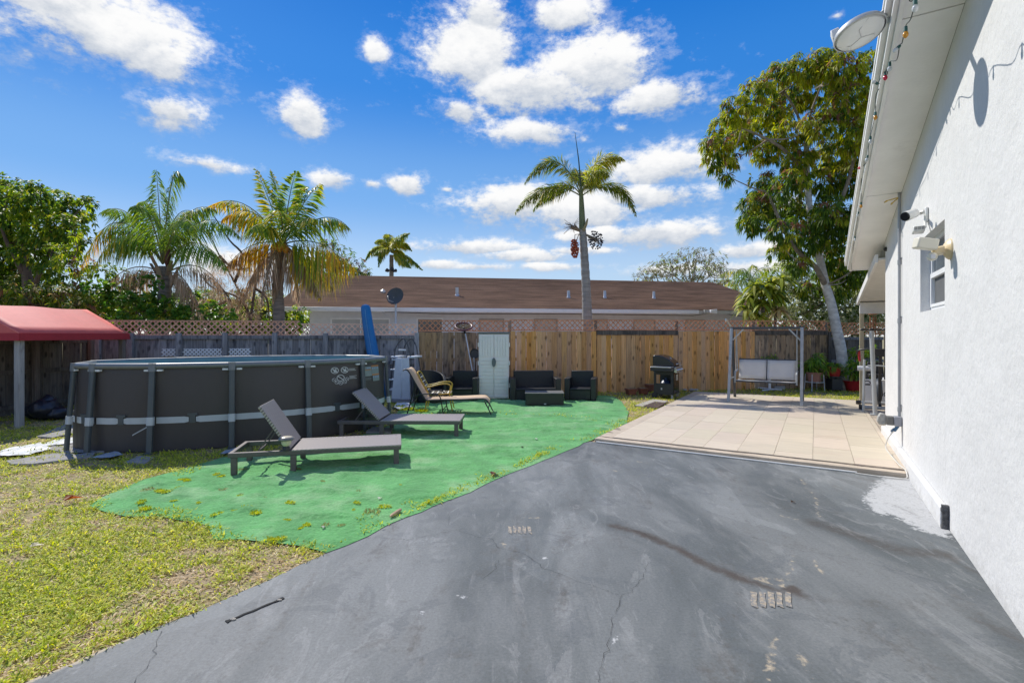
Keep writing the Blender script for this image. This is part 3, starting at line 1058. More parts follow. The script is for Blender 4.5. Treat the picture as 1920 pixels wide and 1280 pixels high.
# hairline cracks in the render
M_HAIR = mat('hairline_crack', (.22, .22, .22), rough=1)
for (y_c, za, zb) in ((-1.55, .25, 1.75), (-.30, 1.0, 1.6), (.25, .3, 1.2), (.55, 1.9, 2.5), (-.1, 2.2, 3.2), (1.6, .4, 1.3)):
    hb_ = MB()
    vs_, fs_ = [], []
    k_n = 26
    yq = y_c
    for k_ in range(k_n):
        yq += random.gauss(0, .004)
        wd_ = random.uniform(.0, .0016)
        zq = za + (zb - za) * k_ / (k_n - 1)
        vs_ += [(WX - .0015, yq - wd_, zq), (WX - .0015, yq + wd_, zq)]
        if k_: fs_.append((2 * k_ - 2, 2 * k_ - 1, 2 * k_ + 1, 2 * k_))
    hb_.add(vs_, fs_)
    hb_.build('crack', M_HAIR, house, smooth=False)
bw = MB()
bw.box(WX + T_, 10.5, 2.54, 2.74, -.05, 2.9)
bw.build('wall', M_STUCCO, house, smooth=False)
iw = MB()
iw.box(WX + T_ + .5, WX + T_ + .55, -3, .6, .5, 3.2)
iw.build('room_wall', mat('dim_room', (.05, .05, .055)), house)
plb = MB()
plb.prism([(WX - .055, -.03), (WX, -.03), (WX, .17), (WX - .045, .17), (WX - .055, .16)], -1.67, 2.735)
plb.build('plinth', M_STUCCO, house, bevel=.006)
pe = MB()
for k in range(7):
    z = .0 + k * .028
    pe.box(WX - .05 + random.uniform(-.006, .006), WX - .003, -1.70 - random.uniform(0, .015), -1.672, z, z + .027)
pe.build('plinth_end', mat('dark_rough_mortar', (.14, .14, .14), rough=1, var=.4, scale=30, bump=1), house)
# window: recessed single hung sash
wi = MB()
fx0, fx1 = WX + .085, WX + .145
for (a, b, c, d_) in ((wy0, wy0 + .05, wz0, wz1), (wy1 - .05, wy1, wz0, wz1), (wy0 + .05, wy1 - .05, wz0, wz0 + .045), (wy0 + .05, wy1 - .05, wz1 - .045, wz1)):
    wi.box(fx0, fx1, a, b, c, d_)
wo_ = wi.build('window', mat('white_vinyl', (.80, .81, .82), rough=.35, var=.03), house, bevel=.004)
ms = MB()
zm = (wz0 + wz1) / 2 - .01
for (a, b, c, d_) in ((wy0 + .05, wy1 - .05, zm - .025, zm + .025), (wy0 + .05, wy0 + .085, wz0 + .045, zm - .025), (wy1 - .085, wy1 - .05, wz0 + .045, zm - .025), (wy0 + .085, wy1 - .085, wz0 + .045, wz0 + .075)):
    ms.box(fx0 - .012, fx1 - .01, a, b, c, d_)
ms.build('sash', MATS['white_vinyl'], wo_, bevel=.003)
for (c, d_, m_) in ((zm + .025, wz1 - .045, M_GLASS), (wz0 + .075, zm - .025, M_SCREEN)):
    g = MB()
    g.box(fx0 + .02, fx0 + .026, wy0 + .06, wy1 - .06, c, d_)
    g.build('pane', m_, wo_)
# soffit panels, barge boards and roof
YE = 4.1
for (a, b) in ((YE, .975), (.968, -2.2), (-2.207, -6), (-6.0, -12)):
    s = MB()
    s.prism([(a - .004, zj(a)), (b + .004, zj(b)), (b + .004, zj(b) + .02), (a - .004, zj(a) + .02)], WX - .372, WX - .002 if b < 2.7 else WX + 1.0, axis='x')
    s.build('soffit', M_SOFFIT, house, smooth=False)
s = MB()
s.prism([(YE - .004, zj(YE) + .001), (2.745, zj(2.745) + .001), (2.745, zj(2.745) + .02), (YE - .004, zj(YE) + .02)], WX + .001, 10.5, axis='x')
s.build('soffit', M_SOFFIT, house, smooth=False)
for (x0, x1, za, zb, nm) in ((3.378, 3.411, -.03, .055, 'trim_board'), (3.345, 3.378, .0, .15, 'barge_board'), (3.305, 3.345, .07, .165, 'drip_board'), (3.297, 3.305, .135, .178, 'drip_edge')):
    b = MB()
    for (a, c) in ((YE, -6), (-6, -12)):
        b.prism([(a, zj(a) + za), (c, zj(c) + za), (c, zj(c) + zb), (a, zj(a) + zb)], x0, x1, axis='x')
    b.build(nm, M_WHITE, house, bevel=.003, smooth=False)
b = MB()
b.box(3.411, 10.5, YE - .002, YE + .03, zj(YE) - .02, zj(YE) + .16)
b.build('fascia', M_WHITE, house, bevel=.003)
rf = MB()
for (a, c) in ((YE + .06, -6), (-6, -12)):
    rf.prism([(a, zj(a) + .166), (c, zj(c) + .166), (c, zj(c) + .2), (a, zj(a) + .2)], 3.306, 10.5, axis='x')
rf.build('roof', M_SHING0, house, smooth=False)
# small dark vent at the wall top, conduit, boxes
vb = MB()
vb.sphere((WX - .01, 2.55, 2.93), .035, 8, 6)
vb.build('vent_cap', mat('black_rubber', (.02, .02, .02), rough=.6), house)
cy = .97
cd_ = MB()
cd_.tube([(WX - .025, cy, .55), (WX - .025, cy, zj(cy) - .005)], .016, 10)
for z in (.62, 1.75, 2.5):
    cd_.tube([(WX - .025, cy, z), (WX - .025, cy, z + .06)], .022, 10)
    cd_.box(WX - .01, WX, cy - .045, cy + .045, z + .07, z + .09)
cd_.build('conduit', M_GREY, house)
jb = MB()
jb.box(WX - .085, WX - .004, cy - .075, cy + .06, .44, .56)
jb.build('outlet_box', mat('grey_outlet_box', (.30, .31, .34), rough=.5, var=.1), house, bevel=.006)
jl = MB()
jl.box(WX - .16, WX - .086, cy - .065, cy + .05, .445, .555)
jl.build('outlet_cover', mat('dark_grey_cover', (.16, .16, .15), rough=.7, var=.2), house, bevel=.008)
ml = MB()
pts_ = []
for i in range(9):
    a = 2 * math.pi * i / 9
    pts_.append((WX - .2 + .06 * math.cos(a) * random.uniform(.8, 1.1), .50 + .085 * math.sin(a) * random.uniform(.8, 1.2)))
ml.prism(pts_, cy - .02, cy + .07)
ml.build('mortar_lump', mat('pale_mortar', (.45, .45, .42), rough=1, var=.25, scale=25, bump=1), house, bevel=.015)
# power cord
cr = thing('power_cord', 'white extension cord with blue plug hanging from grey wall outlet box', 'cord', (0, 0, 0))
c = MB()
cpts = [hw(WX - .06, cy - .02, .40), hw(WX - .10, cy - .0, .34), hw(WX - .14, cy + .06, .24), hw(WX - .16, cy + .03, .13), hw(WX - .12, .6, .085), hw(WX - .10, .3, .075), hw(WX - .075, .1, .075), hw(WX - .07, -.02, .05), hw(WX - .1, -.10, .014), hw(WX - .3, -.13, .012), hw(WX - .55, -.10, .012)]


def smooth_path(pts, k=6):
    o = []
    n = len(pts)
    for i in range(n - 1):
        p0, p1, p2, p3 = pts[max(i - 1, 0)], pts[i], pts[i + 1], pts[min(i + 2, n - 1)]
        for j in range(k):
            t = j / k
            o.append(.5 * ((2 * p1) + (p2 - p0) * t + (2 * p0 - 5 * p1 + 4 * p2 - p3) * t * t + (3 * p1 - p0 - 3 * p2 + p3) * t ** 3))
    o.append(pts[-1])
    return o


c.tube(smooth_path(cpts), .0065, 7)
c.build('cable', mat('cream_cable', (.62, .60, .55), rough=.5, var=.05), cr)
c = MB()
c.beam(hw(WX - .04, cy - .03, .445), hw(WX - .08, cy - .015, .37), .045, .035)
c.beam(hw(WX - .075, cy - .03, .40), hw(WX - .10, cy + .03, .355), .03, .03)
c.build('plug', mat('blue_plug', (.05, .14, .26), rough=.4), cr, bevel=.006)

# porch beyond the corner
M_PWOOD = mat('porch_white', (.70, .69, .66), rough=.6, var=.06, bump=.1)
porch = thing('porch_roof', 'white porch roof with sloping edge beyond the house corner', 'porch', HA, HR)
y0, y1 = 2.78, 6.95
zp = lambda y: 2.80 - .11 * (y - 2.74)
m = MB()
m.prism([(y0, zp(y0)), (y1, zp(y1)), (y1, zp(y1) + .03), (y0, zp(y0) + .03)], 3.70, 9, axis='x')
m.build('ceiling', M_PWOOD, porch, smooth=False)
m = MB()
m.prism([(y0, zp(y0) - .04), (y1 + .02, zp(y1) - .04), (y1 + .02, zp(y1) + .09), (y0, zp(y0) + .09)], 3.655, 3.697, axis='x')
m.build('rake_board', M_WHITE, porch, smooth=False)
m = MB()
m.box(3.70, 9, 6.72, 6.86, zp(6.9) - .26, zp(6.9) - .01)
m.build('header_beam', M_PWOOD, porch, bevel=.004)
m = MB()
m.box(3.70, 3.78, 6.74, 6.82, .04, zp(6.9) - .26)
m.build('post', mat('tan_post', (.50, .43, .28), rough=.7, var=.15, stretch=(1, 1, .2)), porch, bevel=.004)
m = MB()
m.box(4.22, 4.32, 7.0, 7.1, .0, zp(6.9) - .26)
m.build('post', M_PWOOD, porch, bevel=.004)
m = MB()
m.box(3.80, 9, 6.73, 6.83, .04, .60)
m.build('half_wall', M_WHITE, porch, bevel=.004)
ch = thing('wind_chime', 'rusty copper wind chime hanging under the porch roof edge', 'wind chime', hw(3.92, 6.5, zp(6.9) - .27), HR)
m = MB()
m.lathe([(.001, 0), (.085, -.005), (.085, -.025), (.001, -.03)], 14)
M_COPPER = mat('rusty_copper', (.30, .13, .06), rough=.5, metal=.5, var=.3)
m.build('top_disc', M_COPPER, ch)
for k, (a, L_) in enumerate(((0, .45), (1.3, .55), (2.5, .38), (3.8, .5), (5, .42))):
    m = MB()
    m.tube([(.055 * math.cos(a), .055 * math.sin(a), -.06), (.055 * math.cos(a), .055 * math.sin(a), -.06 - L_)], .011, 7)
    m.build('tube', M_COPPER, ch)
m = MB()
m.tube([(0, 0, -.03), (0, 0, -.72)], .003, 5)
m.box(-.03, .03, -.004, .004, -.82, -.70)
m.build('clapper', mat('pink_copper', (.5, .27, .2), rough=.4, var=.2), ch)


# ================================================================== FENCES
FO = Vector((2.33, 13.95, 0))
FR = math.atan2(.165, .986)
FX = Vector((math.cos(FR), math.sin(FR), 0))
FY = Vector((-math.sin(FR), math.cos(FR), 0))


def fw(s, y, z=0.0):
    return FO + FX * s + FY * y + Vector((0, 0, z))


def wood_mat(name, col, dark, mold, mold_lo, mold_hi, knots=True, rand=.16, grain=1.0, top=0.0):
    m = bpy.data.materials.new(name)
    m.use_nodes = True
    nt = m.node_tree
    b = nt.nodes['Principled BSDF']
    b.inputs['Roughness'].default_value = .85
    b.inputs['Specular IOR Level'].default_value = .2
    t = nd(nt, 'ShaderNodeTexCoord')
    oi = nd(nt, 'ShaderNodeObjectInfo')
    off = nd(nt, 'ShaderNodeVectorMath', operation='SCALE')
    off.inputs[0].default_value = (31, 17, 57)
    nt.links.new(oi.outputs['Random'], off.inputs['Scale'])
    ad = nd(nt, 'ShaderNodeVectorMath', operation='ADD')
    nt.links.new(t.outputs['Object'], ad.inputs[0])
    nt.links.new(off.outputs[0], ad.inputs[1])
    mp = nd(nt, 'ShaderNodeMapping')
    mp.inputs['Scale'].default_value = (24, 24, 1.1)
    nt.links.new(ad.outputs[0], mp.inputs[0])
    n = nd(nt, 'ShaderNodeTexNoise', i_Scale=1.6, i_Detail=6.0, i_Roughness=.6, i_Distortion=.5)
    nt.links.new(mp.outputs[0], n.inputs['Vector'])
    c = mixc(nt, sstep(nt, n.outputs[0], .3, .72), dark, col)
    mp2 = nd(nt, 'ShaderNodeMapping')
    mp2.inputs['Scale'].default_value = (1, 1, .35)
    nt.links.new(ad.outputs[0], mp2.inputs[0])
    n2_ = nd(nt, 'ShaderNodeTexNoise', i_Scale=7.0, i_Detail=6.0)
    nt.links.new(mp2.outputs[0], n2_.inputs['Vector'])
    c = mixc(nt, mth(nt, 'MULTIPLY', sstep(nt, n2_.outputs[0], mold_lo, mold_hi), .75), c, mold)
    if knots:
        vo = nd(nt, 'ShaderNodeTexVoronoi', i_Scale=1.0)
        mp3 = nd(nt, 'ShaderNodeMapping')
        mp3.inputs['Scale'].default_value = (8, 8, 3.4)
        nt.links.new(ad.outputs[0], mp3.inputs[0])
        nt.links.new(mp3.outputs[0], vo.inputs['Vector'])
        kf = sstep(nt, vo.outputs['Distance'], .30, .10)
        c = mixc(nt, mth(nt, 'MULTIPLY', kf, .8), c, tuple(k * .30 for k in dark))
    hsn = nd(nt, 'ShaderNodeHueSaturation')
    nt.links.new(c, hsn.inputs['Color'])
    nt.links.new(mth(nt, 'ADD', mth(nt, 'MULTIPLY', oi.outputs['Random'], 2 * rand), 1 - rand), hsn.inputs['Value'])
    r2 = mth(nt, 'FRACT', mth(nt, 'MULTIPLY', oi.outputs['Random'], 7.13))
    nt.links.new(mth(nt, 'ADD', mth(nt, 'MULTIPLY', r2, .01), .494), hsn.inputs['Hue'])
    r3 = mth(nt, 'FRACT', mth(nt, 'MULTIPLY', oi.outputs['Random'], 13.7))
    nt.links.new(mth(nt, 'ADD', mth(nt, 'MULTIPLY', r3, .3), .82), hsn.inputs['Saturation'])
    nt.links.new(hsn.outputs[0], b.inputs['Base Color'])
    bp = nd(nt, 'ShaderNodeBump', i_Strength=.4, i_Distance=.01)
    nt.links.new(n.outputs[0], bp.inputs['Height'])
    nt.links.new(bp.outputs[0], b.inputs['Normal'])
    return m


M_GOLD = wood_mat('golden_cedar', (.76, .42, .165), (.55, .28, .10), (.38, .25, .16), .60, .80)
M_GOLDOLD = wood_mat('weathered_cedar', (.46, .31, .18), (.30, .195, .11), (.065, .055, .048), .47, .70)
M_GRAYW = wood_mat('grey_weathered_wood', (.36, .35, .345), (.20, .195, .20), (.07, .07, .08), .52, .72, rand=.25)
M_DARKW = wood_mat('dark_weathered_wood', (.20, .17, .14), (.11, .095, .08), (.045, .042, .04), .5, .75, rand=.3)
M_MOLD = wood_mat('mildewed_board', (.21, .17, .135), (.10, .085, .07), (.06, .055, .05), .45, .65, knots=False)
M_POST = wood_mat('post_wood', (.27, .22, .18), (.15, .12, .10), (.08, .07, .07), .55, .8, knots=False)
M_LATL = mat('pinkish_lattice', (.72, .39, .25), rough=.8, var=.2, scale=8)
M_LATM = mat('pale_lattice', (.82, .54, .40), rough=.8, var=.2, scale=8)
M_LATR = mat('orange_lattice', (.60, .265, .135), rough=.8, var=.25, scale=8)
PK = {}


def plank_meshes(key, wd, ht, n=5, th=.018):
    if key in PK: return PK[key]
    out = []
    for k in range(n):
        m = MB()
        a = wd / 2
        j = lambda s=.004: random.uniform(-s, s)
        pts = [(-a + j(.002), 0), (a + j(.002), 0), (a + j(.002), ht * .5), (a + j(.002), ht + j(.006)), (-a + j(.002), ht + j(.006)), (-a + j(.002), ht * .5)]
        m.prism(pts, -th / 2, th / 2)
        out.append(m.mesh('plank', smooth=False))
    PK[key] = out
    return out


def planks(parent, x0, x1, y, ht, n, mat_, key, z0=.02, gap=.004, tilt=.004):
    wd = (x1 - x0) / n
    ms_ = plank_meshes(key, wd - gap, ht)
    for i in range(n):
        me = random.choice(ms_)
        o = link(me, 'plank', None, parent)
        if not me.materials: me.materials.append(mat_)
        o.location = (x0 + wd * (i + .5), y + random.uniform(-.005, .005), z0 - .04 + random.uniform(-.008, .008))
        o.rotation_euler = (random.gauss(0, .003), random.gauss(0, tilt), random.gauss(0, .008))


def lattice(parent, x0, x1, z0, z1, y, mat_, pitch=.146, sw=.042, warp=0.0, border=True, name='lattice_panel'):
    m = MB()
    h = z1 - z0
    wob = lambda x: warp * math.sin(x * 3.7) + warp * .5 * math.sin(x * 9.1)
    for dirn, yo in ((1, 0), (-1, .008)):
        xs = x0 - h
        while xs < x1 + h:
            a, b = (xs, xs + h * dirn)
            lo, hi = 0.0, 1.0
            # clip to the panel ends
            qa_, qb_ = (x0 - a) / (b - a), (x1 - a) / (b - a)
            lo, hi = max(0.0, min(qa_, qb_)), min(1.0, max(qa_, qb_))
            if hi - lo > .02:
                xa, xb = a + (b - a) * lo, a + (b - a) * hi
                za, zb = z0 + h * lo + wob(xa), z0 + h * hi + wob(xb)
                pts = [(xa - sw / 2, za), (xa + sw / 2, za), (xb + sw / 2, zb), (xb - sw / 2, zb)]
                m.prism(pts, y + yo, y + yo + .007)
            xs += pitch
    if border:
        m.box(x0, x1, y - .008, y - .001, z0 - .005, z0 + .022)
        m.box(x0, x1, y - .008, y - .001, z1 - .020, z1 + .004)
    o = m.build(name, mat_, parent, smooth=False)
    o['kind'] = 'stuff'
    return o


gold = thing('wooden_fence', 'golden cedar board fence behind sofa, barbecue and garden swing', 'fence', FO, FR)
tops = [1.665, 1.69, 1.70, 1.70, 1.70]
for i in range(5):
    a = -4.84 + 2.43 * i
    b = a + 2.425
    planks(gold, a + .01, b, 0, tops[i] + .03, 17 if i else 16, M_GOLDOLD if i in (0, 4) else M_GOLD, 'gold%d' % i, gap=.0045)
    if i in (2, 4):
        m = MB()
        m.box(a + .01, b, -.034, -.012, tops[i] - (.10 if i else .16), tops[i] + .03)
        m.build('trim_board', M_MOLD, gold)
    lattice(gold, a, b, tops[i] + .035, tops[i] + .33, .045, M_LATR, sw=.034)
    for z in (.3, .9, 1.5):
        m = MB()
        m.box(a, b, .012, .05, z, z + .09)
        m.build('rail', M_GOLDOLD, gold)
    m = MB()
    m.box(b - .045, b + .045, .052, .142, 0, 2.0)
    m.build('post', M_POST, gold, bevel=.005)
m = MB()
m.box(-4.93, -4.835, -.07, .03, 0, 1.66)
m.build('post', M_GRAYW, gold, bevel=.006)

grayf = thing('wooden_fence', 'grey weathered board fence with posts behind the oval pool', 'fence', FO, FR)
planks(grayf, -12.45, -4.95, .03, 1.56, 52, M_GRAYW, 'gray', z0=.03, gap=.003, tilt=.0015)
for (x0, x1) in ((-12.45, -10.6), (-10.55, -8.4), (-8.38, -4.95)):
    m = MB()
    m.box(x0, x1, -.022, .016, 1.50, 1.59)
    m.build('rail', M_GRAYW, grayf, bevel=.004)
    m = MB()
    m.box(x0, x1, -.022, .016, .84, .93)
    m.build('rail', M_GRAYW, grayf, bevel=.004)
for s in (-12.3, -11.6, -10.55, -9.52, -8.37, -7.16):
    m = MB()
    m.box(s - .055, s + .055, -.125, -.024, 0, 1.66 + random.uniform(-.02, .01))
    m.build('post', M_GRAYW, grayf, bevel=.008)
lattice(grayf, -12.5, -7.82, 1.585, 1.955, .06, M_LATL, sw=.048)
lattice(grayf, -7.78, -4.9, 1.60, 1.89, .065, M_LATM, sw=.046, warp=.012)
m = MB()
for (a, b) in ((-10.95, -10.62), (-10.48, -9.58), (-9.45, -8.95)):
    wl = lattice(grayf, a, b, 1.09, 1.27, -.03, mat('white_lattice', (.78, .79, .80), rough=.6, var=.05), pitch=.095, sw=.046, border=False, name='white_lattice')

rgray = thing('wooden_fence', 'dark weathered board fence behind the leaning mango trunk', 'fence', FO, FR)
planks(rgray, 7.36, 9.45, .22, 1.56, 15, M_DARKW, 'rg', gap=.004)
planks(rgray, 9.5, 13.4, .20, 1.72, 27, M_GOLDOLD, 'rg2', gap=.006)
for z in (.75, 1.45):
    m = MB()
    m.box(7.36, 9.45, .17, .21, z, z + .09)
    m.build('rail', M_GRAYW, rgray)
lattice(rgray, 7.3, 10.6, 1.62, 1.98, .24, M_LATR, sw=.036, warp=.03)
m = MB()
m.box(7.33, 7.42, -.03, .16, 0, 1.7)
m.build('post', M_DARKW, rgray)

# left boundary fence, under the red canopy
c0 = fw(-12.45, 0)
c1_ = Vector((-10.75, 3.5, 0))
dv = (c0 - c1_)
Lf = dv.length
lf = thing('wooden_fence', 'dark brown board fence in shade under the red canopy', 'fence', c1_, math.atan2(dv.y, dv.x))
planks(lf, 0, Lf, .0, 1.66, 58, M_DARKW, 'left', gap=.003, tilt=.0015)
for z in (.10, .80, 1.42):
    m = MB()
    m.box(0, Lf, -.05, -.012, z, z + .09)
    m.build('rail', M_DARKW, lf)
for s in (1.0, 3.4, 5.2, 7.05, 8.3):
    m = MB()
    m.box(s - .05, s + .05, -.14, -.052, 0, 1.66)
    m.build('post', M_POST, lf, bevel=.006)

# ================================================================== RED CANOPY
M_RED = mat('red_canvas', (.69, .135, .115), rough=.6, var=.06, scale=3, bump=.08, bscale=12, spec=.4, fine=.05)
cx0, cxr, cx1 = -10.35, -9.42, -8.47
cy0, cy1 = 8.62, 11.10
can = thing('canopy', 'faded red canvas canopy with scalloped gable roof beside the pool', 'canopy', (0, 0, 0))
can['label'] = 'red canvas canopy with gable roof and valance beside the pool'
m = MB()
nx, ny = 8, 12
vs_, fs_ = [], []
for i in range(nx + 1):
    for j in range(ny + 1):
        x = cx0 + (cx1 - cx0) * i / nx
        y = cy0 + (cy1 - cy0) * j / ny
        z = 1.63 + (2.17 - 1.63) * (1 - abs(x - cxr) / (cx1 - cxr)) - .02 * math.sin(math.pi * j / ny * 2) ** 2 * (1 - abs(2 * i / nx - 1))
        vs_.append((x, y, z))
for i in range(nx):
    for j in range(ny):
        a = i * (ny + 1) + j
        fs_.append((a, a + ny + 1, a + ny + 2, a + 1))
m.add(vs_, fs_)
o = m.build('roof_canvas', M_RED, can)
sm = o.modifiers.new('solid', 'SOLIDIFY')
sm.thickness = .006
for nm, pts in (('gable_end', [(cx0, 1.63), (cx1, 1.63), (cxr, 2.168)]),):
    for y in (cy0, cy1):
        m = MB()
        m.prism(pts, y - .003, y + .003)
        m.build(nm, M_RED, can, smooth=False)
M_RED2 = mat('red_valance', (.45, .03, .04), rough=.6, var=.08)
for (x0, x1, y0_, y1_) in ((cx1 - .004, cx1 + .004, cy0, cy1), (cx0 - .004, cx0 + .004, cy0, cy1), (cx0, cx1, cy0 - .008, cy0 - .003), (cx0, cx1, cy1 + .003, cy1 + .008)):
    m = MB()
    m.box(x0, x1, y0_, y1_, 1.505, 1.635)
    m.build('valance', M_RED2, can)
M_POSTG = wood_mat('grey_round_post', (.55, .53, .49), (.40, .38, .35), (.12, .11, .10), .55, .75, knots=False)
for (x, y, mt) in ((cx1 - .12, cy0 + .12, M_POSTG), (cx1 - .08, cy1 - .1, M_POST), (cx0 + .1, cy0 + .12, M_POST), (cx0 + .1, cy1 - .1, M_POST)):
    m = MB()
    m.box(x - .05, x + .05, y - .05, y + .05, -.02, 1.66)
    m.build('post', mt, can, bevel=.012)
rod = MB()
rp = P(41, 690, 9.6)
rod.tube([(rp.x, rp.y, .35), (rp.x + .02, rp.y, 1.6)], .009, 8)
tag(rod.build('garden_stake', mat('red_white_stake', (.55, .35, .32), rough=.5, var=.4, scale=3)), 'thin pale stake standing upright behind the canopy post', 'stake')
bagc = G(50, 792)
bg_ = MB()
rgb = random.Random(4)
for (ox, oy, r, sz) in ((0, 0, .25, 1.0), (.22, .05, .19, .8), (-.2, .1, .22, .9), (.02, .02, .13, 2.3)):
    bg_.sphere((bagc.x + ox, bagc.y + .35 + oy, r * sz * .8), r, 14, 10, (1, 1, sz * .8))
bo = bg_.build('garbage_bag', mat('black_plastic_bag', (.018, .02, .028), rough=.28, var=.2, bump=1.0, bscale=9), fix=False)
tx = bpy.data.textures.new('bagnoise', 'CLOUDS')
tx.noise_scale = .12
dm = bo.modifiers.new('d', 'DISPLACE')
dm.texture = tx
dm.strength = .12
tag(bo, 'crumpled black garbage bag on grass under the red canopy', 'garbage bag')

# ================================================================== NEIGHBOUR'S HOUSE
NO = Vector((-7.1, 15.8, 0))
nb = thing('neighbour_house', 'low grey house with long brown shingle roof behind the fence', 'house', NO, FR)
NX, NY = FX, FY
yd = MB()
q_ = [FO + FX * a_ + FY * b_ for a_, b_ in ((-12, .5), (14, .5), (14, 3.4), (-12, 3.4))]
yd.prism([(p_.x, p_.y) for p_ in q_], -.03, -.004, axis='z')
tag(yd.build('bounce_slab', mat('pale_bounce_slab', (.50, .49, .47), rough=.9, var=.15, bump=.3)), kind='structure')  # unseen pale slab added to bounce light onto the neighbour's wall
NL, EZ, RD, RZ = 17.8, 2.43, 5.4, 4.13
M_SHING = mat('brown_shingle', (.235, .140, .092), rough=.95, spec=.2, var=.34, scale=1.6, stretch=(.5, 2, 2), bump=.6, bscale=40, stain=(.35, .22, .15), stain_scale=.35, stain_lo=.5, stain_hi=.72, fine=.3)
M_NWALL = mat('grey_render_wall', (.70, .72, .745), rough=.9, var=.05, bump=.2)
ns = 44
m = MB()
for k in range(ns):
    t0, t1 = k / ns, (k + 1) / ns
    y0_, y1_ = -.03 + (RD + .03) * t0, -.03 + (RD + .03) * t1
    z0_, z1_ = EZ + .075 + (RZ - EZ - .075) * t0, EZ + .075 + (RZ - EZ - .075) * t1
    m.prism([(y0_, z0_ + .019), (y1_, z1_ + .002), (y1_, z1_ - .03), (y0_, z0_ - .012)], -.38, NL + .05, axis='x')
nr = m.build('roof', M_SHING, nb, smooth=False)
m = MB()
m.prism([(RD, RZ), (2 * RD, EZ + .06), (2 * RD, EZ + .02), (RD, RZ - .04)], -.38, NL + .05, axis='x')
m.build('roof', M_SHING, nb, smooth=False)
m = MB()
m.box(-.36, 14.0, -.10, -.035, EZ - .075, EZ + .06)
m.build('gutter', mat('white_gutter', (.84, .84, .84), rough=.45, var=.04), nb, bevel=.012)
m = MB()
m.box(14.0, NL, -.06, -.035, EZ - .07, EZ + .055)
m.build('fascia', mat('cream_fascia', (.52, .50, .45), rough=.6), nb)
m = MB()
m.box(-.34, NL, -.03, .66, EZ - .03, EZ - .01)
m.build('soffit', M_NWALL, nb)
for x in (-.36, NL + .03):
    m = MB()
    m.prism([(-.03, EZ - .05), (RD, RZ - .16), (2 * RD, EZ - .05), (2 * RD, EZ + .03), (RD, RZ - .02), (-.03, EZ + .05)], x - .02, x + .02, axis='x')
    m.build('barge_board', MATS['white_gutter'], nb, smooth=False)
m = MB()
m.prism([(.62, -.05), (2 * RD - .6, -.05), (2 * RD - .6, EZ + .05), (RD, RZ - .2), (.62, EZ + .05)], .55, NL - .5, axis='x')
m.build('wall', M_NWALL, nb, smooth=False)
# windows standing above the lattice
for (ua, ub, kind) in ((620, 732, 2), (781, 831, 1), (898, 945, 3), (1001, 1045, 3), (1108, 1139, 3), (1187, 1228, 3), (1283, 1320, 3)):
    def xl(u):
        t = (u - U0) / F
        # point on wall line: NO + NX*x + NY*.62
        q = NO + NY * .62
        return (t * q.y - q.x) / (NX.x - t * NX.y)
    x0, x1 = xl(ua), xl(ub)
    zt = 2.19 if kind == 1 else 2.17
    wf = MB()
    fw_ = .05
    for (a, b, c_, d_) in ((x0, x0 + fw_, 1.0, zt), (x1 - fw_, x1, 1.0, zt), (x0 + fw_, x1 - fw_, zt - fw_, zt), (x0 + fw_, x1 - fw_, 1.0, 1.05)):
        wf.box(a, b, .575, .625, c_, d_)
    wob = wf.build('window', MATS['white_gutter'] if kind < 3 else mat('beige_window_frame', (.36, .33, .29)), nb)
    halves = [(x0 + fw_, (x0 + x1) / 2 - .02), ((x0 + x1) / 2 + .02, x1 - fw_)] if kind == 2 else [(x0 + fw_, x1 - fw_)]
    for (a, b) in halves:
        pn = MB()
        pn.box(a, b, .590, .612, 1.05, zt - fw_)
        pn.build('pane', {1: M_GLASS, 2: mat('curtained_glass', (.42, .42, .40), rough=.15, var=.08), 3: mat('shutter_panel', (.55, .52, .48), rough=.6, var=.05)}[kind], wob)
    if kind == 2:
        pn = MB()
        pn.box((x0 + x1) / 2 - .02, (x0 + x1) / 2 + .02, .580, .62, 1.05, zt - fw_)
        pn.build('mullion', MATS['white_gutter'], wob)


def roof_hit(u, v):
    """where a sight line meets the neighbour's front roof slope, in the house's own axes"""
    d = Vector(((u - U0) / F, 1, -(v - V0) / F))
    o = Vector((0, 0, H)) - NO
    oy, dy_ = o.dot(NY), d.dot(NY)
    k = (RZ - EZ - .075) / RD
    t = (EZ + .09 + k * oy - o.z) / (d.z - k * dy_)
    q = o + d * t
    return q.dot(NX), q.dot(NY), q.z


for (u, v, hh_, r) in ((857, 554, .30, .06), (1066, 558, .27, .055), (1134, 558, .27, .05), (1226, 559, .27, .05)):
    x, y, z = roof_hit(u, v)
    m = MB()
    m.lathe([(r * 1.5, -.06), (r * 1.35, .02), (r * 1.05, .04), (r, hh_), (r * .7, hh_), (r * .7, hh_ - .1)], 12, Matrix.Translation((x, y, z)))
    m.build('vent_pipe', mat('galvanised_vent', (.55, .56, .57), rough=.4, metal=.5, var=.1), nb)
x, y, z = roof_hit(718, 548)
m = MB()
m.lathe([(.09, -.02), (.09, .05), (.001, .12)], 12, Matrix.Translation((x, y, z)))
m.build('roof_vent', MATS['galvanised_vent'], nb)
# service cable under the eave
m = MB()
m.tube([(3.0, .05, 2.36), (5, .03, 2.30), (9, .03, 2.33), (13.8, .0, 2.30), (14.7, -.02, 2.42), (16, .2, 2.28), (NL, .3, 2.22)], .012, 6)
m.build('service_cable', mat('black_cable', (.03, .03, .03)), nb)
fl = thing('floodlight', 'small white floodlight under the brown roof eave by gutter end', 'floodlight', NO + NX * 14.5 + NY * -.1 + Vector((0, 0, EZ + .02)), FR)
m = MB()
m.prism([(-.12, -.05), (.12, -.10), (.12, .08), (-.12, .05)], -.14, -.01)
m.build('lamp_head', MATS['white_gutter'], fl, bevel=.01)
m = MB()
m.box(-.3, -.1, -.02, .05, -.06, .06)
m.build('bracket', mat('cream_fascia2', (.5, .5, .47)), fl)
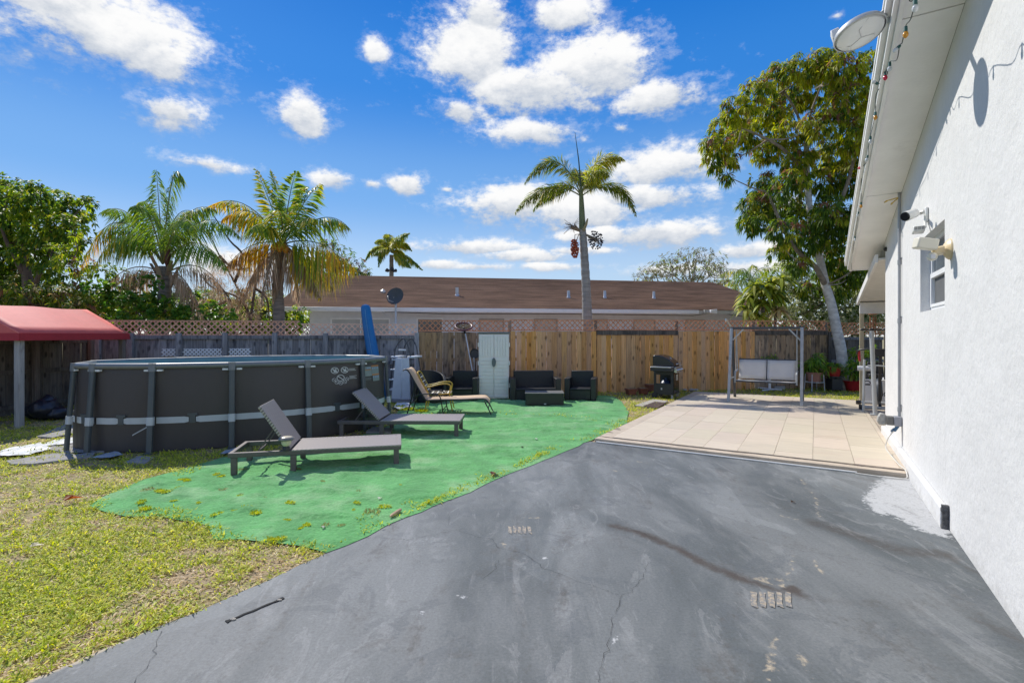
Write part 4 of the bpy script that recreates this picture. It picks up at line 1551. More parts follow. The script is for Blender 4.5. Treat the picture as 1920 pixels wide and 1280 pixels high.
# satellite dish on its pole in front of the eave
q = P(742, 556, 16.0)
ds = thing('satellite_dish', 'dark grey satellite dish on pole in front of brown roof', 'satellite dish', (q.x, q.y, 0), FR)
m = MB()
m.tube([(0, 0, 0), (0, 0, q.z - .18), (0, .03, q.z - .1)], .035, 10)
m.build('pole', MATS['galvanised_vent'], ds)
dm_ = MB()
Md = Matrix.Translation((0, -.05, q.z)) @ Matrix.Rotation(R(-22), 4, 'Z') @ Matrix.Rotation(R(72), 4, 'X')
dm_.lathe([(.001, -.0), (.10, .003), (.2, .018), (.275, .04), (.285, .052), (.275, .05), (.2, .03), (.10, .013), (.001, .010)], 24, Md)
dm_.build('reflector', mat('dark_dish', (.075, .085, .09), rough=.45, var=.1), ds)
m = MB()
m.beam((0, 0, q.z - .22), (-.05, -.02, q.z - .02), .07, .05)
m.tube([(-.02, -.02, q.z - .2), (-.2, -.35, q.z - .14), (-.22, -.42, q.z - .02)], .016, 7)
m.build('bracket', MATS['galvanised_vent'], ds)
m = MB()
m.tube([(-.03, .05, 2.32), (-.28, .02, 2.22), (-.42, 0, 2.34)], .012, 6)
m.build('cable', mat('white_cable', (.6, .6, .58)), ds)
# ================================================================== POOL
M_LINER = mat('pool_liner_woven', (.064, .057, .056), rough=.5, var=.10, scale=1.2, stretch=(1, 1, .4), bump=.12, bscale=30, fine=.12, spec=.45)
M_PLEG = mat('pool_leg_grey', (.075, .092, .10), rough=.4, var=.08, spec=.5)
M_PRAIL = mat('pool_rail_grey', (.17, .185, .195), rough=.35, var=.08, spec=.5)
M_PBAND = mat('pale_band', (.50, .54, .56), rough=.5, var=.06)
M_INNER = mat('pool_inner_liner', (.11, .18, .205), rough=.35, var=.1)
pool = thing('swimming_pool', 'oval dark grey frame pool with pale band around its side', 'pool', POOL_C, POOL_ROT)
RTOP = 1.205


def pool_hit(u, far=False, grow=0.0):
    """parametric angle where a sight direction meets the oval rim"""
    d = Vector(((u - U0) / F, 1, 0))
    c, s = math.cos(POOL_ROT), math.sin(POOL_ROT)
    o = Vector((-POOL_C.x, -POOL_C.y, 0))
    rot = lambda p: Vector(((c * p.x + s * p.y) / (POOL_A + grow), (-s * p.x + c * p.y) / (POOL_B + grow), 0))
    dd, oo = rot(d), rot(o)
    A_, B_, C_ = dd.dot(dd), dd.dot(oo), oo.dot(oo) - 1
    D_ = math.sqrt(max(B_ * B_ - A_ * C_, 0))
    t = (-B_ + (D_ if far else -D_)) / A_
    q = oo + dd * t
    return math.atan2(q.y, q.x), t


def pe(off, t, z):
    return Vector(((POOL_A + off) * math.cos(t), (POOL_B + off) * math.sin(t), z))


def pn(t):
    return math.atan2(math.sin(t) / POOL_B, math.cos(t) / POOL_A)


la = sorted([pool_hit(u)[0] % (2 * math.pi) for u in (137, 173, 285, 435, 577, 680, 724)] + [pool_hit(u, True)[0] % (2 * math.pi) for u in (175, 240, 330, 420, 505, 590, 650, 698)])
NLEG = len(la)


def wall_p(t, z, off=0.0):
    """liner: straight between the joints at the rim, bulging to the oval towards the ground"""
    t = t % (2 * math.pi)
    k = max([i for i in range(NLEG) if la[i] <= t], default=-1)
    a = la[k] - (2 * math.pi if k == -1 else 0)
    b = la[(k + 1) % NLEG] + (2 * math.pi if k == NLEG - 1 else 0)
    f = (t - a) / (b - a)
    w_ = max(0, min(1, z / 1.18)) ** 2
    ch = pe(-.035, a, z).lerp(pe(-.035, b, z), f)
    el_ = pe(-.045, t, z)
    p = el_.lerp(ch, w_)
    n = pn(t)
    o = off + .014 * math.sin(min(1, z / 1.18) * math.pi) * math.sin(f * math.pi) + .004 * math.sin(t * 61) * (1 - w_)
    return p + Vector((math.cos(n), math.sin(n), 0)) * o


m = MB()
NA = 180
zs = [0, .02, .15, .35, .5, .7, .9, 1.05, 1.15, 1.19]
vs_, fs_ = [], []
for z in zs:
    for k in range(NA):
        vs_.append(wall_p(2 * math.pi * k / NA, z, -.012 if z > 1.17 else 0))
for i in range(len(zs) - 1):
    for k in range(NA):
        a, b = i * NA + k, i * NA + (k + 1) % NA
        fs_.append((a, b, b + NA, a + NA))
m.add(vs_, fs_)
m.build('liner_wall', M_LINER, pool, fix=False)
m = MB()
vs_, fs_ = [], []
for z in (.3, 1.185):
    vs_ += [pe(-.075 - (.0 if z < 1 else .01), 2 * math.pi * k / 90, z) for k in range(90)]
fs_ = [(k, (k + 1) % 90, 90 + (k + 1) % 90, 90 + k) for k in range(90)]
m.add(vs_, fs_)
m.build('inner_liner', M_INNER, pool)
m = MB()
m.add([pe(-.07, 2 * math.pi * k / 90, 1.055) for k in range(90)], [tuple(range(90))])
wt = bpy.data.materials.new('pool_water')
wt.use_nodes = True
b_ = wt.node_tree.nodes['Principled BSDF']
b_.inputs['Base Color'].default_value = (.20, .58, .68, 1)
b_.inputs['Roughness'].default_value = .06
nn_ = nd(wt.node_tree, 'ShaderNodeTexNoise', i_Scale=7.0, i_Detail=3.0)
bb_ = nd(wt.node_tree, 'ShaderNodeBump', i_Strength=.15, i_Distance=.03)
tt_ = nd(wt.node_tree, 'ShaderNodeTexCoord')
wt.node_tree.links.new(tt_.outputs['Object'], nn_.inputs['Vector'])
wt.node_tree.links.new(nn_.outputs[0], bb_.inputs['Height'])
wt.node_tree.links.new(bb_.outputs[0], b_.inputs['Normal'])
m.build('water', wt, pool)


def rounded_bar(m, p, q, wd, dp, side):
    """rounded rectangular tube from p to q"""
    p, q, side = Vector(p), Vector(q), Vector(side).normalized()
    d = (q - p).normalized()
    o = d.cross(side).normalized()
    prof = []
    r = min(wd, dp) * .28
    for (sx, sy, a0) in ((1, 1, 0), (-1, 1, 90), (-1, -1, 180), (1, -1, 270)):
        for t in (0, 45, 90):
            prof.append((sx * (wd / 2 - r) + r * math.cos(R(a0 + t)), sy * (dp / 2 - r) + r * math.sin(R(a0 + t))))
    n = len(prof)
    vs_ = [p + side * a + o * b for a, b in prof] + [q + side * a + o * b for a, b in prof]
    fs_ = [(i, (i + 1) % n, (i + 1) % n + n, i + n) for i in range(n)] + [tuple(range(n)), tuple(range(2 * n - 1, n - 1, -1))]
    m.add(vs_, fs_)


for k, a in enumerate(la):
    n = pn(a)
    side = Vector((-math.sin(n), math.cos(n), 0))
    out = Vector((math.cos(n), math.sin(n), 0))
    top, bot = pe(-.01, a, 1.17), pe(0, a, 0) + out * .075
    m = MB()
    rounded_bar(m, top, bot, .074, .05, side)
    m.box(-.06, .06, -.05, .05, -.005, .012, Matrix.Translation(bot) @ Matrix.Rotation(n, 4, 'Z'))
    leg = m.build('leg', M_PLEG, pool)
    m = MB()
    t0, t1 = .375 / 1.17, .485 / 1.17
    rounded_bar(m, bot.lerp(top, t0), bot.lerp(top, t1), .088, .066, side)
    m.build('collar', M_PBAND, leg)
    m = MB()
    rounded_bar(m, bot.lerp(top, .94), bot.lerp(top, 1.035), .092, .07, side)
    m.build('joint', M_PRAIL, leg)
    a2 = la[(k + 1) % NLEG] + (2 * math.pi if k == NLEG - 1 else 0)
    m = MB()
    m.tube([pe(-.02, a, RTOP - .03), pe(-.02, a2, RTOP - .03)], .040, 12)
    m.build('top_rail', M_PRAIL, pool)
    for sgn in (0, 1):
        m = MB()
        f = .09 if sgn == 0 else .91
        aa = a + (a2 - a) * f
        m.box(-.012, .03, -.035, .035, -.012, .012, Matrix.Translation(wall_p(aa, 1.117, .02)) @ Matrix.Rotation(pn(aa), 4, 'Z'))
        m.build('rail_clip', mat('white_clip', (.72, .74, .74), rough=.5), pool)
    for (f0, f1) in ((.03, .455), (.545, .97)):
        m = MB()
        vs_, fs_ = [], []
        for i in range(9):
            t = f0 + (f1 - f0) * i / 8
            aa = a + (a2 - a) * t
            inset = .012 if (i == 8 and f0 < .1) or (i == 0 and f0 > .1) else 0
            vs_ += [wall_p(aa, .385 + inset, .012), wall_p(aa, .472 - inset, .012)]
            if i: fs_.append((2 * i - 2, 2 * i, 2 * i + 1, 2 * i - 1))
        m.add(vs_, fs_)
        m.build('band', M_PBAND, pool)
    am = (a + a2) / 2
    m = MB()
    Mb = Matrix.Translation(wall_p(am, .43)) @ Matrix.Rotation(pn(am), 4, 'Z')
    m.box(-.02, .016, -.035, .035, -.05, .05, Mb)
    m.box(-.02, .014, -.06, .06, .05, .082, Mb)
    m.build('buckle', M_PLEG, pool)
# loose strap end hanging below the band
m = MB()
vs_, fs_ = [], []
ta, tb = pool_hit(278)[0], pool_hit(244)[0]
for i in range(5):
    t = ta + (tb - ta) * i / 4
    z = .365 - .13 * i / 4
    vs_ += [wall_p(t, z - .008, .014), wall_p(t, z + .008, .014)]
    if i: fs_.append((2 * i - 2, 2 * i, 2 * i + 1, 2 * i - 1))
m.add(vs_, fs_)
m.build('strap_end', M_PBAND, pool)

# printed warning pictograms on the liner: a white set and a grey-and-orange notice
M_PRINT = mat('white_print', (.55, .56, .55), rough=.6, var=.05)
M_PRINTG = mat('grey_green_print', (.23, .27, .26), rough=.6, var=.1)
M_PRINTO = mat('orange_print', (.50, .22, .07), rough=.6, var=.1)
M_PRINTB = mat('blue_print', (.28, .38, .52), rough=.6, var=.1)


def pool_ray(u, v):
    t, dist = pool_hit(u, False, -.04)
    return t, H - (v - V0) / F * dist


def decal(m, a0, z0, pts, faces, lift=.010):
    vs_ = []
    sp_d = math.hypot(POOL_A * math.sin(a0), POOL_B * math.cos(a0))
    for (x, z) in pts:
        vs_.append(wall_p(a0 + x / sp_d, z0 + z, lift))
    m.add(vs_, faces)


def ring(m, a0, z0, cx, cz, r, wd, n=26, slash=True, sx=1.0):
    pts, fs_ = [], []
    for k in range(n):
        t = 2 * math.pi * k / n
        pts += [(cx + sx * r * math.cos(t), cz + r * math.sin(t)), (cx + sx * (r - wd) * math.cos(t), cz + (r - wd) * math.sin(t))]
        fs_.append((2 * k, (2 * k + 2) % (2 * n), (2 * k + 3) % (2 * n), 2 * k + 1))
    decal(m, a0, z0, pts, fs_)
    if slash:
        c = r * .72
        w2 = wd * .45
        decal(m, a0, z0, [(cx - sx * c - w2, cz + c - w2), (cx - sx * c + w2, cz + c + w2), (cx + sx * c + w2, cz - c + w2), (cx + sx * c - w2, cz - c - w2)], [(0, 1, 2, 3)], .0115)


def rect(m, a0, z0, x0, x1, zz0, zz1, lift=.010):
    decal(m, a0, z0, [(x0, zz0), (x1, zz0), (x1, zz1), (x0, zz1)], [(0, 1, 2, 3)], lift)


a0_, z0_ = pool_ray(641, 701)
m = MB()
S = 1.35
for (cx, cz, r) in ((-.075, .063, .052), (.055, .063, .052), (-.005, -.062, .053)):
    ring(m, a0_, z0_, cx * S, cz, r, .010, sx=S)
for k in range(5):
    t = R(200 + 35 * k)
    ring(m, a0_, z0_, (-.005 + .092 * math.cos(t)) * S, -.055 + .092 * math.sin(t), .028, .006, 18, sx=S)
# small figures inside
for (cx, cz) in ((-.075, .063), (.055, .063)):
    decal(m, a0_, z0_, [(cx * S + x * S, cz + z) for x, z in ((-.018, -.03), (.024, -.03), (.022, .005), (.004, .012), (-.028, .012), (-.03, .002), (-.012, 0))], [(0, 1, 2, 3, 4, 5, 6)])
    ring(m, a0_, z0_, (cx + .014) * S, cz + .022, .010, .009, 10, False, S)
decal(m, a0_, z0_, [((-.005 + x) * S, -.062 + z) for x, z in ((-.03, .018), (-.024, .026), (.03, -.018), (.024, -.026))], [(0, 1, 2, 3)])
for (zz, n_) in ((.075, 3), (-.045, 4)):
    for k in range(n_):
        rect(m, a0_, z0_, (.115) * S, (.115 + random.uniform(.07, .11)) * S, zz - k * .014, zz - k * .014 + .006)
m.build('warning_print', M_PRINT, pool, smooth=False)
a1_, z1_ = pool_ray(697, 699)
W_ = .30
m = MB()
rect(m, a1_, z1_, -W_ * .9, W_ * .15, -.05, .115)
rect(m, a1_, z1_, W_ * .17, W_ * .95, -.03, .10)
rect(m, a1_, z1_, W_ * .2, W_ * .95, -.145, -.05)
for k in range(6):
    rect(m, a1_, z1_, -W_ * .9, W_ * .1 - random.random() * .05, -.075 - k * .008, -.072 - k * .008)
m.build('warning_print', M_PRINTG, pool, smooth=False)
m = MB()
for (x0, x1, a, b) in ((W_ * .15, W_ * .95, .105, .128), (-W_ * .5, W_ * .12, .055, .066), (W_ * .15, W_ * .95, -.045, -.022)):
    rect(m, a1_, z1_, x0, x1, a, b, .0118)
m.build('warning_print', M_PRINTO, pool, smooth=False)
m = MB()
for k in range(4):
    rect(m, a1_, z1_, W_ * (.2 + .19 * k), W_ * (.2 + .19 * k + .12), .065, .098, .0118)
    rect(m, a1_, z1_, W_ * (.24 + .18 * k), W_ * (.24 + .18 * k + .10), -.09, -.055, .0118)
rect(m, a1_, z1_, -W_ * .35, W_ * .05, .08, .10, .0118)
m.build('warning_print', M_PRINTB, pool, smooth=False)
for o_ in KIDS(pool):
    if o_.name.startswith('warning_print'): o_['kind'] = 'stuff'

# paving slabs and plastic sheeting at the foot of the pool
M_SLAB = mat('grey_paver', (.30, .29, .28), rough=.9, var=.2, bump=.5, bscale=50, stain=(.18, .17, .15))


def slab(pts, z, th, label, m_=None, name='paving_slab', cat='paving slab', group=None):
    q = [G(*p, ) for p in pts]
    mm = MB()
    mm.prism([(a.x, a.y) for a in q], z, z + th, axis='z')
    o = mm.build(name, m_ or M_SLAB, bevel=.006)
    return tag(o, label, cat, group)


slab([(12, 866), (100, 852), (180, 850), (172, 858), (60, 872), (20, 872)], -.02, .04, 'long pale concrete slab lying at left foot of the pool')
slab([(68, 820), (125, 796), (142, 799), (140, 813), (100, 822)], -.02, .042, 'broad grey concrete slab between canopy and pool, farthest from the camera')
slab([(80, 842), (150, 828), (196, 848), (140, 854)], -.02, .04, 'grey concrete slab under the leftmost pool leg')
slab([(232, 868), (262, 856), (290, 859), (272, 870)], -.02, .037, 'small grey slab at the foot of pool leg in the grass')
slab([(686, 815), (700, 806), (736, 808), (733, 816)], .015, .045, 'square grey paver under the middle of farther wicker lounger')
slab([(650, 830), (664, 821), (690, 824), (680, 832)], .015, .02, 'flat grey paver on the green carpet between the wicker loungers')
slab([(733, 755), (742, 746), (785, 747), (782, 756)], .005, .05, 'pale concrete slab under white pool ladder panel')
M_PLAST = mat('pale_blue_plastic_sheet', (.36, .40, .44), rough=.5, var=.12, scale=4, bump=.6, bscale=14, spec=.6)


def crumple(pts, z, amp, label, name='plastic_sheet', m_=None, cat='plastic sheet', sc_=4):
    q = [G(*p) for p in pts]
    o = sheet(name, [(a.x, a.y) for a in q], .035, lambda x, y: z + amp * np.abs(2 * fbm(x * sc_, y * sc_, 51, 3) - 1) + amp * .6 * fbm(x * 11, y * 11, 9, 2), m_ or M_PLAST, edge=.04)
    return tag(o, label, cat)


crumple([(0, 848), (40, 838), (75, 832), (95, 843), (75, 851), (30, 858), (0, 860)], .008, .035, 'pale blue plastic sheet crumpled on grass at far left')
crumple([(70, 838), (100, 827), (150, 822), (150, 832), (110, 838)], .006, .035, 'pale blue plastic sheet lying on slab beside leftmost pool leg')
crumple([(170, 862), (215, 850), (232, 855), (205, 862)], .02, .03, 'strip of pale plastic sheet poking from under pool front')
crumple([(408, 858), (425, 847), (455, 842), (440, 851)], .02, .03, 'pale plastic sheet corner poking out near first lounger head')
crumple([(736, 768), (745, 757), (766, 757), (772, 766), (752, 770)], .015, .05, 'crumpled white and blue plastic beside pool edge near ladder', m_=mat('white_blue_plastic', (.62, .66, .70), rough=.4, var=.3, scale=14, stain=(.08, .25, .5), stain_scale=6, stain_lo=.58, stain_hi=.66))

# ================================================================== WICKER LOUNGERS
M_WEAVE = weave_mat('brown_wicker', (.33, .29, .27), 42, 42, rough=.42, bump=.7)
M_LFRAME = mat('brown_lounger_frame', (.115, .098, .095), rough=.5, var=.15, scale=20)


def lounger(label, loc, rz, ang):
    L, W, Z = 1.86, .68, .262
    t = thing('sun_lounger', label, 'sun lounger', loc, rz, 'brown wicker loungers on the green carpet')
    m = MB()
    for y in (.025, W - .025):
        m.box(-.03, L + .03, y - .025, y + .025, Z - .055, Z)
    m.box(-.03, .02, .05, W - .05, Z - .055, Z)
    m.box(L - .02, L + .03, .05, W - .05, Z - .055, Z)
    m.box(.60, .645, .05, W - .05, Z - .05, Z - .005)
    m.build('frame', M_LFRAME, t, bevel=.006)
    for x in (.03, .66, L - .03):
        for y in (.03, W - .03):
            m = MB()
            m.box(x - .032, x + .032, y - .025, y + .025, .012, Z - .055)
            m.build('leg', M_LFRAME, t, bevel=.006)
    m = MB()
    m.box(.645, L - .02, .05, W - .05, Z - .03, Z + .004)
    m.box(.645, L + .032, -.002, .05, Z - .012, Z + .006)
    m.box(.645, L + .032, W - .05, W + .002, Z - .012, Z + .006)
    m.box(L - .02, L + .032, .05, W - .05, Z - .012, Z + .006)
    m.build('seat', M_WEAVE, t, bevel=.004)
    c, s = math.cos(ang), math.sin(ang)
    hx, BL = .62, .60
    M = Matrix.Translation((hx, 0, Z + .01)) @ Matrix.Rotation(math.pi - ang, 4, 'Y').inverted()
    M = Matrix(((-c, 0, -s, hx), (0, 1, 0, 0), (s, 0, -c, Z + .012), (0, 0, 0, 1)))
    m = MB()
    m.box(0, BL, .015, W - .015, -.018, .018, M)
    m.build('backrest', M_WEAVE, t, bevel=.006)
    for y in (.12, W - .12):
        p = Vector((hx - c * BL * .55, y, Z + s * BL * .55 - .02))
        m = MB()
        m.beam(p, (hx - c * BL * .55 - .20, y, Z - .04), .022, .012)
        m.build('brace', M_LFRAME, t)
    m = MB()
    m.tube([(hx - c * BL * .55 - .20, .03, Z - .035), (hx - c * BL * .55 - .20, W - .03, Z - .035)], .011, 8)
    m.build('brace_rod', M_LFRAME, t)
    return t


lounger('brown wicker sun lounger nearest the lawn, with a solar lamp on its frame', (-3.188, 5.675, 0), R(13), R(57))
lounger('brown wicker sun lounger standing beside the oval pool, backrest half raised', (-2.70, 7.83, 0), R(-.8), R(46))
# solar lamp
q = Vector((-3.188, 5.675, 0)) + Matrix.Rotation(R(13), 3, 'Z') @ Vector((.585, .02, .262))
sl = thing('solar_lamp', 'small solar garden lamp with cream globe on lounger frame', 'lamp', q)
M_BLKP = mat('black_plastic', (.025, .025, .027), rough=.45, var=.15)
m = MB()
m.lathe([(.001, 0), (.040, 0), (.040, .035), (.030, .05), (.001, .05)], 14)
m.build('base', M_BLKP, sl)
m = MB()
m.lathe([(.028, .05), (.052, .075), (.055, .10), (.048, .125)], 16)
m.build('lamp_shade', mat('cream_lens', (.62, .57, .42), rough=.25, var=.1), sl)
m = MB()
m.lathe([(.001, .125), (.085, .122), (.09, .135), (.075, .152), (.001, .160)], 20)
m.build('cap', mat('grey_lamp_cap', (.20, .19, .17), rough=.4), sl)
m = MB()
m.lathe([(.001, .1605), (.055, .1595), (.062, .156)], 20)
m.build('solar_panel', mat('cream_panel', (.55, .50, .38), rough=.3), sl)

# ================================================================== TAN SLING CHAISE
M_BLKM = mat('black_metal_tube', (.022, .022, .024), rough=.4, var=.1)
M_SLING = mat('tan_sling', (.55, .40, .26), rough=.75, var=.08, scale=30, fine=.2, bscale=200)
cz_ = thing('chaise_longue', 'tan sling chaise with curved black metal frame and arms', 'chaise longue', (-2.13, 9.92, 0), R(0))
prof = smooth_path([Vector(p) for p in ((-.03, 0, .905), (.03, 0, .925), (.10, 0, .865), (.25, 0, .60), (.42, 0, .325))], 5) + smooth_path([Vector(p) for p in ((.44, 0, .318), (.7, 0, .325), (1.1, 0, .33), (1.45, 0, .345), (1.60, 0, .335), (1.68, 0, .25))], 5)
m = MB()
vs_, fs_ = [], []
for i, p in enumerate(prof):
    vs_ += [(p.x, .02, p.z), (p.x, .60, p.z)]
    if i: fs_.append((2 * i - 2, 2 * i, 2 * i + 1, 2 * i - 1))
m.add(vs_, fs_)
o = m.build('sling', M_SLING, cz_)
o.modifiers.new('s', 'SOLIDIFY').thickness = .008
for y in (.0, .62):
    m = MB()
    m.tube([Vector((p.x, y, p.z - .008)) for p in prof], .013, 8)
    m.build('side_rail', M_BLKM, cz_)
    m = MB()
    m.tube(smooth_path([Vector(p) for p in ((.22, y, .62), (.17, y, .45), (.09, y, .15), (.04, y, .0))], 4), .012, 8)
    m.build('leg', M_BLKM, cz_)
    m = MB()
    m.tube(smooth_path([Vector(p) for p in ((.18, y - .03, .36), (.28, y - .04, .42), (.45, y - .04, .44), (.66, y - .03, .43), (.72, y, .33), (.76, y, .1), (.79, y, .0))], 4), .012, 8)
    m.build('arm', M_BLKM, cz_)
    m = MB()
    m.tube([(1.58, y, .30), (1.66, y, .15), (1.73, y, .0)], .012, 8)
    m.build('leg', M_BLKM, cz_)
m = MB()
for (x, z) in ((.13, .25), (.76, .12), (1.66, .15)):
    m.tube([(x, 0, z), (x, .62, z)], .010, 7)
m.build('cross_rod', M_BLKM, cz_)

# ================================================================== YELLOW STRAP CHAIR
M_YEL = mat('yellow_tube', (.52, .36, .05), rough=.4, var=.1)
M_STW = mat('white_strap', (.66, .62, .52), rough=.6, var=.06)
M_STT = mat('brown_strap', (.18, .14, .09), rough=.6, var=.1)
yc = thing('garden_chair', 'yellow tube garden chair with cream and brown straps', 'chair', (-1.84, 10.42, .012), R(3))
for y in (0, .50):
    m = MB()
    m.tube(smooth_path([Vector(p) for p in ((.03, y, 0), (.07, y, .22), (.10, y, .37), (-.02, y, .60), (-.10, y, .76))], 4), .014, 8)
    m.build('back_leg', M_YEL, yc)
    m = MB()
    m.tube(smooth_path([Vector(p) for p in ((.60, y, 0), (.56, y, .2), (.54, y, .37), (.56, y, .52), (.50, y, .57), (.36, y, .57), (.15, y, .52), (.02, y, .50))], 4), .014, 8)
    m.build('arm', M_YEL, yc)
    m = MB()
    m.tube([(.10, y, .37), (.30, y, .355), (.56, y, .37)], .012, 8)
    m.build('seat_rail', M_YEL, yc)
m = MB()
m.tube(smooth_path([Vector(p) for p in ((-.10, 0, .76), (-.125, .04, .80), (-.13, .12, .815), (-.13, .38, .815), (-.125, .46, .80), (-.10, .5, .76))], 4), .014, 8)
m.build('top_rail', M_YEL, yc)
for k in range(9):
    t = k / 8
    x, z = .09 - .19 * t, .39 + .36 * t
    m = MB()
    m.beam((x + .004, .0, z), (x + .004, .5, z), .006, .030, up=(-.5, 0, .85))
    m.build('strap', M_STW if k % 2 else M_STT, yc)
for k in range(9):
    x = .12 + .43 * k / 8
    m = MB()
    m.box(x - .018, x + .018, 0, .5, .372, .378)
    m.build('strap', M_STW if k % 2 else M_STT, yc)

# ================================================================== BLACK WICKER SET
M_BLKW = weave_mat('black_wicker', (.020, .021, .022), 55, 55, rough=.42, bump=.5)


def wicker_seat(name, label, cat, loc, rz, w_, d=.72, h=.66, arm=.13, ah=.54, sh=.30, group=None, mt=None):
    t = thing(name, label, cat, loc, rz, group)
    mt = mt or M_BLKW
    for nm, bx in (('base', (-w_ / 2 + arm, w_ / 2 - arm, .02, d - .1, .03, sh - .04)), ('seat', (-w_ / 2 + arm, w_ / 2 - arm, -.01, d - .16, sh - .038, sh)),
                   ('arm', (-w_ / 2, -w_ / 2 + arm - .002, 0, d - .02, .02, ah)), ('arm', (w_ / 2 - arm + .002, w_ / 2, 0, d - .02, .02, ah)),
                   ('backrest', (-w_ / 2 + arm * .8, w_ / 2 - arm * .8, d - .15, d, sh * .5, h))):
        m = MB()
        m.box(*bx)
        m.build(nm, mt, t, bevel=.012)
    for (x, y) in ((-w_ / 2 + .04, .04), (w_ / 2 - .04, .04), (-w_ / 2 + .04, d - .06), (w_ / 2 - .04, d - .06)):
        m = MB()
        m.tube([(x, y, 0), (x, y, .03)], .02, 8)
        m.build('foot', M_BLKP, t)
    return t


sp = G(1003, 752)
wicker_seat('sofa', 'black wicker two-seat sofa between cabinet and wicker armchair', 'sofa', (sp.x + .02, 12.05, .012), R(3), 1.22, h=.69)
sp = G(1087, 752)
wicker_seat('armchair', 'black wicker armchair to the right of the two-seat sofa', 'armchair', (sp.x + .0, 12.08, .012), R(-13), .76, h=.69, group='black wicker armchairs')
sp = G(865, 748)
wicker_seat('armchair', 'black wicker armchair with pale lit arms left of the cabinet', 'armchair', (sp.x + .03, 12.1, .012), R(-4), .82, h=.68, ah=.55, group='black wicker armchairs')
ct = thing('coffee_table', 'low black wicker box coffee table before the sofa', 'coffee table', ((1021 - 960) / 940 * 11.25, 11.22, .012), R(-2))
m = MB()
m.box(-.43, .43, 0, .52, .02, .275)
m.build('body', M_BLKW, ct, bevel=.01)
m = MB()
m.box(-.44, .44, -.01, .53, .277, .292)
m.build('tabletop', mat('dark_table_top', (.21, .21, .20), rough=.3, var=.1), ct, bevel=.004)
m = MB()
m.box(-.012, .035, -.004, .002, .035, .06)
m.build('care_tag', M_PRINT, ct)
# barrel chair
bc = thing('barrel_chair', 'rounded black wicker barrel chair behind the tan chaise', 'chair', ((806 - 960) / 940 * 11.9, 11.85, .012), R(20))
m = MB()
outer, inner = [], []
for k in range(19):
    a = R(-15 + 210 * k / 18)
    hz = .50 + .24 * math.sin(max(0, min(math.pi, (k / 18) * math.pi))) ** .7
    outer.append((.38 * math.cos(a), .36 * math.sin(a), hz))
vs_, fs_ = [], []
for (x, y, z) in outer:
    vs_ += [(x, y, .04), (x * 1.04, y * 1.04, z), (x * .86, y * .86, z), (x * .84, y * .84, .04)]
for k in range(18):
    a = 4 * k
    for j in range(4):
        fs_.append((a + j, a + (j + 1) % 4, a + 4 + (j + 1) % 4, a + 4 + j))
fs_ += [(0, 1, 2, 3), (72, 73, 74, 75)]
m.add(vs_, fs_)
m.build('backrest', M_BLKW, bc, bevel=.01)
m = MB()
m.lathe([(.001, .30), (.31, .30), (.32, .26), (.30, .03), (.001, .03)], 22)
m.build('seat', M_BLKW, bc)

# ================================================================== STORAGE CABINET
M_RESIN = mat('pale_green_resin', (.88, .81, .765), rough=.5, var=.04, scale=3, stain=(.50, .55, .5), bump=.08, bscale=60)
M_RESD = mat('dark_grey_resin', (.13, .15, .15), rough=.5, var=.1)
cb = thing('storage_cabinet', 'tall pale green resin storage cabinet with double doors', 'cabinet', ((926 - 960) / 940 * 12.32, 12.32, .01), R(1.5))
CW, CD, CH = .745, .46, 1.62
m = MB()
m.box(-CW / 2, CW / 2, .035, CD, .02, CH)
m.build('body', M_RESIN, cb, bevel=.01)
m = MB()
m.box(-CW / 2 - .02, CW / 2 + .02, -.01, CD + .02, CH, CH + .045)
m.build('lid', M_RESD, cb, bevel=.012)
for (x0, x1) in ((-CW / 2 + .006, -.004), (.004, CW / 2 - .006)):
    dr = MB()
    dr.box(x0, x1, .012, .033, .04, CH - .01)
    door = dr.build('door', M_RESIN, cb, bevel=.004)
    dw = (x1 - x0)
    for k in range(5):
        s = MB()
        s.box(x0 + .012 + (dw - .024) * k / 5 + .007, x0 + .012 + (dw - .024) * (k + 1) / 5 - .007, -.006, .014, 1.06, CH - .04)
        s.build('panel', M_RESIN, door, bevel=.003)
    for k in range(11):
        s = MB()
        s.box(x0 + .012, x1 - .012, -.006, .014, .065 + .0895 * k, .065 + .0895 * (k + 1) - .014)
        s.build('slat', M_RESIN, door, bevel=.003)
m = MB()
m.lathe([(.001, .0), (.035, .0), (.05, -.02), (.05, -.03), (.001, -.03)], 18, Matrix.Translation((0, -.012, .92)) @ Matrix.Scale(2.3, 4, (0, 0, 1)) @ Matrix.Rotation(R(90), 4, 'X').inverted())
m.build('handle', M_RESD, cb)
for x in (-CW / 2 - .012, CW / 2 + .012):
    for z in (.35, .9, 1.35):
        m = MB()
        m.box(x - .012, x + .012, .03, .08, z - .05, z + .05)
        m.build('hinge', M_RESIN, cb)

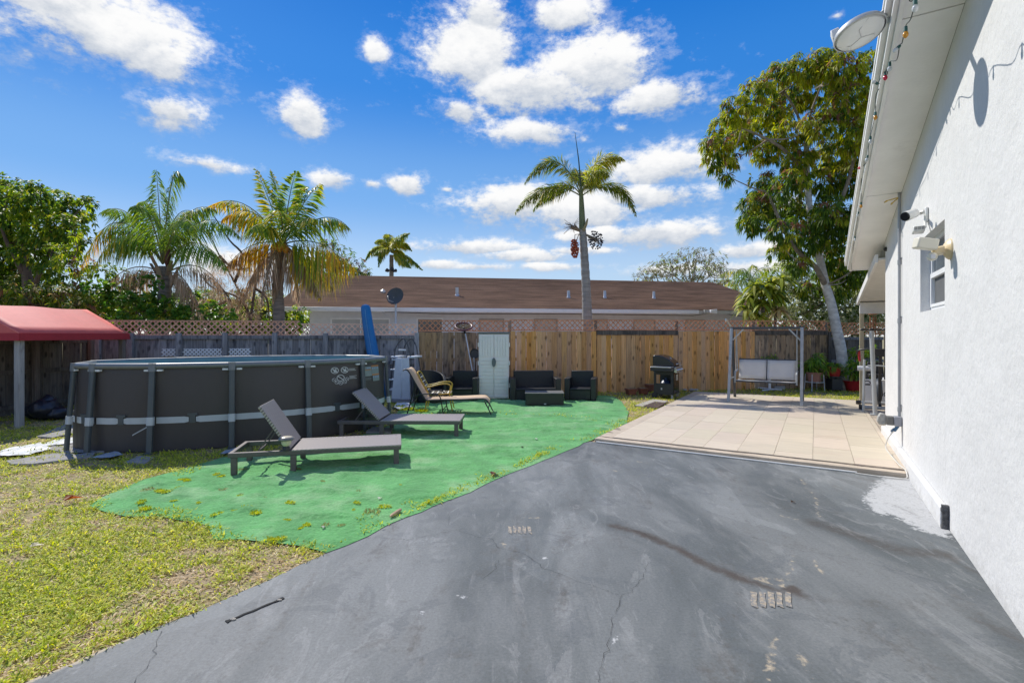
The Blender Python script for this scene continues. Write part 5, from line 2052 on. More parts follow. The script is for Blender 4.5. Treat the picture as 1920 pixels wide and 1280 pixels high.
# ================================================================== POOL TOOLS AT THE FENCE
pnet = thing('pool_net', 'pool skimmer net with maroon hoop on long white pole', 'pool net', (0, 0, 0))
pt, pb_ = P(872, 622, 13.05), P(889, 712, 12.75)
m = MB()
m.tube([pb_, pt], .016, 9)
m.build('pole', mat('white_pole', (.62, .63, .66), rough=.35, var=.05, metal=.2), pnet)
hc = P(869, 612, 13.0)
M = Matrix.Translation(hc) @ Matrix.Rotation(R(4), 4, 'Y') @ Matrix.Rotation(R(24), 4, 'X')
hp = []
for k in range(25):
    a = 2 * math.pi * k / 24
    hp.append(M @ Vector((.215 * math.cos(a) * (1 + .1 * math.sin(a)), .24 * math.sin(a), .0)))
m = MB()
m.tube(hp, .022, 8)
m.build('hoop', mat('maroon_plastic', (.11, .025, .04), rough=.45), pnet)
m = MB()
for k in range(13):
    for ax in (0, 1):
        c_ = -.2 + .4 * k / 12
        hl_ = math.sqrt(max(.206 ** 2 - c_ * c_, 0.0001))
        p = [M @ Vector((c_, -hl_ * 1.1, 0)), M @ Vector((c_, 0, -.05)), M @ Vector((c_, hl_ * 1.1, 0))] if ax == 0 else [M @ Vector((-hl_, c_ * 1.1, 0)), M @ Vector((0, c_ * 1.1, -.05)), M @ Vector((hl_, c_ * 1.1, 0))]
        m.tube(p, .006, 4)
m.build('net', mat('olive_net', (.16, .11, .05), rough=.8), pnet)['kind'] = 'stuff'
m = MB()
m.beam(pt + Vector((0, 0, -.05)), hc + Vector((0, -.02, -.02)), .05, .03)
m.build('socket', M_BLKP, pnet)
sb_ = thing('leaf_scoop', 'black oval leaf scoop leaning on fence beside the cabinet', 'scoop', (0, 0, 0))
sc0 = P(890, 663, 12.9)
m = MB()
M = Matrix.Translation(sc0) @ Matrix.Rotation(R(82), 4, 'X')
m.lathe([(.001, -.01), (.10, -.008), (.118, .012), (.125, .012), (.122, -.014), (.08, -.03), (.001, -.035)], 20, M @ Matrix.Diagonal((1.0, 1.05, 1, 1)))
m.build('scoop_head', M_BLKP, sb_)
m = MB()
m.beam(sc0 + Vector((-.02, 0, -.10)), sc0 + Vector((-.01, -.03, -.22)), .05, .03)
m.tube([sc0 + Vector((-.01, 0, -.2)), P(888, 740, 12.8)], .014, 8)
m.build('handle', mat('grey_handle', (.35, .35, .36), rough=.4), sb_)
# blue air mattress standing on end
fl_ = thing('air_mattress', 'rolled bright blue pool float standing upright behind the pool', 'pool float', (0, 0, 0))
path = smooth_path([P(686, 580, 12.7), P(690, 610, 12.65), P(697, 650, 12.6), P(706, 700, 12.5), P(712, 750, 12.4)], 4)
m = MB()
vs_, fs_ = [], []
nn = 14
L_ = len(path)
sizes = [.02, .09, .12] + [.125 + .05 * i / (L_ - 1) for i in range(L_)]
pth = [path[0] + Vector((-.01, 0, .13)), path[0] + Vector((-.006, 0, .105)), path[0] + Vector((-.003, 0, .05))] + path
for p, s_ in zip(pth, sizes):
    for k in range(nn):
        a = 2 * math.pi * k / nn
        vs_.append(p + Vector((s_ * math.cos(a), s_ * .7 * math.sin(a) * (1 + .25 * abs(math.cos(a))), 0)))
for i in range(len(pth) - 1):
    for k in range(nn):
        a, b = i * nn + k, i * nn + (k + 1) % nn
        fs_.append((a, b, b + nn, a + nn))
fs_ += [tuple(range(nn)), tuple((len(pth) - 1) * nn + k for k in range(nn))]
m.add(vs_, fs_)
m.build('tube', mat('blue_vinyl', (.006, .155, .40), rough=.35, var=.08, bump=.3, bscale=10), fl_)
m = MB()
m.tube([p + Vector((.01, -.115 - .03 * i / L_, 0)) for i, p in enumerate(path)], .006, 5)
m.build('seam', mat('pale_blue_seam', (.12, .32, .5), rough=.4), fl_)

# A-frame pool ladder
ld = thing('pool_ladder', 'white and black A-frame pool ladder with tall barrier panel', 'ladder', ((762 - 960) / 940 * 12.25, 12.25, .05), R(-12))
M_LT = mat('grey_ladder_tube', (.07, .075, .085), rough=.35, metal=.3)
M_LW = mat('white_ladder_plastic', (.68, .71, .75), rough=.45, var=.05)
for y in (-.24, .24):
    for sg in (-1, 1):
        m = MB()
        m.tube(smooth_path([Vector(p) for p in ((sg * .36, y, 0), (sg * .22, y, .95), (sg * .15, y, 1.28), (sg * .04 + .02, y, 1.44), (.02, y, 1.465))], 4), .015, 8)
        m.build('rail', M_LT, ld)
for k in range(4):
    z = .22 + .24 * k
    x = -.36 + .147 * z
    m = MB()
    m.box(x - .05, x + .11, -.26, .26, z, z + .035)
    m.build('step', M_LW, ld, bevel=.01)
for x in (-.20, .22):
    m = MB()
    m.box(x - .085, x + .085, -.27, .27, 1.0, 1.045)
    m.build('platform', M_LW, ld, bevel=.012)
m = MB()
m.box(-.09, .09, -.26, -.22, 1.175, 1.21)
m.build('spacer', M_LW, ld, bevel=.006)
m = MB()
m.prism([(-.26, .02), (.24, .02), (.19, 1.0), (-.14, 1.0)], -.30, -.27)
m.box(-.02, .02, -.315, -.30, .06, .97)
m.build('barrier_panel', M_LW, ld, bevel=.012)

# ================================================================== BARBECUE
M_BBQ = mat('black_enamel', (.017, .018, .021), rough=.22, var=.1, spec=.6)
M_BBQM = mat('black_steel', (.026, .027, .029), rough=.45, var=.15)
M_STEEL = mat('stainless', (.55, .54, .52), rough=.3, metal=.8, var=.08)
gr = thing('barbecue_grill', 'black gas barbecue grill on wheels beside the patio corner', 'grill', hw(.02, 0, 0), HR)
gpos = Vector((4.02, 12.52, 0))
gr.location = gpos
# local: x = front (towards the house), y = along the grill, origin near the front lower corner of the visible side
D_, W_g = .48, .62
m = MB()
m.box(-D_, 0, 0, .018, .10, .28 + .10)
m.box(-D_, 0, 0, .018, .36, .37)
m.box(-D_, -D_ + .06, 0, .018, .38, .66)
m.box(-.06, 0, 0, .018, .38, .66)
m.box(-D_ + .06, -.06, 0, .018, .60, .66)
m.build('side_panel', M_BBQM, gr, bevel=.004)
m = MB()
m.box(-D_, 0, W_g - .018, W_g, .10, .66)
m.build('side_panel', M_BBQM, gr)
for (a, b) in ((.02, W_g / 2 - .003), (W_g / 2 + .003, W_g - .02)):
    m = MB()
    m.box(-.006, .014, a, b, .12, .65)
    d_ = m.build('door', mat('black_gloss_door', (.02, .02, .02), rough=.18, metal=.4), gr, bevel=.004)
    hb = MB()
    yy_ = (b - .05) if a < .1 else (a + .05)
    hb.tube([(.03, yy_, .45), (.03, yy_, .60)], .008, 8)
    hb.build('handle', M_STEEL, d_)
m = MB()
m.box(-D_ + .01, -.01, .02, W_g - .02, .10, .13)
m.build('bottom_shelf', M_BBQM, gr)
m = MB()
m.prism([(-D_ - .02, .665), (-D_ + .04, .64), (-.08, .64), (.03, .665), (.03, .80), (-D_ - .02, .80)], .02, W_g - .02)
m.build('firebox', M_BBQM, gr, bevel=.008)
m = MB()
prof_ = [(-D_ - .03, .805), (-D_ - .035, 1.05), (-D_ + .0, 1.085), (-D_ + .12, 1.09), (-D_ + .24, 1.06), (-.10, .98), (.0, .89), (.03, .805)]
m.prism(prof_, .0, W_g)
hood = m.build('hood', M_BBQ, gr, bevel=.02)
m = MB()
m.tube([(.05, .10, .865), (.075, .13, .875), (.075, W_g - .13, .875), (.05, W_g - .10, .865)], .014, 8)
m.build('handle', M_STEEL, hood)
m = MB()
m.lathe([(.001, .01), (.03, .01), (.032, 0)], 14, Matrix.Translation((-.13, W_g / 2, 1.005)) @ Matrix.Rotation(R(38), 4, 'Y'))
m.build('thermometer', M_STEEL, hood)
m = MB()
m.prism([(.03, .665), (.10, .655), (.075, .80), (.03, .80)], -.0, W_g + .0)
pnl = m.build('control_panel', M_STEEL, gr, bevel=.004)
for k in range(4):
    m = MB()
    m.tube([(.085, .09 + .148 * k, .725), (.128, .09 + .148 * k, .718)], [.027, .022], 14)
    m.build('knob', mat('chrome_knob', (.6, .6, .6), rough=.2, metal=.9), pnl)
for (a, b) in ((-.30, -.005), (W_g + .005, W_g + .30)):
    m = MB()
    m.box(-D_ - .01, .02, a, b, .79, .815)
    sh_ = m.build('side_shelf', M_STEEL, gr, bevel=.008)
    m = MB()
    m.box(-D_ - .012, .022, a + .003, b - .003, .71, .788)
    m.build('shelf_skirt', M_BBQM, sh_, bevel=.006)
for (x, y) in ((-D_ + .02, -.005), (-D_ + .02, W_g + .005)):
    m = MB()
    m.tube([(x, y - .02, .075), (x, y + .02, .075)], .075, 18)
    m.build('wheel', M_BLKP, gr)
for (x, y) in ((-.03, .03), (-.03, W_g - .03)):
    m = MB()
    m.tube([(x, y - .012, .03), (x, y + .012, .03)], .03, 12)
    m.box(x - .02, x + .02, y - .015, y + .015, .05, .10)
    m.build('caster', mat('grey_caster', (.4, .4, .4)), gr)
m = MB()
m.lathe([(.001, .13), (.13, .14), (.15, .2), (.15, .38), (.10, .44), (.04, .45), (.03, .50), (.001, .5)], 16, Matrix.Translation((-.24, .3, 0)))
m.build('gas_bottle', mat('blue_gas_bottle', (.03, .06, .14), rough=.4), gr)
m = MB()
m.box(-.30, -.265, -.004, .0, .22, .27)
m.build('sticker', M_PRINT, gr)
# slab and dirt mat in front of the grill
slab([(1190, 762), (1224, 750), (1252, 753), (1232, 767)], -.005, .035, 'white edged concrete slab in grass beside the barbecue', M_CONC)
mt_ = MB()
q = [G(1206, 761, .033), G(1228, 753, .033), G(1250, 755, .033), G(1232, 765, .033)]
mt_.prism([(p.x, p.y) for p in q], .031, .040, axis='z')
tag(mt_.build('door_mat', mat('brown_mat', (.085, .055, .045), rough=1, var=.3, bump=.6, bscale=80)), 'dark brown mat on the white slab beside the barbecue', 'mat')

# ================================================================== SWING SEAT
M_SWM = mat('grey_swing_metal', (.40, .405, .39), rough=.42, var=.14, scale=9, stain=(.46, .46, .43), stain_lo=.55, stain_hi=.7, metal=.1)
M_SWD = mat('dark_swing_bar', (.06, .065, .07), rough=.45, var=.15)
M_SWF = mat('white_swing_fabric', (.84, .83, .81), rough=.8, var=.05, bump=.15, bscale=5)
_nt = M_SWF.node_tree
_tr = nd(_nt, 'ShaderNodeBsdfTranslucent')
_tr.inputs[0].default_value = (.88, .87, .85, 1)
_mx = nd(_nt, 'ShaderNodeMixShader', i_0=.55)
_nt.links.new(_nt.nodes['Principled BSDF'].outputs[0], _mx.inputs[1])
_nt.links.new(_tr.outputs[0], _mx.inputs[2])
_nt.links.new(_mx.outputs[0], _nt.nodes['Material Output'].inputs[0])
sw = thing('garden_swing', 'grey metal garden swing with white fabric seat on patio', 'swing', (4.99, 11.56, PT), HR)
WS, ZS = 1.46, 1.70
for x in (0, WS):
    m = MB()
    m.beam((x, 0, 0), (x, .50, ZS), .06, .05, up=(0, 1, 0))
    m.build('front_leg', M_SWM, sw, bevel=.006)
    m = MB()
    m.beam((x, 1.1, 0), (x, .58, ZS), .06, .05, up=(0, 1, 0))
    m.build('rear_leg', M_SWD, sw, bevel=.006)
    m = MB()
    m.tube([(x, .15, .51), (x, .945, .51)], .016, 8)
    m.build('side_bar', M_SWM, sw)
m = MB()
m.box(-.05, WS + .05, .51, .57, ZS - .025, ZS + .03)
m.build('top_beam', M_SWD, sw, bevel=.008)
for (x, s) in ((.03, 1), (WS - .03, -1)):
    m = MB()
    m.beam((x, .49, ZS - .28), (x + s * .23, .53, ZS - .02), .03, .03)
    m.build('corner_brace', M_SWM, sw)
m = MB()
m.tube(smooth_path([Vector(p) for p in ((-.02, .54, ZS + .03), (-.06, .40, ZS + .15), (-.08, .18, ZS + .21), (-.06, .05, ZS + .16))], 4), .017, 8)
m.build('canopy_arm', mat('tan_arm', (.62, .56, .45), rough=.4), sw)
x0, x1, ys = .13, WS - .13, .30
for (a, b) in ((x0, (x0 + x1) / 2 - .01), ((x0 + x1) / 2 + .01, x1)):
    m = MB()
    vs_, fs_ = [], []
    pr = [(ys + .02, .46), (ys + .0, .50), (ys + .1, .49), (ys + .25, .475), (ys + .42, .48)]
    for i, (y, z) in enumerate(pr):
        for k in range(7):
            xx = a + (b - a) * k / 6
            vs_.append((xx, y, z - .03 * math.sin(math.pi * k / 6) * (i > 1)))
        if i:
            for k in range(6):
                fs_.append((7 * i - 7 + k, 7 * i - 6 + k, 7 * i + 1 + k, 7 * i + k))
    m.add(vs_, fs_)
    o = m.build('seat', M_SWF, sw)
    o.modifiers.new('s', 'SOLIDIFY').thickness = .02
    m = MB()
    vs_, fs_ = [], []
    for i in range(6):
        for k in range(7):
            xx = a + (b - a) * k / 6
            t = i / 5
            vs_.append((xx, ys + .44 + .16 * t + .03 * math.sin(math.pi * k / 6) * math.sin(math.pi * (t * .8 + .1)), .50 + .44 * t))
        if i:
            for k in range(6):
                fs_.append((7 * i - 7 + k, 7 * i - 6 + k, 7 * i + 1 + k, 7 * i + k))
    m.add(vs_, fs_)
    o = m.build('backrest', M_SWF, sw)
    o.modifiers.new('s', 'SOLIDIFY').thickness = .012
m = MB()
m.tube([(x0 - .02, ys + .61, .955), (x1 + .02, ys + .61, .955)], .016, 8)
m.tube([(x0 - .02, ys + .02, .46), (x1 + .02, ys + .02, .46)], .016, 8)
m.tube([((x0 + x1) / 2, ys + .45, .47), ((x0 + x1) / 2, ys + .605, .95)], .012, 8)
m.tube([(x0, ys + .45, .46), (x1, ys + .45, .46)], .016, 8)
m.build('seat_frame', M_SWD, sw)
for x in (x0 - .03, x1 + .03):
    m = MB()
    m.tube(smooth_path([Vector(p) for p in ((x, ys + .02, .42), (x, ys + .04, .60), (x, ys + .10, .68), (x, ys + .35, .69), (x, ys + .52, .70))], 4), .022, 8)
    m.build('arm', M_SWM, sw)
    m = MB()
    m.tube([(x, ys + .16, .68), (x, .54, ZS - .02)], .012, 7)
    m.tube([(x, ys + .50, .70), (x, .54, ZS - .02)], .012, 7)
    m.build('hanger', M_SWM, sw)

# umbrella stand behind the swing and a small slab
us = thing('umbrella_stand', 'white metal cross-foot umbrella stand on grass behind the swing', 'umbrella stand', ((1443 - 960) / 940 * 14.35, 14.35, 0), R(12))
M_WM = mat('white_metal', (.72, .73, .74), rough=.4, var=.05)
for a in (0, 90):
    m = MB()
    M = Matrix.Rotation(R(a + 20), 4, 'Z')
    m.box(-.34, .34, -.025, .025, .02 + (.031 if a else 0), .05 + (.031 if a else 0), M)
    m.build('foot', M_WM, us, bevel=.005)
m = MB()
m.tube([(0, 0, .08), (0, 0, .62)], .035, 12)
m.build('pole', M_WM, us)
slab([(1452, 731), (1455, 723.5), (1474, 724), (1472, 731)], 0, .09, 'light grey concrete block on grass behind swing seat', M_CONC, 'concrete_block', 'block')

# ================================================================== EXERCISE MACHINES ON THE PORCH
M_SILV = mat('silver_tube', (.50, .52, .52), rough=.35, var=.05, metal=.2)
ex = thing('exercise_tower', 'silver exercise frame with padded bars standing on the porch', 'exercise machine', hw(3.80, 4.85, PT), HR)
m = MB()
m.tube([(.03, 0, 0), (-.03, 0, 1.62)], .038, 12)
m.build('upright', M_SILV, ex)
m = MB()
m.box(-.05, .12, -.07, .07, -.014, .012)
m.build('base_plate', M_SILV, ex)
m = MB()
m.tube([(-.18, 0, 1.64), (.6, .03, 1.64)], .015, 8)
for x in (-.17, -.03, .18):
    m.sphere((x, 0, 1.645), .03, 8, 6, (1.6, 1, .8))
m.build('top_bar', M_BLKP, ex)
m = MB()
m.tube([(-.22, .55, .86), (.08, .5, .86)], .05, 12)
m.build('arm_pad', mat('silver_pad', (.55, .56, .58), rough=.35), ex)
m = MB()
m.tube(smooth_path([Vector(p) for p in ((-.05, .5, .92), (.18, .48, .92), (.25, .46, .86), (.26, .44, .5))], 3), .014, 8)
m.tube([(-.14, .30, .0), (-.12, .32, 1.05)], .022, 8)
m.build('frame', M_SILV, ex)
bk = thing('exercise_bike', 'black exercise bike with pedals and silver stabiliser bars', 'exercise bike', hw(3.95, 5.54, PT), HR)
for y in (0, .88):
    m = MB()
    m.tube([(-.26, y, .05), (.45, y, .05)], .035, 10)
    bar = m.build('stabiliser_bar', M_SILV, bk)
    m = MB()
    m.tube([(-.34, y, .05), (-.25, y, .05)], .045, 12)
    m.build('end_cap', M_BLKP, bar)
m = MB()
m.lathe([(.001, -.05), (.22, -.05), (.25, -.02), (.25, .02), (.22, .05), (.001, .05)], 24, Matrix.Translation((.02, .35, .38)) @ Matrix.Rotation(R(90), 4, 'Y'))
m.build('flywheel_housing', mat('dark_blue_grey_plastic', (.055, .065, .08), rough=.4), bk)
m = MB()
m.beam((.02, 0, .07), (.02, .3, .2), .05)
m.beam((.02, .88, .07), (.02, .4, .3), .05)
m.beam((.02, .12, .2), (.02, -.02, 1.2), .05)
m.beam((.02, .62, .3), (.02, .72, .66), .04)
m.build('frame', M_BBQM, bk)
m = MB()
m.prism([(-.12, .60), (.12, .60), (.14, .86), (-.14, .86)], .64, .70, axis='z')
m.build('saddle', M_BLKP, bk, bevel=.02)
m = MB()
m.prism([(-.16, .62), (.16, .62), (.14, .95), (-.14, .95)], .80, .87)
m.build('back_pad', M_BLKP, bk, bevel=.02)
m = MB()
m.tube(smooth_path([Vector(p) for p in ((-.36, .22, 1.14), (-.34, .05, 1.22), (-.15, -.03, 1.25), (.02, -.04, 1.22), (.2, -.03, 1.25), (.38, .05, 1.22), (.4, .22, 1.14))], 4), .018, 8)
m.build('handlebar', M_BBQM, bk)
m = MB()
m.box(-.09, .09, -.06, .02, 1.10, 1.26)
m.build('console', M_BLKP, bk, bevel=.015)
for s in (-1, 1):
    m = MB()
    m.beam((s * .08, .35, .38), (s * .10, .35 + s * .12, .38 - s * .12), .025)
    m.box(s * .12 - .05 + s * .06, s * .12 + .05 + s * .06, .30 + s * .12, .40 + s * .12, .37 - s * .12, .395 - s * .12)
    cp_ = m.build('pedal', M_BLKP, bk)
    st = MB()
    st.tube([Vector((s * .18 + .055 * math.cos(a), .35 + s * .12 + .02 * math.cos(a * 2) * 0 + .05 * math.sin(a) * .2, .40 - s * .12 + .06 * abs(math.sin(a)))) for a in [R(20 * k) for k in range(10)]], .01, 6)
    st.build('strap', M_BLKP, cp_)
rd = MB()
rd.tube([hw(3.62, 5.75, 1.28), hw(3.64, 5.75, 1.05)], [.03, .022], 10)
tag(rd.build('water_bottle', mat('red_plastic', (.45, .02, .03), rough=.4)), 'small red bottle hanging from the exercise bike handlebar', 'bottle')
# ================================================================== VEGETATION
M_LEAF = foliage_mat('tree_leaf', .46, .5, .25)
M_LEAFG = foliage_mat('glossy_leaf', .36, .42, .4)
M_FROND = foliage_mat('palm_leaflet', .38, .45, .4)
M_BARK = mat('grey_bark', (.60, .58, .55), rough=.95, var=.25, scale=5, stretch=(1, 1, 2.0), bump=.5, bscale=24, stain=(.36, .34, .31), stain_scale=3)
M_BARKB = mat('brown_grey_bark', (.27, .23, .19), rough=.95, var=.25, scale=5, bump=.8, bscale=24, stain=(.15, .12, .10), stain_scale=3)
M_BARKP = mat('palm_bark', (.23, .20, .17), rough=.95, var=.3, scale=3, stretch=(1, 1, 6), bump=.9, bscale=14, stain=(.12, .10, .085), stain_scale=2)
M_BARKD = mat('brown_bark', (.12, .085, .065), rough=.95, var=.3, scale=6, bump=.7)
M_RACH = mat('frond_stalk', (.20, .21, .07), rough=.6, var=.2)
M_DRYST = mat('dry_stalk', (.27, .21, .15), rough=.8, var=.2)
GREENS = dict(
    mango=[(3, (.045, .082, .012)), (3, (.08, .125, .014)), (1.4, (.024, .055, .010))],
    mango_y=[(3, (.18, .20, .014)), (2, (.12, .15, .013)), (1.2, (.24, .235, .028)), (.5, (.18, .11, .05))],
    red=[(2, (.15, .075, .04)), (1, (.10, .05, .035))],
    dark=[(3, (.032, .068, .012)), (3, (.055, .10, .014)), (1.4, (.11, .15, .016)), (.5, (.2, .2, .03))],
    croton=[(3, (.06, .09, .012)), (2, (.14, .15, .018)), (1, (.25, .19, .07)), (2, (.035, .06, .012))],
    seagrape=[(3, (.035, .09, .014)), (2, (.06, .13, .018)), (1, (.12, .19, .025))],
    yellowg=[(2, (.14, .19, .02)), (2, (.08, .13, .016)), (1, (.22, .22, .03))],
    silver=[(3, (.20, .215, .13)), (2, (.14, .165, .075)), (2, (.31, .315, .22)), (1, (.07, .095, .035))],
    wispy=[(2, (.095, .09, .04)), (2, (.07, .078, .03)), (1, (.12, .10, .06))],
    palm=[(3, (.065, .125, .017)), (2, (.11, .175, .022)), (1, (.18, .21, .035))],
    palmy=[(2, (.15, .19, .02)), (2, (.26, .25, .028)), (1.5, (.38, .29, .03)), (1.2, (.08, .13, .017))],
    yellow=[(3, (.38, .26, .02)), (1, (.22, .19, .03)), (1, (.30, .17, .04))],
    dry=[(3, (.24, .18, .12)), (2, (.17, .12, .08)), (1, (.32, .26, .19))],
    drac=[(3, (.17, .20, .03)), (2, (.09, .13, .02)), (2, (.30, .30, .08)), (1, (.04, .07, .012))],
    dracdry=[(2, (.36, .30, .17)), (1, (.22, .16, .09)), (1.2, (.2, .2, .05))],
    pot=[(3, (.06, .13, .015)), (2, (.11, .19, .02)), (1, (.18, .24, .03))])


for _k in GREENS:
    GREENS[_k] = [(a_, tuple(min(c_ * 1.75, .75) for c_ in b_)) for a_, b_ in GREENS[_k]]


def sphere_pts(n, rg=RNG):
    v = rg.normal(0, 1, (n, 3))
    return nrm(v)


def crown(parent, name, clumps, per_m2, L, W, pal, pal2=None, f2=.0, droop=.5, ros=8, m=None, sq=.85, bend=.6, spread=.9, red=0.0, shell=.55, zsplit=None):
    """clumps (x, y, z, r): twig-end rosettes of leaves through every clump's volume"""
    Ps, Ds, Ns, Cs, Ls = [], [], [], [], []
    for (cx, cy, cz, r) in clumps:
        nr_ = max(4, int(per_m2 * 4 * math.pi * r * r * .5))
        u = sphere_pts(nr_)
        rad = r * (shell + (1.08 - shell) * RNG.random(nr_) ** .6)
        p = np.array([cx, cy, cz]) + u * rad[:, None] * np.array([1, 1, sq])
        for i in range(nr_):
            k = int(ros * RNG.uniform(.7, 1.3)) + 1
            a = RNG.uniform(0, 6.28) + np.arange(k) * 2.4
            out = nrm(u[i] + np.array([0, 0, .25]) + RNG.normal(0, .25, 3))
            t1 = nrm(np.cross(out, [.3, .2, .9]))
            t2 = np.cross(out, t1)
            fan = RNG.uniform(.6, 1.1, k)[:, None]
            d = out[None] * (1.1 - fan * .6) + (np.cos(a)[:, None] * t1 + np.sin(a)[:, None] * t2) * fan * spread
            d[:, 2] -= droop * RNG.uniform(.5, 1.3, k)
            d = nrm(d)
            nn_ = nrm(np.array([0, 0, 1.0]) + .5 * out + RNG.normal(0, .35, (k, 3)))
            Ps.append(p[i] + d * L * .08)
            Ds.append(d)
            Ns.append(nn_)
            Ls.append(L * RNG.uniform(.65, 1.15, k))
            pp = pal
            prob = f2
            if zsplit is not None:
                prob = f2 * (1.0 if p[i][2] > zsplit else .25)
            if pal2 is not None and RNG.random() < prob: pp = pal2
            if red and u[i][2] > .1 and RNG.random() < red: pp = GREENS['red']
            Cs.append(pick(k, pp, .2))
    Ps, Ds, Ns, Cs, Ls = map(np.concatenate, (Ps, Ds, Ns, Cs, Ls))
    me = leaves_mesh(name, Ps, Ds, Ns, Ls, Ls * (W / L), Cs, bend=bend)
    o = link(me, name, m or M_LEAF, parent)
    return o


def limb(parent, pts, r0, r1, m, name='branch', k=4, n=8):
    path = smooth_path([Vector(p) for p in pts], k)
    q = MB()
    q.tube(path, [r0 + (r1 - r0) * i / (len(path) - 1) for i in range(len(path))], n)
    return q.build(name, m, parent)


def twigs(parent, clumps, hubs, r, m, name='twigs'):
    """thin limbs from the nearest hub into each clump"""
    q = MB()
    for c in clumps:
        c3 = Vector(c[:3])
        h = min(hubs, key=lambda a: (Vector(a) - c3).length)
        h = Vector(h)
        mid = h.lerp(c3, .5) + Vector((random.uniform(-.2, .2), random.uniform(-.2, .2), -.12))
        q.tube(smooth_path([h, mid, c3], 3), [r, r * .9, r * .8, r * .65, r * .55, r * .45, r * .3][:7], 6)
        for k in range(4):
            e = c3 + Vector(sphere_pts(1)[0]) * c[3] * .85
            q.tube([c3.lerp(mid, .15), c3.lerp(e, .5) + Vector((0, 0, .05)), e], [r * .35, r * .25, r * .12], 5)
    o = q.build(name, m, parent)
    o['kind'] = 'stuff'
    return o


def px_clumps(L, Y, jit=1.0, rg=None):
    rg = rg or random
    o = []
    for c in L:
        y = Y + (c[3] if len(c) > 3 else rg.uniform(-jit, jit))
        p = P(c[0], c[1], y)
        o.append((p.x, p.y, p.z, c[2] * y / F))
    return o


# ---- mango tree
mg = thing('mango_tree', 'tall mango tree with leaning grey trunk rising beside house eave', 'tree', (0, 0, 0))
MY = 14.55
mc = px_clumps([(1345, 270, 30), (1338, 298, 22), (1365, 235, 34), (1385, 202, 32), (1400, 250, 36), (1420, 172, 34), (1440, 215, 38), (1455, 142, 30), (1480, 180, 40), (1500, 128, 34), (1530, 165, 40), (1545, 115, 34),
                (1580, 130, 40), (1590, 190, 42), (1540, 230, 38), (1480, 250, 36), (1440, 280, 32), (1500, 300, 36), (1560, 290, 42), (1610, 250, 45), (1610, 330, 45), (1540, 340, 36), (1480, 345, 34), (1432, 345, 30),
                (1420, 382, 34), (1412, 415, 28), (1460, 390, 36), (1510, 400, 38), (1560, 400, 42), (1600, 420, 45), (1470, 430, 32), (1520, 445, 34), (1575, 470, 38), (1485, 468, 24), (1555, 505, 28), (1600, 510, 34),
                (1625, 470, 36), (1372, 300, 18), (1655, 200, 60), (1665, 300, 60), (1660, 400, 60), (1645, 130, 50), (1710, 250, 70), (1362, 330, 13), (1500, 495, 22), (1515, 540, 22), (1460, 470, 18), (1565, 545, 24)], MY, 1.5)
limb(mg, [(P(1583, 738, MY)), P(1578, 665, MY), P(1568, 615, MY), P(1558, 568, MY), P(1548, 535, MY), P(1538, 490, MY), P(1522, 425, MY), P(1514, 340, MY), P(1512, 270, MY)], .155, .07, M_BARK, 'trunk', 6, 14)
limb(mg, [P(1548, 535, MY), P(1528, 500, MY - .3), P(1495, 470, MY - .5), P(1465, 420, MY - .6), P(1440, 360, MY - .7)], .085, .03, M_BARKB)
limb(mg, [P(1535, 478, MY), P(1560, 420, MY - .2), P(1590, 340, MY - .5), P(1610, 260, MY - .6)], .085, .03, M_BARKB)
limb(mg, [P(1514, 340, MY), P(1480, 290, MY - .4), P(1440, 262, MY - .7), P(1390, 240, MY - .8)], .06, .02, M_BARKB)
limb(mg, [P(1512, 280, MY), P(1518, 220, MY - .2), P(1540, 160, MY - .2)], .055, .02, M_BARKB)
limb(mg, [P(1512, 270, MY), P(1495, 215, MY + .2), P(1470, 170, MY + .2)], .05, .02, M_BARKB)
hubs = [P(1512, 270, MY), P(1514, 340, MY), P(1522, 425, MY), P(1440, 262, MY - .7), P(1390, 240, MY - .8), P(1540, 160, MY - .2), P(1470, 170, MY + .2), P(1590, 340, MY - .5), P(1610, 260, MY - .6), P(1465, 420, MY - .6), P(1440, 360, MY - .7), P(1548, 535, MY)]
twigs(mg, mc, hubs, .026, M_BARKB)
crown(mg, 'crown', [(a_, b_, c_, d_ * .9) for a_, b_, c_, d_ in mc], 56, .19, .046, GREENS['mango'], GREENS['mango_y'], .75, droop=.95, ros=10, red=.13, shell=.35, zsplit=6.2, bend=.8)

# ---- broadleaf tree at far left
lt = thing('broadleaf_tree', 'big dense green broadleaf tree at far left behind the canopy', 'tree', (0, 0, 0))
LY = 16.5
lc = px_clumps([(15, 385, 42), (60, 372, 34), (85, 385, 34), (115, 385, 30), (140, 392, 26), (162, 378, 16), (75, 352, 14), (20, 350, 26), (-20, 360, 40), (40, 425, 44), (90, 425, 38), (130, 425, 32), (150, 412, 22), (-10, 450, 50), (60, 468, 36),
                (105, 462, 30), (15, 500, 44), (70, 508, 34), (-60, 420, 80), (-50, 500, 70), (110, 505, 30), (140, 455, 22), (25, 540, 40)], LY, 1.4)
limb(lt, [P(60, 640, LY), P(55, 560, LY), P(48, 500, LY), P(40, 450, LY)], .20, .09, M_BARKD, 'trunk', 5, 10)
limb(lt, [P(55, 560, LY), P(80, 500, LY - .3), P(110, 440, LY - .5)], .09, .03, M_BARKD)
limb(lt, [P(50, 520, LY), P(20, 470, LY - .3), P(0, 420, LY - .5)], .09, .03, M_BARKD)
twigs(lt, lc, [P(48, 500, LY), P(40, 450, LY), P(110, 440, LY - .5), P(80, 500, LY - .3), P(0, 420, LY - .5)], .035, M_BARKD)
crown(lt, 'crown', lc, 30, .18, .09, GREENS['dark'], GREENS['yellowg'], .4, droop=.35, ros=7, shell=.3, zsplit=4.6)

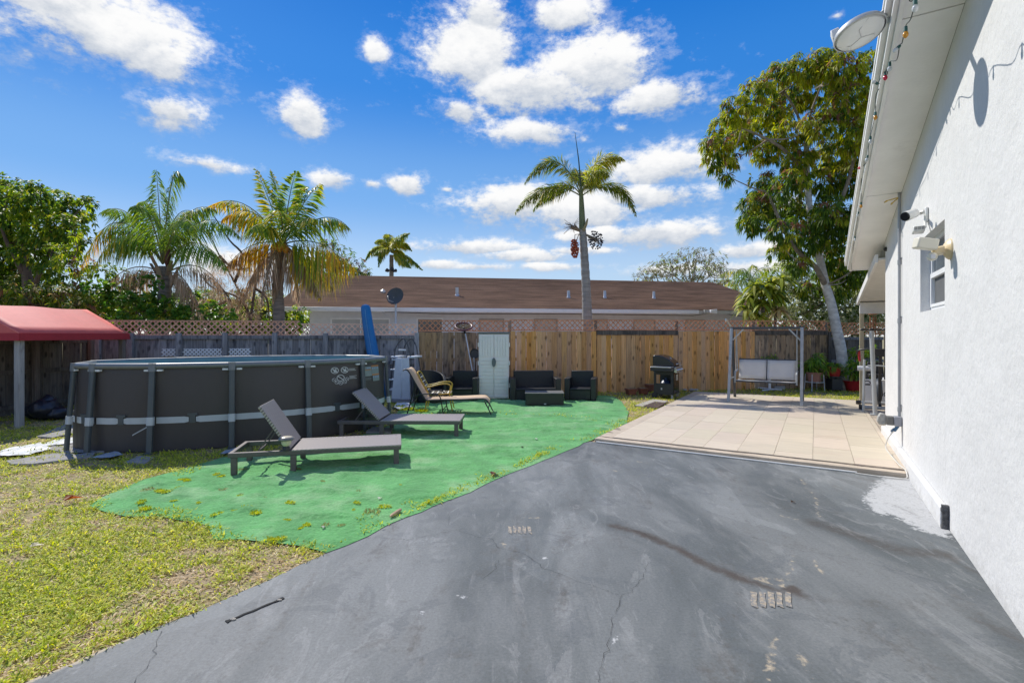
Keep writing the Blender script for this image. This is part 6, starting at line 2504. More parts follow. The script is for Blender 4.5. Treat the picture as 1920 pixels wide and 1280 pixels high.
# ---- croton-like shrub behind the canopy
cs = thing('shrub', 'low mixed green and pinkish shrub just above the red canopy', 'shrub', (0, 0, 0))
cc = px_clumps([(15, 560, 26), (50, 555, 26), (85, 560, 24), (120, 560, 24), (150, 570, 20), (30, 535, 20), (100, 540, 18), (140, 545, 16), (0, 575, 20), (70, 580, 22), (-30, 550, 40), (160, 585, 22), (165, 560, 14)], 12.9, .5)
limb(cs, [P(70, 700, 12.9), P(75, 620, 12.9), P(80, 560, 12.9)], .05, .02, M_BARKD, 'trunk')
twigs(cs, cc, [P(80, 570, 12.9), P(75, 620, 12.9)], .018, M_BARKD)
crown(cs, 'crown', cc, 42, .20, .045, GREENS['croton'], GREENS['red'], .06, droop=.5, ros=9, shell=.2)
# a slender flowering shrub beside the palm
fs = thing('shrub', 'slender yellow-green shrub between broadleaf tree and shaggy queen palm', 'shrub', (0, 0, 0))
fc = px_clumps([(140, 440, 12), (120, 470, 14), (150, 465, 16), (90, 467, 10), (165, 490, 16), (135, 500, 16), (110, 490, 12), (160, 525, 18), (140, 545, 16)], 13.6, .4)
limb(fs, [P(160, 640, 13.6), P(155, 560, 13.6), P(140, 480, 13.6)], .035, .012, M_BARKD, 'trunk')
twigs(fs, fc, [P(155, 560, 13.6), P(140, 480, 13.6), P(150, 520, 13.6)], .013, M_BARKD)
crown(fs, 'crown', fc, 34, .17, .05, GREENS['yellowg'], GREENS['red'], .12, droop=.4, ros=7, shell=.2)
# sea grape
sg = thing('sea_grape', 'round-leaved sea grape shrub behind lattice under the queen palm', 'shrub', (0, 0, 0))
sc_ = px_clumps([(185, 545, 24), (215, 560, 28), (250, 575, 30), (285, 570, 28), (240, 545, 20), (205, 590, 26), (330, 580, 26), (365, 590, 22), (395, 580, 18), (290, 595, 30), (350, 560, 18), (265, 520, 14), (285, 530, 16), (170, 570, 18), (420, 590, 18)], 13.2, .45)
limb(sg, [P(260, 720, 13.2), P(262, 640, 13.2), P(255, 580, 13.2)], .05, .02, M_BARKD, 'trunk')
twigs(sg, sc_, [P(255, 580, 13.2), P(262, 640, 13.2)], .016, M_BARKD)
crown(sg, 'crown', sc_, 42, .13, .125, GREENS['seagrape'], GREENS['yellowg'], .12, droop=.15, ros=6, m=M_LEAFG, shell=.25, bend=.2)
# light bushes by the neighbour's wall
yb = thing('shrub', 'bright yellow-green bush beside left corner of grey house', 'shrub', (0, 0, 0))
yc_ = px_clumps([(455, 580, 22), (485, 590, 22), (550, 590, 18), (565, 580, 14), (475, 560, 18), (560, 600, 14), (430, 600, 20), (500, 570, 14), (440, 555, 14)], 15.2, .4)
limb(yb, [P(490, 720, 15.2), P(490, 640, 15.2), P(480, 580, 15.2)], .04, .015, M_BARKD, 'trunk')
twigs(yb, yc_, [P(480, 580, 15.2), P(490, 620, 15.2)], .014, M_BARKD)
crown(yb, 'crown', yc_, 30, .12, .05, GREENS['yellowg'], GREENS['seagrape'], .2, droop=.3, ros=7, shell=.2)
# far yard foliage beyond, closing the view under the palms
dk = thing('hedge', 'dark leafy hedge far behind the palms on the left', 'hedge', (0, 0, 0))
dc = px_clumps([(u, 585 + random.uniform(-25, 10), 30) for u in range(-80, 560, 22)] + [(u, 610, 30) for u in range(-80, 560, 30)] + [(390, 560, 18), (320, 545, 20), (230, 520, 20), (190, 510, 22)], 19.5, .6)
crown(dk, 'foliage', dc, 20, .2, .11, GREENS['dark'], GREENS['yellowg'], .15, droop=.3, ros=6, shell=.1)
# tree behind the roof
bt = thing('broadleaf_tree', 'bushy tree with pinkish tips behind left end of brown roof', 'tree', (0, 0, 0))
bcl = px_clumps([(610, 462, 20), (635, 470, 18), (600, 490, 26), (630, 500, 28), (660, 495, 22), (675, 505, 16), (690, 512, 12), (650, 520, 30), (580, 520, 26)], 27, .8)
limb(bt, [P(630, 640, 27), P(630, 560, 27), P(630, 500, 27)], .16, .06, M_BARKD, 'trunk')
twigs(bt, bcl, [P(630, 540, 27), P(630, 500, 27)], .04, M_BARKD)
crown(bt, 'crown', bcl, 13, .24, .07, GREENS['dark'], GREENS['red'], .22, droop=.5, ros=8, shell=.3)
# wispy tree
wt_ = thing('wispy_tree', 'sparse wispy tree with thin twigs beyond right roof end', 'tree', (0, 0, 0))
wcl = px_clumps([(1210, 512, 18), (1235, 500, 22), (1262, 490, 22), (1290, 482, 22), (1315, 478, 20), (1340, 490, 20), (1300, 505, 28), (1330, 515, 24), (1265, 515, 26), (1355, 505, 14), (1230, 520, 18), (1360, 520, 18), (1195, 520, 10)], 38, 1.2)
limb(wt_, [P(1300, 640, 38), P(1298, 560, 38), P(1300, 520, 38), P(1305, 490, 38)], .22, .06, M_BARK, 'trunk')
for (u, v) in ((1230, 500), (1262, 490), (1335, 487), (1350, 508), (1285, 478)):
    limb(wt_, [P(1299, 545, 38), P((1299 + u) / 2, (545 + v) / 2 - 5, 38), P(u, v, 38)], .08, .02, M_BARK)
twigs(wt_, wcl, [P(1300, 520, 38), P(1265, 515, 38), P(1330, 515, 38)], .045, M_BARK)
crown(wt_, 'crown', wcl, 11, .24, .08, GREENS['wispy'], GREENS['yellowg'], .1, droop=.2, ros=5, shell=.3)
# silvery bush
sv_ = thing('silver_bush', 'large silvery grey-green bush behind the mango trunk', 'shrub', (0, 0, 0))
svc = px_clumps([(1480, 505, 26), (1500, 530, 30), (1470, 540, 26), (1520, 560, 34), (1490, 575, 32), (1540, 590, 34), (1600, 540, 34), (1620, 570, 36), (1590, 590, 36), (1640, 545, 34), (1650, 590, 40), (1560, 600, 36), (1510, 610, 34), (1610, 610, 36), (1680, 570, 50), (1470, 600, 30), (1570, 545, 30), (1620, 520, 24), (1540, 540, 26)], 17.2, .7)
limb(sv_, [P(1560, 720, 17.4), P(1560, 640, 17.4), P(1555, 560, 17.3)], .08, .03, M_BARKD, 'trunk')
twigs(sv_, svc, [P(1555, 560, 17.3), P(1560, 640, 17.4)], .024, M_BARKD)
crown(sv_, 'crown', svc, 75, .10, .06, GREENS['silver'], GREENS['dark'], .18, droop=.1, ros=7, shell=.3)
yg2 = thing('shrub', 'bright lime green shrub behind strap-leaf plant and silver bush', 'shrub', (0, 0, 0))
ygc = px_clumps([(1450, 510, 20), (1480, 500, 22), (1500, 490, 16), (1440, 530, 22), (1540, 480, 18)], 19, .4)
limb(yg2, [P(1470, 640, 19), P(1470, 560, 19), P(1470, 510, 19)], .05, .02, M_BARKD, 'trunk')
crown(yg2, 'crown', ygc, 26, .14, .05, GREENS['yellowg'], None, 0, droop=.4, ros=7, shell=.2)


# ---- palms
def bez(a, b, c, t):
    return a * (1 - t) ** 2 + b * 2 * t * (1 - t) + c * t * t


def frond(parent, B, C, T, n=46, Lf=.55, wd=.028, pal='palm', pal_tip=None, hang=.4, plume=0.0, r=.022, start=.14, stalk=None, fwd=.55, seed=None):
    B, C, T = Vector(B), Vector(C), Vector(T)
    q = MB()
    pts = [bez(B, C, T, i / 12) for i in range(13)]
    q.tube(pts, [r * (1 - .85 * i / 12) for i in range(13)], 6)
    ts = np.repeat(np.linspace(start, .985, n), 2)
    sgn = np.tile([1.0, -1.0], n)
    if plume:
        ts = np.repeat(ts, 2)
        sgn = np.repeat(sgn, 2)
    N_ = len(ts)
    ts = np.clip(ts + RNG.normal(0, .006, N_), 0, 1)
    Bn, Cn, Tn = np.array(B), np.array(C), np.array(T)
    p = Bn * ((1 - ts) ** 2)[:, None] + Cn * (2 * ts * (1 - ts))[:, None] + Tn * (ts ** 2)[:, None]
    d = nrm((Cn - Bn) * (2 * (1 - ts))[:, None] + (Tn - Cn) * (2 * ts)[:, None])
    # side vector from the frond's own bending plane
    pn_ = np.cross(Cn - Bn, Tn - Cn)
    if np.linalg.norm(pn_) < 1e-3:
        pn_ = np.cross(Cn - Bn, [.2, .1, 1.0])
    pn_ = pn_ / np.linalg.norm(pn_)
    s = np.broadcast_to(pn_, d.shape).copy()
    upv = nrm(np.cross(s, d))
    upv *= np.sign(upv[:, 2:3] + 1e-6)
    ang = np.zeros(N_)
    if plume:
        ang = RNG.uniform(-1.25, 1.25, N_)
    side = s * (sgn * np.cos(ang))[:, None] + upv * (np.sin(ang))[:, None]
    prof = np.sin(np.clip((ts - start) / (1 - start), 0, 1) ** .7 * math.pi * .86 + .35)
    L = Lf * np.clip(prof, .2, 1) * RNG.uniform(.8, 1.1, N_)
    dirn = side * .85 + d * fwd + RNG.normal(0, .12, (N_, 3))
    dirn[:, 2] -= hang * RNG.uniform(.5, 1.4, N_)
    nv = upv + RNG.normal(0, .3, (N_, 3))
    col = pick(N_, GREENS[pal], .2)
    if pal_tip:
        c2 = pick(N_, GREENS[pal_tip], .2)
        mk = RNG.random(N_) < np.clip((ts - .35) * 1.5, 0, .85)
        col[mk] = c2[mk]
    me = leaves_mesh('frond', p, dirn, nv, L, wd, col, bend=hang * 1.6, fold=.3)
    o = link(me, 'frond', M_FROND, parent)
    q.build('rachis', stalk or M_RACH, o)
    return o


def palm_trunk(parent, pts, r0, r1, m=M_BARKP, rings=.09):
    path = smooth_path([Vector(p) for p in pts], 14)
    rs = []
    for i in range(len(path)):
        t = i / (len(path) - 1)
        rs.append((r0 + (r1 - r0) * t) * (1 + .05 * math.sin(i * 2.1)))
    q = MB()
    q.tube(path, rs, 14)
    return q.build('trunk', m, parent)


# coconut palm
cp_ = thing('coconut_palm', 'yellowing coconut palm with orange nuts left of the brown roof', 'palm tree', (0, 0, 0))
CY = 14.2
palm_trunk(cp_, [P(524, 735, CY), P(523, 600, CY), P(521, 540, CY), P(527, 480, CY), P(530, 455, CY)], .17, .13)
CB = P(531, 458, CY)
for (cu, cv, tu, tv, dd, pal, tip, hang, Lf) in (
        (512, 385, 480, 318, -.4, 'palmy', None, .18, .55), (528, 370, 508, 320, .3, 'palm', 'palmy', .15, .5), (542, 350, 556, 322, -.5, 'palm', None, .2, .55), (548, 345, 575, 352, .5, 'palmy', 'palm', .3, .5),
        (570, 365, 602, 345, -.6, 'palm', 'palmy', .35, .55), (610, 375, 655, 428, -.3, 'palm', 'palmy', .6, .62), (600, 432, 668, 505, -.7, 'palmy', 'yellow', 1.2, .75), (590, 470, 625, 540, .5, 'palmy', 'dry', 1.1, .6),
        (470, 360, 416, 412, -.6, 'palmy', 'yellow', .75, .62), (455, 340, 386, 392, .7, 'palmy', 'yellow', .6, .5), (470, 440, 425, 500, -.2, 'yellow', 'dry', 1.1, .5), (565, 480, 600, 560, -.4, 'yellow', 'dry', .9, .45),
        (530, 390, 520, 395, -2.0, 'palm', 'palmy', .4, .6), (560, 400, 590, 410, -1.7, 'palm', 'palmy', .5, .6), (500, 400, 470, 430, -1.6, 'palmy', 'palm', .6, .6), (545, 380, 560, 380, 1.8, 'palm', None, .4, .55)):
    frond(cp_, CB, P(cu, cv, CY + dd * .6), P(tu, tv, CY + dd), 66, Lf * 1.1, .046, pal, tip, hang)
for (cu, cv, tu, tv, dd) in ((495, 450, 455, 565, -.3), (508, 455, 490, 570, -.5), (520, 470, 512, 565, -.2), (545, 480, 560, 570, -.3), (560, 470, 596, 548, -.4), (480, 480, 440, 590, .3)):
    frond(cp_, CB, P(cu, cv, CY + dd), P(tu, tv, CY + dd), 46, .42, .030, 'dry', None, 1.3, stalk=M_DRYST)
for (u, v) in ((516, 462), (524, 466), (531, 461), (526, 457), (536, 468)):
    q = MB()
    q.sphere(P(u, v, CY - .25), .095, 12, 9, (.9, .9, 1.15))
    q.build('coconut', mat('orange_coconut', (.52, .20, .02), rough=.5, var=.15), cp_)

# queen palm
qp = thing('queen_palm', 'shaggy queen palm with yellow and dead drooping fronds behind pool', 'palm tree', (0, 0, 0))
QY = 13.5
palm_trunk(qp, [P(304, 740, QY), P(305, 600, QY), P(309, 545, QY), P(308, 500, QY)], .15, .17)
q = MB()
for k in range(9):
    a = k * 2.4
    b0 = P(309, 540 - 4 * k, QY)
    q.beam(b0 + Vector((.12 * math.cos(a), .12 * math.sin(a), 0)), b0 + Vector((.34 * math.cos(a), .34 * math.sin(a), .42)), .11, .03)
q.build('leaf_bases', M_DRYST, qp)
q = MB()
q.lathe([(.001, 0), (.05, .1), (.06, .28), (.035, .42), (.001, .52)], 10, Matrix.Translation(P(311, 500, QY - .35)) @ Matrix.Rotation(R(12), 4, 'Y'))
q.build('spathe', mat('maroon_spathe', (.07, .018, .015), rough=.6), qp)
QB = P(305, 495, QY)
for (cu, cv, tu, tv, dd, pal, tip, hang, Lf) in (
        (299, 390, 293, 318, -.2, 'palm', None, .55, .75), (322, 250, 346, 350, .2, 'palm', None, .6, .5), (210, 330, 150, 512, -.5, 'palm', 'yellow', .75, .6), (230, 380, 178, 500, -1.0, 'palm', 'palmy', .8, .6), (245, 360, 188, 400, .6, 'palm', None, .6, .55),
        (380, 360, 450, 445, -.4, 'palm', None, .7, .58), (370, 410, 425, 505, -.9, 'palm', None, .8, .55), (345, 360, 408, 395, .5, 'palm', None, .7, .6), (280, 360, 245, 390, -1.3, 'palm', None, .6, .5), (335, 370, 365, 430, -1.5, 'palm', None, .6, .5),
        (290, 360, 262, 380, 1.2, 'palm', None, .8, .6), (320, 370, 370, 400, 1.4, 'palm', 'palmy', .8, .6), (255, 400, 215, 470, .9, 'palmy', 'palm', .7, .5)):
    frond(qp, QB, P(cu, cv, QY + dd * .6), P(tu, tv, QY + dd), 90, Lf * 1.05, .030, pal, tip, hang, fwd=.4)
for (cu, cv, tu, tv, dd) in ((240, 470, 182, 558, -.4), (345, 490, 385, 605, -.5), (385, 460, 432, 572, -.3), (260, 500, 225, 545, .3), (360, 520, 365, 600, .2)):
    frond(qp, P(309, 515, QY), P(cu, cv, QY + dd), P(tu, tv, QY + dd), 60, .38, .022, 'dry', None, 1.4, stalk=M_DRYST, fwd=.9)

# dry tangle between the two palms
dt = thing('dead_shrub', 'bare brown tangle of branches between queen palm and coconut palm', 'shrub', (0, 0, 0))
DY = 14.6
for pts in ([(480, 720), (470, 600), (440, 530), (412, 480), (398, 450)], [(470, 600), (478, 540), (485, 500), (470, 470)], [(455, 720), (440, 620), (430, 560), (395, 520)], [(470, 600), (450, 560), (400, 540), (380, 520)], [(440, 530), (455, 480), (430, 450), (398, 400)], [(485, 500), (500, 480), (515, 500)],
            [(412, 480), (440, 505), (470, 500)], [(430, 560), (400, 575), (375, 560)], [(478, 540), (500, 560), (505, 600)]):
    limb(dt, [P(u, v, DY + random.uniform(-.3, .3)) for u, v in pts], .045, .012, M_BARKD)
dtc = px_clumps([(430, 500, 30), (450, 540, 34), (400, 520, 28), (475, 520, 26), (420, 560, 32), (460, 580, 30), (390, 560, 26), (485, 555, 20)], DY, .4)
crown(dt, 'twigs', dtc, 26, .22, .014, GREENS['dry'], None, 0, droop=1.0, ros=8, shell=.1)

# foxtail palm
fp = thing('foxtail_palm', 'slim palm with red fruit bunch standing before the brown roof', 'palm tree', (0, 0, 0))
FYd = 15.3
palm_trunk(fp, [P(1103, 735, FYd), P(1101, 600, FYd), P(1099, 540, FYd), P(1095, 470, FYd), P(1092, 430, FYd)], .165, .105, mat('smooth_palm_bark', (.30, .28, .255), rough=.85, var=.2, scale=2, stretch=(1, 1, 9), bump=.5, bscale=5, stain=(.2, .18, .16)))
q = MB()
q.tube(smooth_path([P(1092, 432, FYd), P(1091, 400, FYd), P(1090, 372, FYd), P(1089, 350, FYd)], 4), [.10, .105, .10, .095, .09, .085, .08, .075, .07, .065, .06, .05, .045], 12)
q.build('crownshaft', mat('green_crownshaft', (.15, .17, .07), rough=.5, var=.2, stretch=(1, 1, .3)), fp)
FB = P(1090, 368, FYd)
for (cu, cv, tu, tv, dd, pal, Lf) in ((1045, 250, 984, 345, -.2, 'palmf', .40), (1020, 322, 966, 400, -.5, 'palmf', .38), (1110, 275, 1170, 300, -.3, 'palmfy', .44), (1165, 310, 1192, 405, .2, 'palmf', .36), (1060, 315, 1000, 395, .7, 'palmf', .36), (1110, 300, 1140, 330, -1.2, 'palmfy', .42), (1085, 310, 1075, 330, 1.2, 'palmf', .4), (1100, 320, 1125, 345, 1.0, 'palmf', .38)):
    GREENS['palmf'] = [(3, (.13, .20, .03)), (2, (.24, .29, .04)), (1, (.40, .34, .12))]
    GREENS['palmfy'] = [(3, (.42, .43, .05)), (2, (.24, .30, .04)), (1, (.52, .44, .10))]
    frond(fp, FB, P(cu, cv, FYd + dd * .6), P(tu, tv, FYd + dd), 95, Lf * 1.2, .030, pal, None, .35, plume=1, fwd=.8, start=.2)
q = MB()
q.tube([P(1090, 360, FYd), P(1085, 300, FYd), P(1078, 248, FYd)], [.025, .018, .006], 7)
q.build('spear', mat('dark_spear', (.04, .06, .03), rough=.6), fp)


def bunch(parent, c, sx, sz, n, r, m, seed, name='fruit_bunch'):
    rg = random.Random(seed)
    q = MB()
    for k in range(n):
        a, z = rg.uniform(0, 6.28), rg.uniform(-1, 1)
        rad = sx * math.sqrt(max(0, 1 - z * z * .8)) * rg.uniform(.3, 1)
        q.sphere((c.x + rad * math.cos(a), c.y + rad * math.sin(a), c.z + sz * z), r * rg.uniform(.8, 1.15), 6, 4)
    o = q.build(name, m, parent)
    o['kind'] = 'stuff'
    return o


bunch(fp, P(1077, 466, FYd - .15), .13, .27, 210, .027, mat('red_fruit', (.33, .055, .018), rough=.4, var=.3, scale=12), 1)
b2 = bunch(fp, P(1117, 450, FYd - .1), .24, .26, 95, .025, mat('dark_fruit', (.035, .035, .05), rough=.5, var=.3), 2)
q = MB()
rg = random.Random(5)
for (c, n_) in ((P(1073, 424, FYd - .1), 40), (P(1120, 452, FYd - .1), 30)):
    for k in range(n_):
        e = c + Vector((rg.uniform(-.26, .22), rg.uniform(-.25, .25), rg.uniform(-.2, .22)))
        q.tube([P(1092, 436, FYd), c.lerp(e, .3), e], [.012, .008, .005], 4)
for u in (1078, 1085):
    q.tube([P(1092, 438, FYd), P(u, 440, FYd - .1), P(1077, 462, FYd - .15)], .012, 5)
q.build('flower_stalks', M_DRYST, fp)
q = MB()
q.tube([P(1094, 432, FYd - .1), P(1099, 420, FYd - .15), P(1102, 410, FYd - .15)], [.05, .045, .02], 8)
q.build('bract', mat('tan_bract', (.3, .24, .12), rough=.7), fp)

# small palm beyond the roof
sp_ = thing('small_palm', 'small distant palm rising above the brown roof ridge', 'palm tree', (0, 0, 0))
SY = 34
palm_trunk(sp_, [P(734, 640, SY), P(734, 540, SY), P(734, 478, SY)], .17, .13)
for (cu, cv, tu, tv, dd) in ((705, 445, 684, 490, -.5), (715, 452, 710, 500, -1), (720, 440, 703, 455, 1), (742, 440, 768, 437, -.5), (752, 440, 772, 470, .5), (760, 472, 792, 506, -.4), (748, 478, 770, 502, -1), (730, 430, 722, 445, .8), (738, 440, 750, 450, -1.5), (720, 460, 700, 478, -1.2), (745, 460, 760, 485, 1.0), (728, 445, 715, 465, 1.4)):
    frond(sp_, P(735, 474, SY), P(cu, cv, SY + dd * .5), P(tu, tv, SY + dd), 80, .52, .06, 'palmfy', 'palm', .5, plume=1, r=.035, fwd=.8)
q = MB()
for k in range(10):
    q.sphere(P(728 + random.uniform(-6, 16), 508 + random.uniform(-5, 3), SY - .2), .1, 6, 4)
q.build('fruit_bunch', MATS['dark_fruit'], sp_)
# far palm right
rp_ = thing('queen_palm', 'pale feathery palm behind the right end of brown roof', 'palm tree', (0, 0, 0))
RY = 27
palm_trunk(rp_, [P(1405, 640, RY), P(1405, 560, RY), P(1407, 530, RY)], .16, .13)
for (cu, cv, tu, tv, dd) in ((1385, 485, 1345, 520, -.5), (1380, 505, 1350, 545, .4), (1400, 490, 1380, 510, -1), (1420, 490, 1452, 505, -.4), (1425, 510, 1440, 545, .5), (1405, 485, 1415, 500, 1), (1390, 510, 1370, 550, -1.2), (1420, 505, 1435, 540, -1)):
    frond(rp_, P(1407, 530, RY), P(cu, cv, RY + dd * .5), P(tu, tv, RY + dd), 34, .62, .035, 'palm', 'palmy', .7, r=.03)
rb = thing('shrub', 'grey-green rounded tree top between far palm and brown roof', 'shrub', (0, 0, 0))
rbc = px_clumps([(1355, 535, 18), (1375, 545, 18), (1395, 550, 18), (1415, 555, 18), (1340, 545, 16), (1440, 545, 16)], 31, .5)
crown(rb, 'crown', rbc, 9, .22, .1, GREENS['wispy'], GREENS['dark'], .4, droop=.2, ros=6, shell=.2)
limb(rb, [P(1385, 640, 31), P(1385, 580, 31), P(1385, 550, 31)], .1, .04, M_BARKD, 'trunk')

# strap-leaf plant
dr = thing('strap_leaf_plant', 'big clump of arching yellow-green strap leaves behind the swing', 'plant', (0, 0, 0))
DRY = 15.6
Ps, Ds, Ls, Cs = [], [], [], []
for (u, v, n_, L_) in ((1432, 540, 46, .62), (1405, 556, 36, .55), (1455, 552, 36, .58), (1430, 570, 40, .55), (1398, 580, 26, .5), (1460, 582, 26, .5), (1425, 595, 30, .5), (1465, 522, 16, .62), (1415, 535, 26, .55), (1446, 530, 30, .6)):
    for dy in (-.3, -.1, .15, .35):
        c = np.array(P(u, v, DRY + dy + random.uniform(-.2, .2)))
        a = np.arange(n_ // 2) * 2.4
        e = RNG.uniform(-.3, 1.2, n_ // 2)
        d = np.stack([np.cos(a) * np.cos(e), np.sin(a) * np.cos(e), np.sin(e)], 1)
        Ps.append(np.tile(c, (n_ // 2, 1)))
        Ds.append(d)
        Ls.append(L_ * RNG.uniform(.7, 1.1, n_ // 2))
        Cs.append(pick(n_ // 2, GREENS['dracdry'] if v > 575 and random.random() < .7 else GREENS['drac'], .2))
Ps, Ds, Ls, Cs = map(np.concatenate, (Ps, Ds, Ls, Cs))


def strap_mesh(name, P0, D, L, W, col, sag):
    """long arching leaves in four bending pieces"""
    n = len(P0)
    D = nrm(D)
    S = nrm(np.cross(D, np.array([0, 0, 1.0]) + RNG.normal(0, .15, (n, 3))))
    L = np.asarray(L)[:, None]
    K = 5
    V = []
    for k in range(K):
        t = k / (K - 1)
        p = P0 + D * L * t - np.array([[0, 0, 1.0]]) * sag * L * t * t
        w_ = W * (.45 + 1.1 * t) * (1 - t ** 3) + .002
        V += [p + S * w_ * .5, p - S * w_ * .5]
    V = np.stack(V, 1).reshape(-1, 3)
    T = []
    for k in range(K - 1):
        T += [[2 * k, 2 * k + 1, 2 * k + 3], [2 * k, 2 * k + 3, 2 * k + 2]]
    T = ((np.arange(n) * 2 * K)[:, None, None] + np.array(T)[None]).reshape(-1, 3)
    return np_mesh(name, V, T, np.repeat(col, 2 * K, axis=0), smooth=True)


link(strap_mesh('leaves', Ps, Ds, Ls, .105, Cs, .75), 'leaves', M_LEAFG, dr)
limb(dr, [P(1430, 730, DRY), P(1430, 640, DRY), P(1431, 560, DRY)], .09, .05, M_BARKP, 'trunk')
limb(dr, [P(1450, 730, DRY), P(1452, 640, DRY), P(1455, 560, DRY)], .06, .04, M_BARKP, 'trunk')
limb(dr, [P(1410, 730, DRY), P(1408, 640, DRY), P(1405, 570, DRY)], .06, .04, M_BARKP, 'trunk')

# ---- potted plants
M_PINKP = mat('pink_clay', (.40, .19, .14), rough=.8, var=.12)
M_REDP = mat('red_plastic_pot', (.42, .018, .022), rough=.35, var=.06)
M_TERR = mat('terracotta', (.27, .095, .05), rough=.85, var=.2, stain=(.15, .06, .04))


def pot(parent, r, h, m, z0=0, n=18, rim=.02, name='pot'):
    q = MB()
    q.lathe([(.001, z0), (r * .74, z0), (r * .95, z0 + h - .04), (r * .95 + rim * .5, z0 + h - .04), (r + rim * .5, z0 + h), (r * .9, z0 + h), (r * .88, z0 + h - .04), (.001, z0 + h - .05)], n)
    return q.build(name, m, parent)


def tuft(parent, z, n, L_, wd, pal, sag, emin=.2, emax=1.4, name='leaves', r0=.05):
    a = RNG.uniform(0, 6.28, n)
    e = RNG.uniform(emin, emax, n)
    d = np.stack([np.cos(a) * np.cos(e), np.sin(a) * np.cos(e), np.sin(e)], 1)
    p = np.stack([r0 * np.cos(a), r0 * np.sin(a), np.full(n, z)], 1)
    link(strap_mesh(name, p, d, L_ * RNG.uniform(.6, 1.1, n), wd, pick(n, GREENS[pal], .2), sag), name, M_LEAFG, parent)


q = G(1527, 732)
p1 = thing('potted_plant', 'leafy plant in pink clay pot on white wire stand', 'potted plant', (q.x, q.y, 0))
m = MB()
for a in (45, 135, 225, 315):
    c_, s_ = math.cos(R(a)), math.sin(R(a))
    m.tube([(.26 * c_, .26 * s_, 0), (.23 * c_, .23 * s_, .48)], .010, 6)
m.tube([Vector((.24 * math.cos(R(k * 20)), .24 * math.sin(R(k * 20)), .25)) for k in range(19)], .009, 6)
m.build('stand', M_WM, p1)
pot(p1, .21, .27, M_PINKP, .26)
crown(p1, 'leaves', [(0, 0, .76, .22), (-.16, 0, .72, .17), (.18, -.05, .70, .18), (.05, -.1, .92, .14)], 60, .22, .05, GREENS['pot'], None, 0, droop=.5, ros=7, m=M_LEAFG, shell=.2)
q = G(1564, 733)
p2 = thing('potted_plant', 'spiky grassy plant in red pot raised on black stand', 'potted plant', (q.x, q.y, 0))
m = MB()
for a in (45, 135, 225, 315):
    c_, s_ = math.cos(R(a)), math.sin(R(a))
    m.beam((.15 * c_, .15 * s_, 0), (.15 * c_, .15 * s_, .40), .03)
m.box(-.17, .17, -.17, .17, .40, .43)
m.box(-.15, .15, -.15, .15, .05, .36)
m.build('stand', M_BLKM, p2)
pot(p2, .18, .27, M_REDP, .43)
tuft(p2, .66, 130, .50, .022, 'pot', .75, .3, 1.45)
q = G(1601, 733)
p3 = thing('potted_plant', 'tall leafy shrub in wide red plastic tub near porch', 'potted plant', (q.x, q.y, 0))
pot(p3, .26, .30, M_REDP, 0, rim=.04)
limb(p3, [(0, 0, .25), (.03, 0, .6), (.05, 0, 1.0)], .02, .008, M_BARKD, 'stem')
crown(p3, 'leaves', [(.02, 0, .55, .2), (.08, 0, .8, .22), (.05, .05, 1.02, .18), (-.12, 0, .5, .2), (.1, 0, 1.15, .12)], 46, .19, .065, GREENS['pot'], GREENS['yellowg'], .3, droop=.4, ros=6, m=M_LEAFG, shell=.2)
q = G(1628, 733)
p5 = thing('potted_plant', 'bushy yellow-green plant in dark pot behind the porch post', 'potted plant', (q.x + .15, q.y + .2, 0))
pot(p5, .2, .3, MATS['dark_cover'] if 'dark_cover' in MATS else M_BLKP, 0)
crown(p5, 'leaves', [(0, 0, .7, .25), (.05, 0, 1.0, .22), (0, 0, 1.25, .16)], 40, .18, .05, GREENS['pot'], GREENS['yellowg'], .4, droop=.4, ros=6, m=M_LEAFG, shell=.2)
# tangled plant behind the swing (stem against fence)
q = P(1443, 712, 14.75)
p4 = thing('plant', 'thin plant climbing the fence behind white swing seat', 'plant', (q.x, q.y, 0))
limb(p4, [(0, 0, 0), (-.02, .0, .6), (-.05, .05, 1.0), (-.02, .1, 1.3)], .015, .006, M_BARKD, 'stem')
crown(p4, 'leaves', [(0, 0, .95, .1), (.1, 0, .92, .09), (-.15, 0, .92, .08)], 40, .12, .04, GREENS['pot'], None, 0, ros=5, m=M_LEAFG)
# terracotta planters by the fence
for i, (u, v, w_, h_, lab) in enumerate(((1183, 740, .25, .17, 'low terracotta planter box farthest left at the fence foot'), (1206, 739, .22, .17, 'empty terracotta planter between two other planters by fence'), (1221, 734.5, .29, .22, 'taller terracotta planter half hidden behind the barbecue'))):
    q = G(u, v)
    t = thing('planter', lab, 'planter', (q.x, q.y, 0), FR + R(3), 'terracotta planters along the fence')
    m = MB()
    a, b = w_ / 2, w_ / 2.4
    m.add([(-a * .85, -b * .85, 0), (a * .85, -b * .85, 0), (a * .85, b * .85, 0), (-a * .85, b * .85, 0), (-a, -b, h_), (a, -b, h_), (a, b, h_), (-a, b, h_)], [(3, 2, 1, 0), (0, 1, 5, 4), (1, 2, 6, 5), (2, 3, 7, 6), (3, 0, 4, 7)])
    m.build('body', M_TERR, t, bevel=.01)
    m = MB()
    m.box(-a - .012, a + .012, -b - .012, b + .012, h_ - .04, h_)
    m.build('rim', M_TERR, t, bevel=.008)
    m = MB()
    m.box(-a * .9, a * .9, -b * .9, b * .9, h_ + .001, h_ + .004)
    m.build('soil', M_SOIL, t)
